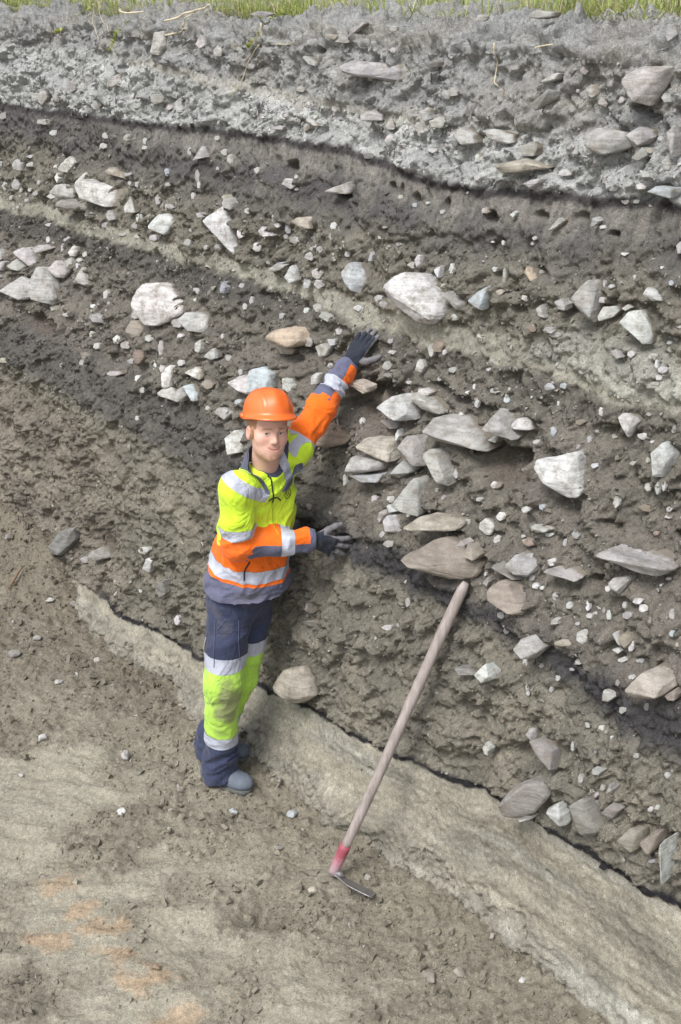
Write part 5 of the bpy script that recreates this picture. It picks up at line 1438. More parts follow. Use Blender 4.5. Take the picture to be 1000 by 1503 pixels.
# ------------------------------------------------------------------ solid modelling for the figure: distance fields -> surface
class Field:
    def __init__(self, lo, hi, h):
        self.lo = np.array(lo, float); self.h = h
        self.n = np.ceil((np.array(hi) - self.lo) / h).astype(int) + 1
        ax = [self.lo[i] + h * np.arange(self.n[i]) for i in range(3)]
        g = np.meshgrid(*ax, indexing='ij')
        self.P = np.stack([q.ravel() for q in g], 1).astype(np.float32)
    def surface(self, d):
        """surface nets: returns vertices and triangles of d = 0 (outward normals)"""
        n = self.n; D = d.reshape(n)
        corners = [(i, j, k) for i in (0, 1) for j in (0, 1) for k in (0, 1)]
        sl = lambda c: D[c[0]:n[0] - 1 + c[0], c[1]:n[1] - 1 + c[1], c[2]:n[2] - 1 + c[2]]
        neg = sum((sl(c) < 0).astype(np.int8) for c in corners)
        act = np.argwhere((neg > 0) & (neg < 8))
        cell = np.full(tuple(n - 1), -1, np.int32); cell[act[:, 0], act[:, 1], act[:, 2]] = np.arange(len(act))
        val = np.stack([D[act[:, 0] + c[0], act[:, 1] + c[1], act[:, 2] + c[2]] for c in corners], 1)
        acc = np.zeros((len(act), 3)); cnt = np.zeros(len(act)); ca = np.array(corners, float)
        for a in range(8):
            for b in range(a + 1, 8):
                if np.abs(ca[a] - ca[b]).sum() != 1: continue
                m = (val[:, a] < 0) != (val[:, b] < 0)
                t = val[m, a] / (val[m, a] - val[m, b])
                acc[m] += ca[a] + (ca[b] - ca[a]) * t[:, None]; cnt[m] += 1
        V = self.lo + self.h * (act + acc / cnt[:, None])
        quads = []
        for ax in range(3):
            u, v = (ax + 1) % 3, (ax + 2) % 3
            s0 = [slice(0, n[i] - 1) if i == ax else slice(1, n[i] - 1) for i in range(3)]
            s1 = list(s0); s1[ax] = slice(1, n[ax])
            A, Bv = D[tuple(s0)] < 0, D[tuple(s1)] < 0
            e = np.argwhere(A != Bv); sign = A[e[:, 0], e[:, 1], e[:, 2]]
            for i in range(3):
                if i != ax: e[:, i] += 1
            q = []
            for du_, dv_ in ((0, 0), (-1, 0), (-1, -1), (0, -1)):
                c = e.copy(); c[:, u] += du_; c[:, v] += dv_
                q.append(cell[c[:, 0], c[:, 1], c[:, 2]])
            q = np.stack(q, 1); q[~sign] = q[~sign][:, ::-1]
            quads.append(q)
        Q = np.concatenate(quads); Q = Q[(Q >= 0).all(1)]
        T = np.concatenate([Q[:, [0, 1, 2]], Q[:, [0, 2, 3]]])
        return V, T

def nrm(v):
    v = np.asarray(v, float); return v / (np.linalg.norm(v) + 1e-12)
def cone(P, a, b, ra, rb):
    """tapered capsule: distance and metres along the axis"""
    a = np.asarray(a, np.float32); ba = (np.asarray(b) - a).astype(np.float32); L2 = float(ba @ ba)
    t = np.clip((P - a) @ ba / L2, 0, 1)
    return np.linalg.norm(P - a - t[:, None] * ba, axis=1) - (ra + (rb - ra) * t), t * math.sqrt(L2)
def ball(P, c, r):
    return np.linalg.norm(P - np.asarray(c, np.float32), axis=1) - r
def ellip(P, c, rad, axes=None):
    q = P - np.asarray(c, np.float32)
    if axes is not None: q = q @ np.asarray(axes, np.float32).T
    rad = np.asarray(rad, np.float32); q1 = q / rad
    k0 = np.linalg.norm(q1, axis=1); k1 = np.linalg.norm(q1 / rad, axis=1) + 1e-9
    return k0 * (k0 - 1) / k1
def smin(a, b, k):
    h = np.clip(.5 + .5 * (b - a) / k, 0, 1)
    return b + (a - b) * h - k * h * (1 - h)
def smax(a, b, k):
    return -smin(-a, -b, k)
def folds(P, a, b, along, across, seed):
    """cloth folds that run around a limb"""
    d = nrm(np.asarray(b) - np.asarray(a)); e = nrm(np.cross(d, [.3, .9, .2])); g = np.cross(d, e)
    q = P - np.asarray(a, np.float32)
    x, y, z = q @ d.astype(np.float32), q @ e.astype(np.float32), q @ g.astype(np.float32)
    w = .6 * perlin3(x * across, y * across, z * across, seed + 1)
    n = perlin3(x * along + w * 2 + y * 9, y * across + w, z * across, seed)
    return 1 - 2.2 * np.abs(n) ** .75                                    # rounded valleys, pinched ridges

def crease(d, P, a, b, amp, along, across, seed, w=1.0, reach=.035):
    """raise folds on a limb's distance field, only near its surface"""
    m = np.abs(d) < reach; d = d.copy()
    ww = w[m] if isinstance(w, np.ndarray) else w
    d[m] -= amp * folds(P[m], a, b, along, across, seed) * ww
    return d

def cut(A, T, f):
    """split a triangle mesh (attribute rows A, first three columns the position) along f = 0: (f > 0 side, f < 0 side)"""
    out = []
    for sgn in (1, -1):
        g = f * sgn; pos = g > 0; k = pos[T].sum(1)
        tris = [T[k == 3]]; newA = [A]; base = len(A)
        cuts = []
        for want in (1, 2):
            t = T[k == want]
            if not len(t): continue
            lone = pos[t] if want == 1 else ~pos[t]
            i = lone.argmax(1); r = np.arange(len(t))
            a, b, c = t[r, i], t[r, (i + 1) % 3], t[r, (i + 2) % 3]
            cuts.append((want, a, b, c))
        edges = np.concatenate([np.sort(np.stack([a, b], 1), 1) for _, a, b, c in cuts] + [np.sort(np.stack([a, c], 1), 1) for _, a, b, c in cuts]) if cuts else np.zeros((0, 2), int)
        if len(edges):
            key = edges[:, 0].astype(np.int64) * len(A) + edges[:, 1]; uq, inv = np.unique(key, return_inverse=True)
            e0, e1 = uq // len(A), uq % len(A)
            t = (g[e0] / (g[e0] - g[e1]))[:, None]
            newA.append(A[e0] + (A[e1] - A[e0]) * t)
            m = sum(len(c[1]) for c in cuts); iab, iac = inv[:m] + base, inv[m:] + base; o = 0
            for want, a, b, c in cuts:
                ab, ac = iab[o:o + len(a)], iac[o:o + len(a)]; o += len(a)
                if want == 1: tris.append(np.stack([a, ab, ac], 1))
                else: tris += [np.stack([ab, b, c], 1), np.stack([ab, c, ac], 1)]
        AA, TT_ = np.concatenate(newA), np.concatenate(tris)
        idx, inv = np.unique(TT_, return_inverse=True)
        out.append((AA[idx], inv.reshape(-1, 3)))
    return out

def islands(A, T):
    """connected pieces of a triangle mesh, largest first; specks join the largest"""
    lab = np.arange(len(A))
    while True:
        m = lab[T].min(1); new = lab.copy()
        for i in range(3): np.minimum.at(new, T[:, i], m)
        new = new[new]
        if (new == lab).all(): break
        lab = new
    tl_ = lab[T[:, 0]]; ids, cnt = np.unique(tl_, return_counts=True); order = ids[np.argsort(-cnt)]; big = [i for i in order if (tl_ == i).sum() >= 150] or [order[0]]
    tl_ = np.where(np.isin(tl_, big), tl_, -1)
    res = []
    for i in big:
        t = T[tl_ == i]; idx, inv = np.unique(t, return_inverse=True); res.append((A[idx], inv.reshape(-1, 3)))
    return res

def join(parts):
    V, T, n = [], [], 0
    for A, t in parts:
        V.append(A); T.append(t + n); n += len(A)
    return np.concatenate(V), np.concatenate(T)

def cloth_material(name, gloss=.0, weave=.5, soil=.3):
    m, n, l, p = new_mat(name)
    at = n.new("ShaderNodeAttribute"); at.attribute_name = "albedo"
    tc = n.new("ShaderNodeTexCoord").outputs["Object"]
    t = noise_node(n, l, 18, 6, .65, tc); r = ramp(n, l, t.outputs["Fac"], [(.25, .88), (.75, 1.08)])
    cb = mix(n, l, 'MULTIPLY', 1.0, at.outputs["Color"], r.outputs[0])
    dn = noise_node(n, l, 6, 7, .7, tc); dm = ramp(n, l, dn.outputs["Fac"], [(.54, 0.0), (.74, soil)])
    l.new(mix(n, l, 'MIX', dm.outputs[0], cb, tuple(lin(134, 126, 108))), p.inputs["Base Color"])
    p.inputs["Roughness"].default_value = .75 - gloss; p.inputs["Specular IOR Level"].default_value = .25
    p.inputs["Sheen Weight"].default_value = .12
    f = noise_node(n, l, 900, 2, .5, tc)
    fo = noise_node(n, l, 7, 3, .55, tc, 1.2); b = bump(n, l, fo.outputs["Fac"], .55, .05); b = bump(n, l, t.outputs["Fac"], .4, .012, b); l.new(bump(n, l, f.outputs["Fac"], .2 * weave, .001, b), p.inputs["Normal"])
    return m
M_CLOTH = cloth_material("work_cloth"); M_SILVER = cloth_material("reflective_tape", .3, .3)
YELLOW, ORANGE, GREY, SILVER, NAVY = (.66, .92, .05), (.96, .17, .012), tuple(lin(99, 101, 124)), tuple(lin(186, 190, 204)), tuple(lin(57, 63, 88))

# ------------------------------------------------------------------ the person
J = {'hem': (-0.385, 4.140, 0.969), 'chest': (-0.329, 4.070, 1.350), 'neck': (-0.288, 4.080, 1.519), 'rsh': (-0.395, 3.960, 1.488), 'rel': (-0.398, 3.980, 1.254), 'rwr': (-0.099, 4.030, 1.244), 'lsh': (-0.175, 4.140, 1.589), 'lwr': (0.038, 4.430, 1.847), 'rhip': (-0.455, 4.090, 0.923), 'rknee': (-0.488, 4.020, 0.593), 'rank': (-0.530, 4.070, 0.132), 'lhip': (-0.372, 4.200, 0.881), 'lknee': (-0.434, 4.170, 0.530), 'lank': (-0.584, 4.220, 0.146), 'eye': (-0.242, 3.950, 1.717), 'lhand': (0.125, 4.520, 1.955), 'rhand': (0.022, 4.100, 1.171)}
J = {k: np.array(v) for k, v in J.items()}
def touch(p, gap, only_back=False):
    """slide a point along the sight line until it is gap in front of the bank's face"""
    o = np.array([0, 0, 3.2]); r = (p - o) / np.linalg.norm(p - o); t0 = np.linalg.norm(p - o)
    def clear(t):
        w = o + r * t; q = w[:2] - B0; s_, n_ = q @ DS, q @ DN
        js = np.abs(S_AX - s_) < .035; iz = np.abs(rows[:len(zc), 0] - w[2]) < .035
        return np.percentile(((WALL[:len(zc)][iz][:, js][..., :2] - B0) @ DN), 12) - n_
    if only_back and clear(t0) > gap: return p
    ts = np.linspace(t0 - .5, t0 + .35, 120); c = np.array([clear(t) for t in ts])
    return o + r * ts[np.argmin(np.abs(c - gap))]
J['lhand'] = touch(J['lhand'], .014); J['rhand'] = touch(J['rhand'], .014); J['lwr'] = touch(J['lwr'], .055, True); J['rwr'] = touch(J['rwr'], .06, True)
ORG = np.array([-.50, 4.10, .04])
person = empty("person", tuple(ORG))
def part(name, V, T, mat, parent, col=None, normals=None, label=None, **kw):
    c = None
    if col is not None:
        c = np.asarray(col, float); c = np.tile(c, (len(V), 1)) if c.ndim == 1 else c
    o = mesh_obj(name, V - ORG, T, mat, parent, c, normals, **kw)
    if label: o["label"] = label
    return o

# ---- jacket
U = nrm(J['neck'] - J['hem']); FWD = np.array([.50, -.866, 0]); FWD = nrm(FWD - U * (FWD @ U)); RT = np.cross(U, FWD)
LT = np.linalg.norm(J['neck'] - J['hem'])
def torso(P):
    q = (P - J['hem'].astype(np.float32)); h = q @ U.astype(np.float32); x = q @ RT.astype(np.float32); y = q @ FWD.astype(np.float32)
    t = h / LT
    a = np.interp(t, [-.02, .0, .06, .25, .5, .72, .86, .95, 1.05], [.172, .184, .180, .160, .150, .146, .132, .096, .068])
    b = np.interp(t, [-.02, .0, .06, .25, .5, .72, .86, .95, 1.05], [.150, .160, .155, .130, .120, .114, .102, .082, .064])
    y = y + .012 * np.sin(np.clip(t, 0, 1) * 3.1)
    k = np.sqrt((x / a) ** 2 + (y / b) ** 2)
    d = (k - 1) * np.minimum(a, b) * .93
    return np.maximum(np.maximum(d, -h), h - LT * 1.03), h, x, y
rsh, rel, rwr, lsh, lwr = J['rsh'], J['rel'], J['rwr'], J['lsh'], J['lwr']
lel = (lsh + lwr) / 2 + np.array([-.012, -.02, -.012])
nk = J['neck']
def jacket_fields(P):
    dt, h, x, y = torso(P)
    yk1, _ = cone(P, nk - U * .075, rsh + np.array([.012, .012, .004]), .066, .066)
    yk2, _ = cone(P, nk - U * .075, lsh, .064, .060)
    dt = smin(smin(dt, yk1, .05), yk2, .05)
    dt = crease(dt, P, J['hem'], nk, .009, 7, 7, 401, smooth(.02, .12, h)); dt = crease(dt, P, J['hem'], nk, .008, 20, 8, 405, smooth(.26, .05, h) * smooth(-.01, .03, h))
    ru, au = cone(P, rsh, rel, .069, .062); rf, af = cone(P, rel, rwr, .060, .041)
    Lu = np.linalg.norm(rel - rsh); Lf = np.linalg.norm(rwr - rel)
    ru = crease(ru, P, rsh, rel, .013, 11, 7, 411, smooth(.03, .14, au))
    rf = crease(rf, P, rel, rwr, .014, 13, 8, 415, smooth(-.02, .04, af) * smooth(Lf + .03, Lf - .06, af))
    dr = smin(ru, rf, .035)
    lu, bu = cone(P, lsh, lel, .062, .052); lf, bf = cone(P, lel, lwr, .052, .036)
    La = np.linalg.norm(lel - lsh); Lb = np.linalg.norm(lwr - lel)
    lu = crease(lu, P, lsh, lel, .013, 13, 8, 421, smooth(.02, .08, bu)); lf = crease(lf, P, lel, lwr, .012, 15, 8, 425, smooth(Lb + .03, Lb - .05, bf))
    dl = smin(lu, lf, .03)
    ew = nrm(rwr - rel); dr = np.maximum(dr, ((P - rwr) @ ew.astype(np.float32)))          # open cuffs
    ew = nrm(lwr - lel); dl = np.maximum(dl, ((P - lwr) @ ew.astype(np.float32)))
    arm_r = np.where(rf < ru, Lu + af, au); arm_l = np.where(lf < lu, La + bf, bu)
    return dt, dr, dl, h, x, y, arm_r, arm_l, Lu, La, rf - ru
F_ = Field((-.64, 3.78, .98), (.10, 4.50, 1.92), .0058)
D_ = jacket_fields(F_.P)
d = smin(smin(D_[0], D_[1], .026), D_[2], .035)
V, T = F_.surface(d); N = vnormals(V, T)
dt, dr, dl, h, x, y, ar, al, Lu, La, fore = jacket_fields(V.astype(np.float32))
wr_ = nrm(np.cross(nrm(rwr - rel), [0, 1, 0])); wr_ = wr_ if wr_[2] < 0 else -wr_          # underside of the right forearm
under = (V - rel) @ wr_
ldir = nrm(lwr - lsh); wl_ = nrm(np.array([-1., -.25, .55]) - ldir * (np.array([-1., -.25, .55]) @ ldir))
upper = (V - (lsh + lwr) / 2) @ wl_
A = np.concatenate([V, N, np.stack([dt - dr, dt - dl, h, x, y, ar, al, under, upper], 1)], 1)
K = dict(fr=6, fl=7, h=8, x=9, y=10, ar=11, al=12, un=13, up=14)
def split(piece, f): return cut(piece[0], piece[1], f)
pcs = {'yellow': [], 'orange': [], 'grey': [], 'silver': [], 'shirt': []}
arm_R, rest = split((A, T), A[:, K['fr']] + .004)
arm_L, body_ = split(rest, rest[0][:, K['fl']] - .002)
def bands(piece, key, stops):
    """cut a piece into successive slices of one field: [(upper limit, bucket or callable), ...]"""
    cur = piece
    for lim, dest in stops:
        if lim is None: lo = cur
        else: lo, cur = split(cur, lim - cur[0][:, K[key]])
        if callable(dest): dest(lo)
        else: pcs[dest].append(lo)
def halves(key, thr, pos, neg):
    def f(piece):
        a, b = split(piece, piece[0][:, K[key]] - thr); pcs[pos].append(a); pcs[neg].append(b)
    return f
# chest braces
BR = [(np.array((-0.428, 3.93, 1.556)), np.array((-0.274, 3.95, 1.447)), .022, .003), (np.array((-0.209, 4.0, 1.640)), np.array((-0.172, 4.0, 1.49)), .017, .0)]
def chest(piece):
    for a, b, hw, _ in BR:
        dirn = nrm(b - a); nn = nrm(np.cross(dirn, FWD)); q = piece[0][:, :3] - a
        L_ = np.linalg.norm(b - a)
        f = np.minimum(hw - np.abs(q @ nn), np.minimum(L_ - q @ dirn, q @ FWD + .12))
        f = np.where(piece[0][:, K['y']] > -.02, f, -1)
        s_, piece = split(piece, f); pcs['silver'].append(s_)
    rr = np.hypot(piece[0][:, K['x']] - .0, piece[0][:, K['y']] - .01)
    s_, piece = split(piece, np.minimum(.070 - rr, piece[0][:, K['h']] - LT * .90)); pcs['shirt'].append(s_)
    pcs['yellow'].append(piece)
bands(body_, 'h', [(.100, 'grey'), (.114, 'orange'), (.162, 'silver'), (.230, 'orange'), (None, chest)])
bands(arm_R, 'ar', [(.145, chest), (.190, 'silver'), (Lu + .02, 'orange'), (Lu + .165, halves('un', -.006, 'grey', 'orange')), (Lu + .217, 'silver'), (Lu + .278, halves('un', -.004, 'grey', 'orange')), (None, 'grey')])
LL = np.linalg.norm(lwr - lsh)
bands(arm_L, 'al', [(.040, 'silver'), (.215, 'orange'), (.268, halves('up', .002, 'grey', 'orange')), (.322, 'silver'), (.405, halves('up', .002, 'grey', 'orange')), (None, 'grey')])
ys = [q_ for pc in pcs['yellow'] if len(pc[1]) >= 150 for q_ in islands(*pc)]; ys.sort(key=lambda t: -len(t[1])); jk = ys[0]
jacket = part("jacket", jk[0][:, :3], jk[1], M_CLOTH, person, YELLOW, jk[0][:, 3:6], "fluorescent yellow body of the high visibility jacket")
for q_ in ys[1:]: part("yellow_sleeve", q_[0][:, :3], q_[1], M_CLOTH, jacket, YELLOW, q_[0][:, 3:6], "fluorescent yellow shoulder of the sleeve")
for nm, key, colr, m_, lb in (("orange_panel", 'orange', ORANGE, M_CLOTH, "fluorescent orange panel of the jacket"), ("grey_panel", 'grey', GREY, M_CLOTH, "grey panel of the jacket"),
                          ("reflective_tape", 'silver', SILVER, M_SILVER, "silver reflective tape on the jacket"), ("undershirt", 'shirt', tuple(lin(78, 80, 98)), M_CLOTH, "dark grey shirt at the neck")):
    off = .0015 if key == 'silver' else 0
    for pc in pcs[key]:
        if len(pc[1]) < 150: continue
        for q_ in islands(*pc):
            part(nm, q_[0][:, :3] + q_[0][:, 3:6] * off, q_[1], m_, jacket, colr, q_[0][:, 3:6], lb)
JK_BVH = BVHTree.FromPolygons([tuple(p) for p in V], [tuple(t) for t in T])
def on_jacket(p, out=.002):
    """point of the jacket front straight in front of p"""
    hit = JK_BVH.ray_cast(Vector(p + FWD * .3), Vector(-FWD))
    if hit[0] is None: hit = JK_BVH.find_nearest(Vector(p))
    return np.array(hit[0]) + np.array(hit[1]) * out
def strip(name, pts, rad, mat, parent, label=None, n=24, sides=6):
    pts = np.array(pts); t = np.linspace(0, len(pts) - 1, n)
    W = np.stack([np.interp(t, range(len(pts)), pts[:, a]) for a in range(3)], 1)
    W = np.array([on_jacket(w) for w in W])
    for _ in range(2): W[1:-1] = (W[:-2] + 2 * W[1:-1] + W[2:]) / 4
    v, t_ = tube(W, rad, sides); return part(name, v, t_, mat, parent, label=label)
M_BLACK = simple_mat("black_trim", lin(34, 36, 40), .6, 60, .2)
ZS = RT * .012 - U * .034
strip("zip", [np.array(p) + ZS for p in ((-.258, 3.96, 1.590), (-.244, 3.95, 1.503), (-.237, 3.94, 1.455), (-.234, 3.93, 1.44))], .0030, M_BLACK, jacket, "black front zip")
strip("zip_cord", [np.array(p) + ZS for p in ((-.256, 3.93, 1.455), (-.247, 3.94, 1.466), (-.237, 3.94, 1.463), (-.222, 3.95, 1.460), (-.206, 3.96, 1.438))], .0026, M_BLACK, jacket, "black cord of the zip pull")
strip("front_seam", [(-.232, 3.93, 1.44), (-.222, 3.93, 1.36), (-.214, 3.93, 1.28)], .0016, simple_mat("seam", (.34, .48, .03), .8), jacket)
PKT = J['hem'] + FWD * .14 + RT * (-.055)
strip("pocket_zip", [PKT + U * .207 - RT * .01, PKT + U * .168 - RT * .026, PKT + U * .130 - RT * .030], .0035, M_BLACK, jacket, "black pocket zip", 10)
# round emblem on the chest
lc = np.array((-.186, 3.97, 1.457)) + RT * .028 - U * .040; lc = on_jacket(lc)
ring = [lc + RT * .017 * math.cos(a) + U * .019 * math.sin(a) for a in np.linspace(0, 2 * math.pi, 28)]
emblem = strip("emblem", ring, .0011, M_BLACK, jacket, "small round emblem with two strokes", 60, 5)
for sx in (-.0055, .005):
    strip("emblem_stroke", [lc + RT * (sx - .003) + U * .006, lc + RT * sx - U * .002, lc + RT * (sx + .004) - U * .009], .0016, M_BLACK, emblem, None, 8, 5)
    strip("emblem_dot", [lc + RT * (sx - .003) + U * .0105, lc + RT * (sx - .001) + U * .0112], .0018, M_BLACK, emblem, None, 4, 5)

# collar: a stand collar, open at the front, its points folded outwards
def collar():
    ang = np.linspace(R(16), R(344), 61)
    fl = np.minimum(smooth(R(105), R(16), ang) + smooth(R(255), R(344), ang), 1)
    c0 = nk - U * .006 + FWD * .008; rows_ = []
    for t in np.linspace(0, 1, 7):
        aa = ang + (np.pi - ang) * .22 * t * (fl > 0) * fl
        ra = .106 - .016 * t + .052 * t * t * fl; rb = .100 - .014 * t + .044 * t * t * fl
        hgt = .086 * t * (1 - .40 * fl * t) - .036 * fl * (1 - t)
        dirv = np.cos(aa)[:, None] * FWD + np.sin(aa)[:, None] * RT
        rows_.append(c0 + dirv * (ra + (rb - ra) * np.cos(aa) ** 2)[:, None] + U * hgt[:, None])
    return np.array(rows_)
CR = collar(); c_out = CR; nrm_c = CR - (nk - U * .02); nrm_c -= (nrm_c @ U)[..., None] * U; nrm_c /= np.linalg.norm(nrm_c, axis=-1)[..., None]
def shell(G, off):
    n, m = G.shape[:2]; a = G; b = G - off
    V = np.concatenate([a.reshape(-1, 3), b.reshape(-1, 3)]); i = np.arange(n * m).reshape(n, m)
    q = np.stack([i[:-1, :-1], i[:-1, 1:], i[1:, 1:], i[1:, :-1]], -1).reshape(-1, 4)
    edge = np.concatenate([i[0, :], i[1:, -1], i[-1, :-1][::-1], i[:-1, 0][::-1]]); e2 = np.roll(edge, -1)
    side = np.stack([edge, edge + n * m, e2 + n * m, e2], -1)
    return V, np.concatenate([q[:, ::-1], q + n * m, side])
v_, f_ = shell(CR, nrm_c * .006)
part("collar", v_, f_, M_CLOTH, jacket, tuple(lin(88, 91, 114)), None, "dark grey open stand collar")

# ---- trousers
rh, rk, ra_, lh, lk, la_ = (J[k] for k in ('rhip', 'rknee', 'rank', 'lhip', 'lknee', 'lank'))
def trouser_fields(P):
    ru, tu = cone(P, rh, rk, .094, .077); rl, tl = cone(P, rk, ra_ - np.array([0, 0, .03]), .077, .062)
    ru = crease(ru, P, rh, rk, .008, 8, 6, 451)
    rl = crease(rl, P, rk, ra_, 1.0, 16, 7, 455, .006 + .012 * smooth(.30, .16, P[:, 2]))
    flare, _ = cone(P, ra_ + np.array([0, 0, .06]), ra_ - np.array([-.004, .008, .05]), .058, .070)
    flare = crease(flare, P, rk, ra_, .008, 18, 9, 458)
    dr = smin(smin(ru, rl, .03), flare, .03)
    lu, _ = cone(P, lh, lk, .092, .075); ll, _ = cone(P, lk, la_ - np.array([0, 0, .03]), .075, .060)
    lu = crease(lu, P, lh, lk, .008, 8, 6, 461); ll = crease(ll, P, lk, la_, 1.0, 16, 7, 465, .006 + .012 * smooth(.32, .18, P[:, 2]))
    fll, _ = cone(P, la_ + np.array([0, 0, .06]), la_ - np.array([0, 0, .04]), .056, .066)
    dl = smin(smin(lu, ll, .03), fll, .03)
    pel = ellip(P, (rh + lh) / 2 + np.array([0, .0, .04]), (.132, .112, .12), np.array([RT, FWD, U]))
    pk, _ = cone(P, rh + np.array([-.062, -.03, -.08]), rh + np.array([-.068, -.03, -.17]), .028, .034)       # side pocket
    d = smin(smin(dr, dl, .018), pel, .04); d = smin(d, pk, .02)
    d = np.maximum(d, .078 - P[:, 2] + .30 * (P[:, 0] - ra_[0] - .02))
    return d, dr, dl
F_ = Field((-.76, 3.88, .05), (-.20, 4.40, 1.16), .0066)
d, _, _ = trouser_fields(F_.P)
V, T = F_.surface(d); N = vnormals(V, T)
knee = rk + np.array([.03, -.075, -.075])
k = np.linalg.norm((V - knee) / np.array([.075, .09, .13]), axis=1)
dirt = smooth(1.25, .45, k + .5 * perlin3(V[:, 0] * 22, V[:, 1] * 22, V[:, 2] * 16, 471)) * .8
dirt = np.maximum(dirt, .25 * smooth(.2, .6, perlin3(V[:, 0] * 16, V[:, 1] * 16, V[:, 2] * 9, 472)) * smooth(.75, .5, V[:, 2]))
A = np.concatenate([V, N, dirt[:, None]], 1)
pz = {'navy': [], 'silver': [], 'yellow': []}
tilt_ = lambda p: p[0][:, 2] + .10 * (p[0][:, 0] + .5) - .05 * (p[0][:, 1] - 4.05)
cur = (A, T)
for lim, dest in ((.275, 'navy'), (.332, 'silver'), (.672, 'yellow'), (.735, 'silver'), (None, 'navy')):
    if lim is None: pz[dest].append(cur)
    else:
        lo, cur = cut(cur[0], cur[1], lim - tilt_(cur)); pz[dest].append(lo)
def soiled(A, base, soil=lin(128, 122, 104)):
    w = A[:, 6:7]; return np.array(base) * (1 - w) + soil * w
nv = [q_ for pc in pz['navy'] for q_ in islands(*pc)]; nv.sort(key=lambda t: -len(t[1])); q_ = nv[0]; trousers = part("trousers", q_[0][:, :3], q_[1], M_CLOTH, person, NAVY, q_[0][:, 3:6], "dark blue grey work trousers")
for q_ in nv[1:]: part("trouser_cuff", q_[0][:, :3], q_[1], M_CLOTH, trousers, NAVY, q_[0][:, 3:6], "dark blue grey trouser cuff")
for pc in pz['yellow']:
  for q_ in islands(*pc): part("knee_panel", q_[0][:, :3], q_[1], M_CLOTH, trousers, soiled(q_[0], (.47, .76, .10)), q_[0][:, 3:6], "yellow green knee panel")
for pc in pz['silver']:
  for q_ in islands(*pc): part("reflective_tape", q_[0][:, :3] + q_[0][:, 3:6] * .0015, q_[1], M_SILVER, trousers, np.array(SILVER) * .92, q_[0][:, 3:6], "silver reflective tape around the trouser leg")
TR_BVH = BVHTree.FromPolygons([tuple(p) for p in V], [tuple(t) for t in T])
def on_leg(p, out=.002):
    hit = TR_BVH.ray_cast(Vector(p + np.array([-.1, -.5, .0])), Vector((.1, .5, 0)).normalized())
    if hit[0] is None: hit = TR_BVH.find_nearest(Vector(p))
    return np.array(hit[0]) + np.array(hit[1]) * out
for nm, pts, rad in (("side_seam", [rh + np.array([-.045, -.05, z]) for z in (-.03, -.10, -.17, -.225)], .0018), ("pocket_edge", [rh + np.array([-.035, -.05, -.07]), rh + np.array([.0, -.05, -.02])], .0016),
                     ("side_seam", [rh + np.array([.05, -.05, z]) for z in (-.03, -.12, -.215)], .0015)):
    W = np.array([on_leg(p) for p in np.array([np.array(pts)[i0] * (1 - f0) + np.array(pts)[i0 + 1] * f0 for i0 in range(len(pts) - 1) for f0 in np.linspace(0, 1, 8)])])
    W[1:-1] = (W[:-2] + W[1:-1] + W[2:]) / 3
    v_, t_ = tube(W + np.random.default_rng(1).normal(0, 1e-5, W.shape), rad, 5); part(nm, v_, t_, simple_mat("trouser_seam", lin(84, 92, 118), .9), trousers)
lp_ = rh + np.array([-.098, -.05, -.15])
v_, t_ = tube([lp_ + np.array(p) for p in ((.02, 0, .05), (.0, -.005, .02), (-.012, -.005, -.03), (-.008, -.005, -.06), (.03, -.012, -.065))], .0025, 6)
part("tool_loop", v_, t_, simple_mat("cord", lin(176, 170, 160), .8), trousers, label="pale cord loop at the side pocket")

# ---- boots
M_BOOT = simple_mat("boot_rubber", lin(100, 108, 120), .75, 30, .3)
M_SOLE = simple_mat("boot_sole", lin(96, 96, 94), .85, 40, .3)
def boot(ankle, heel, toe, zf, label):
    dv = nrm((toe - heel) * [1, 1, 0]); sv = np.cross([0, 0, 1], dv); up = np.array([0, 0, 1.])
    L_ = .25; mid = (heel + toe) / 2 + dv * .002; h0 = np.array([mid[0], mid[1], zf]) - dv * L_ / 2
    F_ = Field(h0 - .16 + np.array([0, 0, .14]) * 0 - [0, 0, -.12], h0 + dv * L_ + [.16, .16, .26], .0052)
    q = F_.P - h0.astype(np.float32); x, y, z = q @ dv.astype(np.float32), q @ sv.astype(np.float32), q[:, 2]
    x = x / .9; Q = np.stack([x, y, z], 1)
    d, _ = cone(Q, (.045, 0, .050), (.16, .004, .050), .040, .044)
    toe_ = ellip(Q, (.215, .006, .040), (.072, .049, .036)); d = smin(d, toe_, .03)
    sh, _ = cone(Q, (.055, 0, .06), (.070, 0, .12), .042, .042); d = smin(d, sh, .04)
    d = np.maximum(d, .014 - z)
    sole = np.maximum(np.maximum(smin(cone(Q * [1, 1, 0], (.045, 0, 0), (.15, .004, 0), .042, .047)[0], cone(Q * [1, 1, 0], (.15, .004, 0), (.235, .008, 0), .047, .047)[0], .02), z - .022), -z)
    V, T = F_.surface(d); bo = part("boot", V, T, M_BOOT, person, label=label)
    V, T = F_.surface(sole); part("sole", V, T, M_SOLE, bo)
    for k in range(3):
        xx = .125 + .020 * k; W = [h0 + dv * xx + sv * (w * .03) + up * (.100 - .012 * k - .012 * w * w) for w in np.linspace(-1, 1, 7)]
        v_, t_ = tube(np.array(W), .0028, 5); part("lace", v_, t_, M_BLACK, bo)
boot(ra_, np.array([-.592, 4.105, 0]), np.array([-.415, 4.008, 0]), .036, "blue grey dusty boot in front")
boot(la_, np.array([-.655, 4.280, 0]), np.array([-.430, 4.215, 0]), .050, "boot of the far leg, mostly hidden")

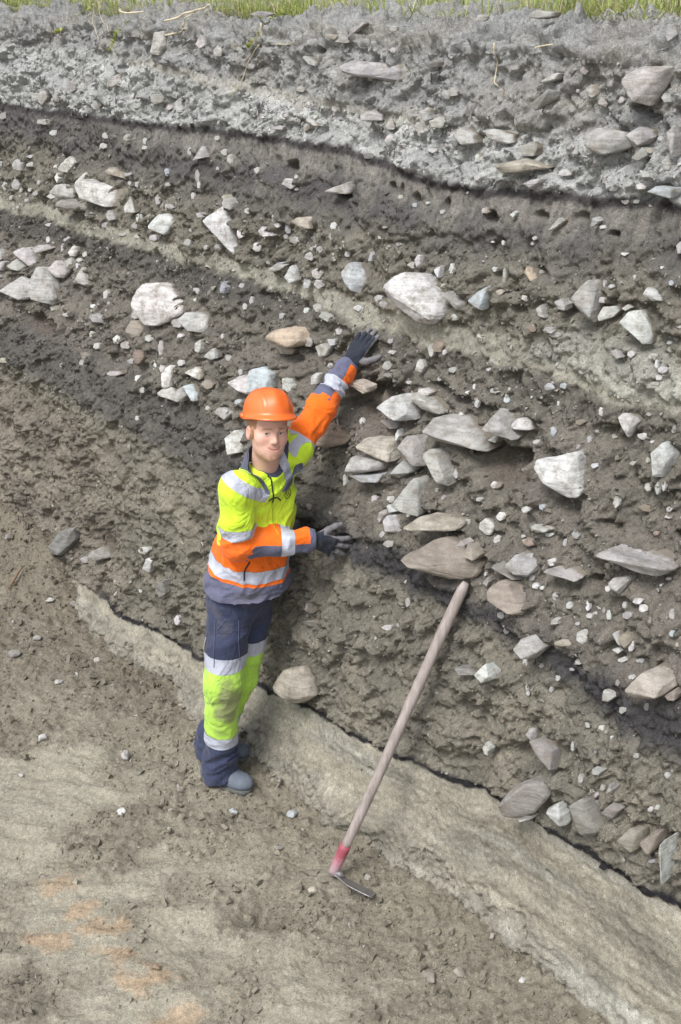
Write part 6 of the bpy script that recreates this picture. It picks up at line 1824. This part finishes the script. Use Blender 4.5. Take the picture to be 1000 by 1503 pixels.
# ---- head
FH_ = nrm([.40, -.905, .13]); UP0 = nrm(np.array([.12, 0, 1.0]) - FH_ * (np.array([.12, 0, 1.0]) @ FH_)); XH = np.cross(UP0, FH_)
HB = np.array([XH / 1.06, FH_, UP0]); HBI = np.array([XH * 1.06, FH_, UP0]); EYE = J['eye'] - FH_ * .004
HS = .86
def to_head(P): return ((P - EYE.astype(np.float32)) @ HB.T.astype(np.float32)) / HS
def from_head(q): return np.asarray(q) @ HBI * HS + EYE
nk_l = to_head((nk - U * .06)[None].astype(np.float32))[0]
def head_sdf(q):
    sx = np.stack([np.abs(q[:, 0]), q[:, 1], q[:, 2]], 1)
    d = ellip(q, (0, -.098, .038), (.077, .098, .096))
    d = smin(d, ellip(q, (0, -.060, -.030), (.066, .062, .085)), .03)
    d = smin(d, ellip(q, (0, -.052, -.080), (.054, .056, .044)), .025)
    d = smin(d, ball(q, (0, -.018, -.106), .021), .022)
    d = smin(d, ball(sx, (.042, -.034, -.028), .026), .02)
    d = smin(d, cone(sx, (.046, -.020, .021), (.010, -.004, .017), .011, .011)[0], .014)
    d = smax(d, -ball(sx, (.031, .010, -.001), .0165), .012)
    d = smin(d, cone(q, (0, -.004, .004), (0, .014, -.034), .0075, .0105)[0], .012)
    d = smin(d, ball(sx, (.010, .005, -.038), .0075), .007)
    lid = smax(ball(sx, (.031, -.0145, -.001), .0143), -ellip(sx, (.031, .000, -.0015), (.0120, .02, .0042)), .002)
    d = smin(d, lid, .004)
    mouth = 4.5 * q[:, 0] ** 2
    qm = np.stack([q[:, 0], q[:, 1] + mouth * 2.2, q[:, 2] - mouth * 2.6], 1)
    d = smin(d, cone(qm, (-.022, -.003, -.0665), (.022, -.003, -.0665), .0050, .0050)[0], .006)
    d = smin(d, cone(qm, (-.017, -.003, -.0765), (.017, -.003, -.0765), .0062, .0062)[0], .006)
    d = smax(d, -cone(qm, (-.026, .005, -.0715), (.026, .005, -.0715), .0022, .0022)[0], .003)
    ear = smax(ellip(sx, (.079, -.098, -.012), (.011, .020, .032)), -ellip(sx, (.089, -.090, -.010), (.007, .011, .018)), .004)
    d = smin(d, ear, .008)
    d = smin(d, cone(q, (0, -.100, -.060), nk_l, .056, .060)[0], .03)
    return d
lo = np.minimum(EYE, nk) - .17; hi = np.maximum(EYE, nk) + .17
F_ = Field(EYE - [.16, .10, .30], EYE + [.14, .22, .16], .0028)
V, T = F_.surface(head_sdf(to_head(F_.P)))
q = to_head(V.astype(np.float32)); ax_ = np.abs(q[:, 0])
skin = np.tile(lin(218, 175, 157), (len(V), 1))
def tintv(w, c):
    global skin
    skin = skin * (1 - w[:, None]) + np.asarray(c) * w[:, None]
nz = perlin3(q[:, 0] * 60, q[:, 1] * 60, q[:, 2] * 60, 501)
tintv(smooth(.03, .005, np.hypot(ax_ - .042, q[:, 2] + .032)) * smooth(-.06, -.02, q[:, 1]) * .35, lin(214, 146, 132))       # cheeks
tintv(smooth(.016, .006, np.hypot(q[:, 0], (q[:, 2] + .036))) * smooth(-.01, .01, q[:, 1]) * .4, lin(212, 146, 132))
tintv(smooth(.05, .075, ax_) * smooth(-.06, -.09, q[:, 1]) * .4, lin(212, 150, 138))
lipz = np.abs(q[:, 2] + .0715 - 11.7 * q[:, 0] ** 2)
tintv(smooth(.013, .009, lipz) * smooth(.027, .020, ax_) * smooth(-.03, -.012, q[:, 1]) * .55, lin(196, 132, 124))
tintv(smooth(.0028, .0012, lipz) * smooth(.026, .020, ax_) * smooth(-.03, -.012, q[:, 1]) * .65, lin(116, 72, 66))
mus = smooth(.0075, .003, np.abs(q[:, 2] + .0570 + 1 * q[:, 0] ** 2)) * smooth(.034, .022, ax_) * smooth(-.03, -.015, q[:, 1])
tintv(np.clip(mus * (.45 + .5 * nz), 0, .7), lin(158, 114, 88))
goat = smooth(.026, .010, np.hypot(q[:, 0] * .8, q[:, 2] + .101)) * smooth(-.05, -.02, q[:, 1])
tintv(np.clip(goat * (.42 + .5 * nz), 0, .7), lin(150, 104, 78))
tintv(smooth(-.055, -.085, q[:, 2]) * smooth(-.10, -.06, q[:, 1]) * np.clip(.16 + .22 * nz, 0, 1), lin(160, 116, 92))         # stubble
brow = smooth(.0062, .0025, np.abs(q[:, 2] - .0215 + .10 * np.clip(ax_ - .034, 0, 1))) * smooth(.010, .015, ax_) * smooth(.056, .045, ax_) * smooth(-.05, -.03, q[:, 1])
tintv(np.clip(brow * (.75 + .4 * nz), 0, .85), lin(156, 118, 92))
lidl = smooth(.0062, .0045, np.hypot(ax_ - .031, 0) * .36 + np.abs(q[:, 2] - .0028 + 9 * (ax_ - .031) ** 2) * 1.6) * smooth(-.03, -.014, q[:, 1])
tintv(np.clip(lidl, 0, 1) * .7, lin(92, 62, 54))
def skin_material():
    m, n, l, p = new_mat("skin")
    at = n.new("ShaderNodeAttribute"); at.attribute_name = "albedo"
    l.new(at.outputs["Color"], p.inputs["Base Color"]); p.inputs["Roughness"].default_value = .5; p.inputs["Specular IOR Level"].default_value = .35
    p.inputs["Subsurface Weight"].default_value = .12; p.inputs["Subsurface Radius"].default_value = (.012, .005, .003); p.inputs["Subsurface Scale"].default_value = .5
    tc = n.new("ShaderNodeTexCoord").outputs["Object"]; t = noise_node(n, l, 260, 4, .6, tc); l.new(bump(n, l, t.outputs["Fac"], .15, .002), p.inputs["Normal"])
    return m
M_SKIN = skin_material()
body = part("body", V, T, M_SKIN, person, skin, label="fair skinned head and neck with reddish moustache, facing the camera")
def sphere_mesh(c, r, n=16, m=10):
    th, ph = np.linspace(0, 2 * np.pi, n, endpoint=False), np.linspace(0, np.pi, m)
    P_, Q_ = np.meshgrid(ph, th, indexing='ij'); W = np.stack([np.sin(P_) * np.cos(Q_), np.cos(P_), np.sin(P_) * np.sin(Q_)], -1)
    i = np.arange(n * m).reshape(m, n); nx = np.roll(i, -1, 1)
    f = np.stack([i[:-1], nx[:-1], nx[1:], i[1:]], -1).reshape(-1, 4)
    return np.asarray(c) + r * W.reshape(-1, 3), f, W.reshape(-1, 3)
M_EYE = chip_material("eye", .25)
for sx in (-1, 1):
    v_, f_, w_ = sphere_mesh((.031 * sx, -.0150, -.001), .0125, 24, 20)
    look = nrm([.0 - .30 * 1, 1, .12]); a_ = w_ @ look
    cc = np.where((a_ > .90)[:, None], lin(92, 112, 128), lin(214, 206, 200)); cc = np.where((a_ > .975)[:, None], lin(20, 20, 22), cc)
    part("eye", from_head(v_), f_, M_EYE, body, cc)
# hair: short, below the rim of the helmet
F_ = Field(EYE - [.16, .02, .09], EYE + [.12, .24, .16], .0034)
q = to_head(F_.P); sx = np.stack([np.abs(q[:, 0]), q[:, 1], q[:, 2]], 1)
hd = ellip(q, (0, -.098, .038), (.0815, .103, .101)) - .0015 * perlin3(q[:, 0] * 120, q[:, 1] * 120, q[:, 2] * 40, 511)
front = q[:, 1] + .052 + .25 * (q[:, 2] - .03) * (q[:, 2] < .03)
d = smax(smax(hd, front - .01, .004), -(q[:, 2] + .012 + .30 * np.clip(q[:, 1] + .085, -.2, .02) * -1 * 0) - .0 * q[:, 1], .004)
side = ellip(sx, (.074, -.068, -.006), (.008, .012, .028)); d = smin(d, side, .006)
d = np.maximum(d, -ellip(sx, (.079, -.100, -.012), (.014, .022, .033)))
V, T = F_.surface(d)
q = to_head(V.astype(np.float32)); nz = perlin3(q[:, 0] * 200, q[:, 1] * 60, q[:, 2] * 60, 512)
part("hair", V, T, chip_material("hair", .6), person, lin(168, 130, 98) * (1 + .3 * nz)[:, None], label="short reddish fair hair under the helmet")

# ---- helmet
def helmet():
    n, m = 96, 30; th = np.linspace(0, 2 * np.pi, n, endpoint=False)           # th = 0 is the front
    prof_ = [(1.0, 0.0)]
    ph = np.linspace(0, np.pi / 2, m)
    cx, cy, cz = 0, -.088, .064
    fr = np.cos(th)
    ax = .102; by = np.where(fr > 0, .132, .128); H_ = .120
    ring = lambda k, z, ext: np.stack([cx + np.sin(th) * (ax * k + ext * np.abs(np.sin(th))), cy + np.cos(th) * (by * k) + ext * np.cos(th), np.broadcast_to(cz + z, th.shape)], 1)
    peak = .020 * smooth(.35, .95, fr)
    rows_ = []
    lip = .007 + peak
    drop = -.006 * smooth(.5, 1, fr) - .006 * np.abs(np.sin(th)) ** 6
    def add(k, z, ext): rows_.append(ring(k, 0, 0) * 0 + np.stack([cx + np.sin(th) * (ax * k + ext), cy + np.cos(th) * (by * k + ext), cz + z + 0 * th], 1))
    add(.93, -.004 + drop * 0, 0 * th)                  # inside
    add(.985, -.006 + drop * .5, lip * .6)
    add(1.0, -.008 + drop, lip)
    add(1.0, -.003 + drop, lip + .0015)
    add(1.0, .002 + drop * .6, lip * .55)
    add(1.0, .008, .0015 + lip * .12)
    for p in ph[1:]:
        z = .008 + (H_ - .008) * np.sin(p); k = np.cos(p) ** .72 if p < np.pi / 2 - 1e-6 else 0.0005
        x_ = np.sin(th) * ax * k
        ridge = .0045 * np.exp(-(x_ / .017) ** 2) * smooth(.15, .5, np.sin(p)) * (1 - .4 * np.sin(p) ** 8)
        ridge = ridge + .0028 * np.exp(-((np.abs(x_) - .05) / .007) ** 2) * smooth(.1, .4, np.sin(p)) * smooth(1, .8, np.sin(p))
        add(k, z + ridge * np.sin(p), ridge * np.cos(p))
    G = np.array(rows_); i = np.arange(G.shape[0] * n).reshape(-1, n); nx = np.roll(i, -1, 1)
    return G.reshape(-1, 3), np.stack([i[:-1], nx[:-1], nx[1:], i[1:]], -1).reshape(-1, 4)
v_, f_ = helmet()
tl = R(7); ct, st_ = math.cos(tl), math.sin(tl)                    # worn slightly back
pv = v_ - np.array([0, -.088, .064]); v_ = np.stack([pv[:, 0], pv[:, 1] * ct - pv[:, 2] * st_, pv[:, 1] * st_ + pv[:, 2] * ct], 1) + np.array([0, -.088, .064])
def helmet_material():
    m, n, l, p = new_mat("helmet_plastic")
    tc = n.new("ShaderNodeTexCoord").outputs["Object"]; t = noise_node(n, l, 25, 6, .7, tc); r = ramp(n, l, t.outputs["Fac"], [(.3, .88), (.7, 1.05)])
    l.new(mix(n, l, 'MULTIPLY', 1.0, (.90, .165, .022), r.outputs[0]), p.inputs["Base Color"])
    p.inputs["Roughness"].default_value = .42; p.inputs["Specular IOR Level"].default_value = .7; p.inputs["Coat Weight"].default_value = .35; p.inputs["Coat Roughness"].default_value = .3
    return m
M_HELM = helmet_material()
helm = part("helmet", from_head(v_), f_[:, ::-1], M_HELM, person, label="orange hard hat")
bm = bmesh.new(); bm.from_mesh(helm.data); bmesh.ops.recalc_face_normals(bm, faces=bm.faces[:]); bm.to_mesh(helm.data); bm.free()
# inner harness band and the side slot
hb = np.array([from_head((math.sin(a) * .088, -.092 + math.cos(a) * .108, .066)) for a in np.linspace(0, 2 * np.pi, 40)])
v_, t_ = tube(hb, .006, 6); part("head_band", v_, t_, M_BLACK, helm)
for sx in (-1, 1):
    bm = bmesh.new(); bmesh.ops.create_cube(bm, size=1)
    for w in bm.verts: w.co = Vector((sx * .108 + w.co.x * .012, -.105 + w.co.y * .034, .063 + w.co.z * .022))
    bmesh.ops.bevel(bm, geom=bm.edges[:], offset=.003, segments=2, affect='EDGES')
    bmesh.ops.triangulate(bm, faces=bm.faces[:]); bm.verts.index_update()
    part("accessory_slot", from_head(np.array([w.co[:] for w in bm.verts])), np.array([[w.index for w in f.verts] for f in bm.faces]), M_HELM, helm); bm.free()

# ---- gloves
def glove(W, tip, thumb_side, palm, curl, spread, label, thumb_out=1.0, arm=None, dipx=.105):
    d = nrm(tip - W); b = nrm(thumb_side - d * (thumb_side @ d)); n_ = np.cross(d, b); n_ = n_ if n_ @ palm > 0 else -n_
    B_ = np.array([d, b, n_])
    def loc(P): return (P - W.astype(np.float32)) @ B_.T.astype(np.float32)
    F_ = Field(W - .16, W + d * .08 + .17, .0027)
    q = loc(F_.P)
    def chain(q, pts, radii, k=.004):
        o = None
        for i in range(len(pts) - 1):
            c_ = cone(q, pts[i], pts[i + 1], radii[i], radii[i + 1])[0]; o = c_ if o is None else smin(o, c_, k)
        return o
    fingers, allp = [], []
    for off, base, an, L_ in ((.028, .086, 9, .073), (.009, .090, 1, .081), (-.011, .086, -7, .074), (-.030, .078, -17, .058)):
        a = R(an) * spread; p = np.array([base, off, .002]); pts = [np.array([base - .045, off * .75, 0]), p]; cu = 0
        for sl, be_ in ((.43, curl[0]), (.31, curl[1]), (.26, curl[2])):
            cu += R(be_); dirn = np.array([math.cos(a) * math.cos(cu), math.sin(a) * math.cos(cu), math.sin(cu)]); p = p + dirn * L_ * sl; pts.append(p)
        fingers.append(pts)
    th = [np.array([.022, .020, .004]), np.array([.048, .044 * thumb_out, .012]), np.array([.074, .062 * thumb_out, .020]), np.array([.094, .070 * thumb_out, .026])]
    def sdf(q):
        pd = None
        for off, xx in ((.026, .080), (.009, .084), (-.010, .080), (-.027, .073)):
            c_ = cone(q, (.012, off * .55, 0), (xx, off, 0), .0165, .0145)[0]; pd = c_ if pd is None else smin(pd, c_, .012)
        wr = cone(q, B_ @ (-arm * .045), (.02, 0, 0), .026, .025)[0]; wr = wr - .001 * np.sin(q[:, 0] * 900)
        base = smin(pd, wr, .02)
        fd = None
        for pts in fingers:
            c_ = chain(q, pts, [.0115, .0112, .0105, .0098, .0085]); fd = c_ if fd is None else np.minimum(fd, c_)
        td = chain(q, th, [.016, .0135, .0118, .0095]); base = smin(base, td, .012)
        return smin(base, fd, .005)
    V, T = F_.surface(sdf(q)); N = vnormals(V, T); q = loc(V.astype(np.float32))
    # rubber-dipped palm and fingers, dark knitted back
    dip = np.maximum(q[:, 0] - dipx - .012 * perlin3(q[:, 0] * 40, q[:, 1] * 60, q[:, 2] * 40, 521), q[:, 2] - .004)
    dip = np.maximum(dip, np.hypot(q[:, 1] - .055, 0) * -1 + .017 + (q[:, 0] < .03) * -.03)
    dip = np.minimum(dip, q[:, 0] - .012)
    A = np.concatenate([V, N], 1); dp, kn = cut(A, T, dip)
    col = np.tile(lin(40, 45, 56), (len(kn[0]), 1))
    g = part("glove", kn[0][:, :3], kn[1], M_KNIT, person, col, kn[0][:, 3:6], label)
    part("palm_coating", dp[0][:, :3], dp[1], M_DIP, g, lin(116, 114, 117), dp[0][:, 3:6], "grey rubber dipped palm and fingers")
    return g
M_KNIT = cloth_material("glove_knit", 0, 1.0); M_DIP = cloth_material("glove_rubber", .15, .8)
INTO = np.array([DN[0], DN[1], 0.0])
glove(lwr - nrm(lwr - lel) * .012, J['lhand'], np.array([1.0, -.75, -.35]), INTO, (4, 8, 10), .45, "dark glove with grey fingers, raised against the bank", 1.2, nrm(lwr - lel), .146)
glove(rwr - nrm(rwr - rel) * .012, J['rhand'] + np.array([0, 0, -.005]), np.array([.15, -.05, 1.0]), INTO, (4, 6, 8), 2.1, "dark glove with grey fingers, spread flat on the bank", 1.25, nrm(rwr - rel), .098)
tag(person, "man in orange helmet and yellow orange work clothes leaning on the bank with both hands", "person")

# ------------------------------------------------------------------ hoe leaning on the bank
HB_, HT_ = np.array([-.030, 3.472, .062]), None
hs0, hz0 = .884, 1.286
wi, wj = wall_index(np.array([hs0]), np.array([hz0])); HT_ = touch(WALL[wi[0], wj[0]], .022)
def wood_material():
    m, n, l, p = new_mat("weathered_wood")
    tc = n.new("ShaderNodeTexCoord").outputs["Object"]; mp = n.new("ShaderNodeMapping"); l.new(tc, mp.inputs[0])
    mp.inputs["Rotation"].default_value = (0, -.36, 0); mp.inputs["Scale"].default_value = (60, 60, 5)
    t = noise_node(n, l, 1.0, 6, .65, mp.outputs[0]); r = ramp(n, l, t.outputs["Fac"], [(.25, tuple(lin(128, 118, 114))), (.55, tuple(lin(164, 153, 148))), (.8, tuple(lin(186, 177, 174)))])
    l.new(r.outputs[0], p.inputs["Base Color"]); p.inputs["Roughness"].default_value = .7
    l.new(bump(n, l, t.outputs["Fac"], .3, .003), p.inputs["Normal"])
    return m
hoe = empty("garden_hoe", tuple(HB_))
ax_ = nrm(HT_ - HB_); LH = np.linalg.norm(HT_ - HB_)
def hp(name, v, t, mat, label=None):
    o = mesh_obj(name, v - HB_, t, mat, hoe)
    if label: o["label"] = label
    return o
ts_ = np.linspace(.13, LH, 40); wob = np.array([.003 * math.sin(a * 4.2) for a in ts_])
pth = HB_ + ax_ * ts_[:, None] + np.array([1, 0, 0]) * wob[:, None]
rr_ = np.linspace(.0192, .0208, 40) + .0006 * np.sin(ts_ * 23); rr_[-1] = .012; rr_[-2] = .0195; rr_[0] = .0195
v_, t_ = tube(pth, rr_, 20); hp("handle", v_, t_, wood_material(), "weathered grey brown wooden handle")
def worn_paint():
    m, n, l, p = new_mat("worn_red_paint")
    tc = n.new("ShaderNodeTexCoord").outputs["Object"]; t = noise_node(n, l, 22, 6, .7, tc)
    sp_ = n.new("ShaderNodeSeparateXYZ"); l.new(tc, sp_.inputs[0])
    ad = n.new("ShaderNodeMath"); ad.operation = 'MULTIPLY_ADD'; l.new(sp_.outputs[2], ad.inputs[0]); ad.inputs[1].default_value = 5.0; l.new(t.outputs["Fac"], ad.inputs[2])
    r = ramp(n, l, ad.outputs[0], [(.50, tuple(lin(164, 156, 158))), (.75, tuple(lin(178, 128, 138))), (1.0, tuple(lin(156, 78, 90)))])
    l.new(r.outputs[0], p.inputs["Base Color"]); p.inputs["Roughness"].default_value = .55
    return m
v_, t_ = tube(HB_ + ax_ * np.linspace(-.005, .145, 8)[:, None], [.018, .020, .0210, .0213, .0216, .0219, .0221, .0221], 20); hp("socket", v_, t_, worn_paint(), "tapered socket with worn red paint")
M_STEEL = simple_mat("worn_steel", lin(150, 148, 150), .45, 50, .3); M_STEEL.node_tree.nodes["Principled BSDF"].inputs["Metallic"].default_value = .6
bl0 = HB_ + ax_ * .005; bl1 = np.array([.135, 3.40, .022])
dirb = nrm(bl1 - bl0); wv = nrm([-.03, .87, -.47]); wdir = nrm(wv - dirb * (wv @ dirb)); Lb_ = np.linalg.norm(bl1 - bl0)
rows_ = []
for t in np.linspace(0, 1, 12):
    c = bl0 + dirb * Lb_ * t + np.array([0, 0, -.004 * math.sin(t * 3.1)]); w = .018 + .050 * smooth(.0, .5, t)
    rows_.append([c + wdir * w * k for k in np.linspace(-1, 1, 9)])
G = np.array(rows_); nb_ = np.cross(dirb, wdir)
v_, f_ = shell(G, np.broadcast_to(nb_ * .005, G.shape)); hp("blade", v_, f_, M_STEEL, "thin curved steel blade, dusty")
v_, t_ = tube([HB_ + ax_ * .01 + dirb * a for a in (-.004, .012, .028, .045)], [.020, .018, .013, .005], 14); hp("neck", v_, t_, M_STEEL, "steel neck between socket and blade")
tag(hoe, "long handled hoe with worn red socket leaning against the bank", "hoe")
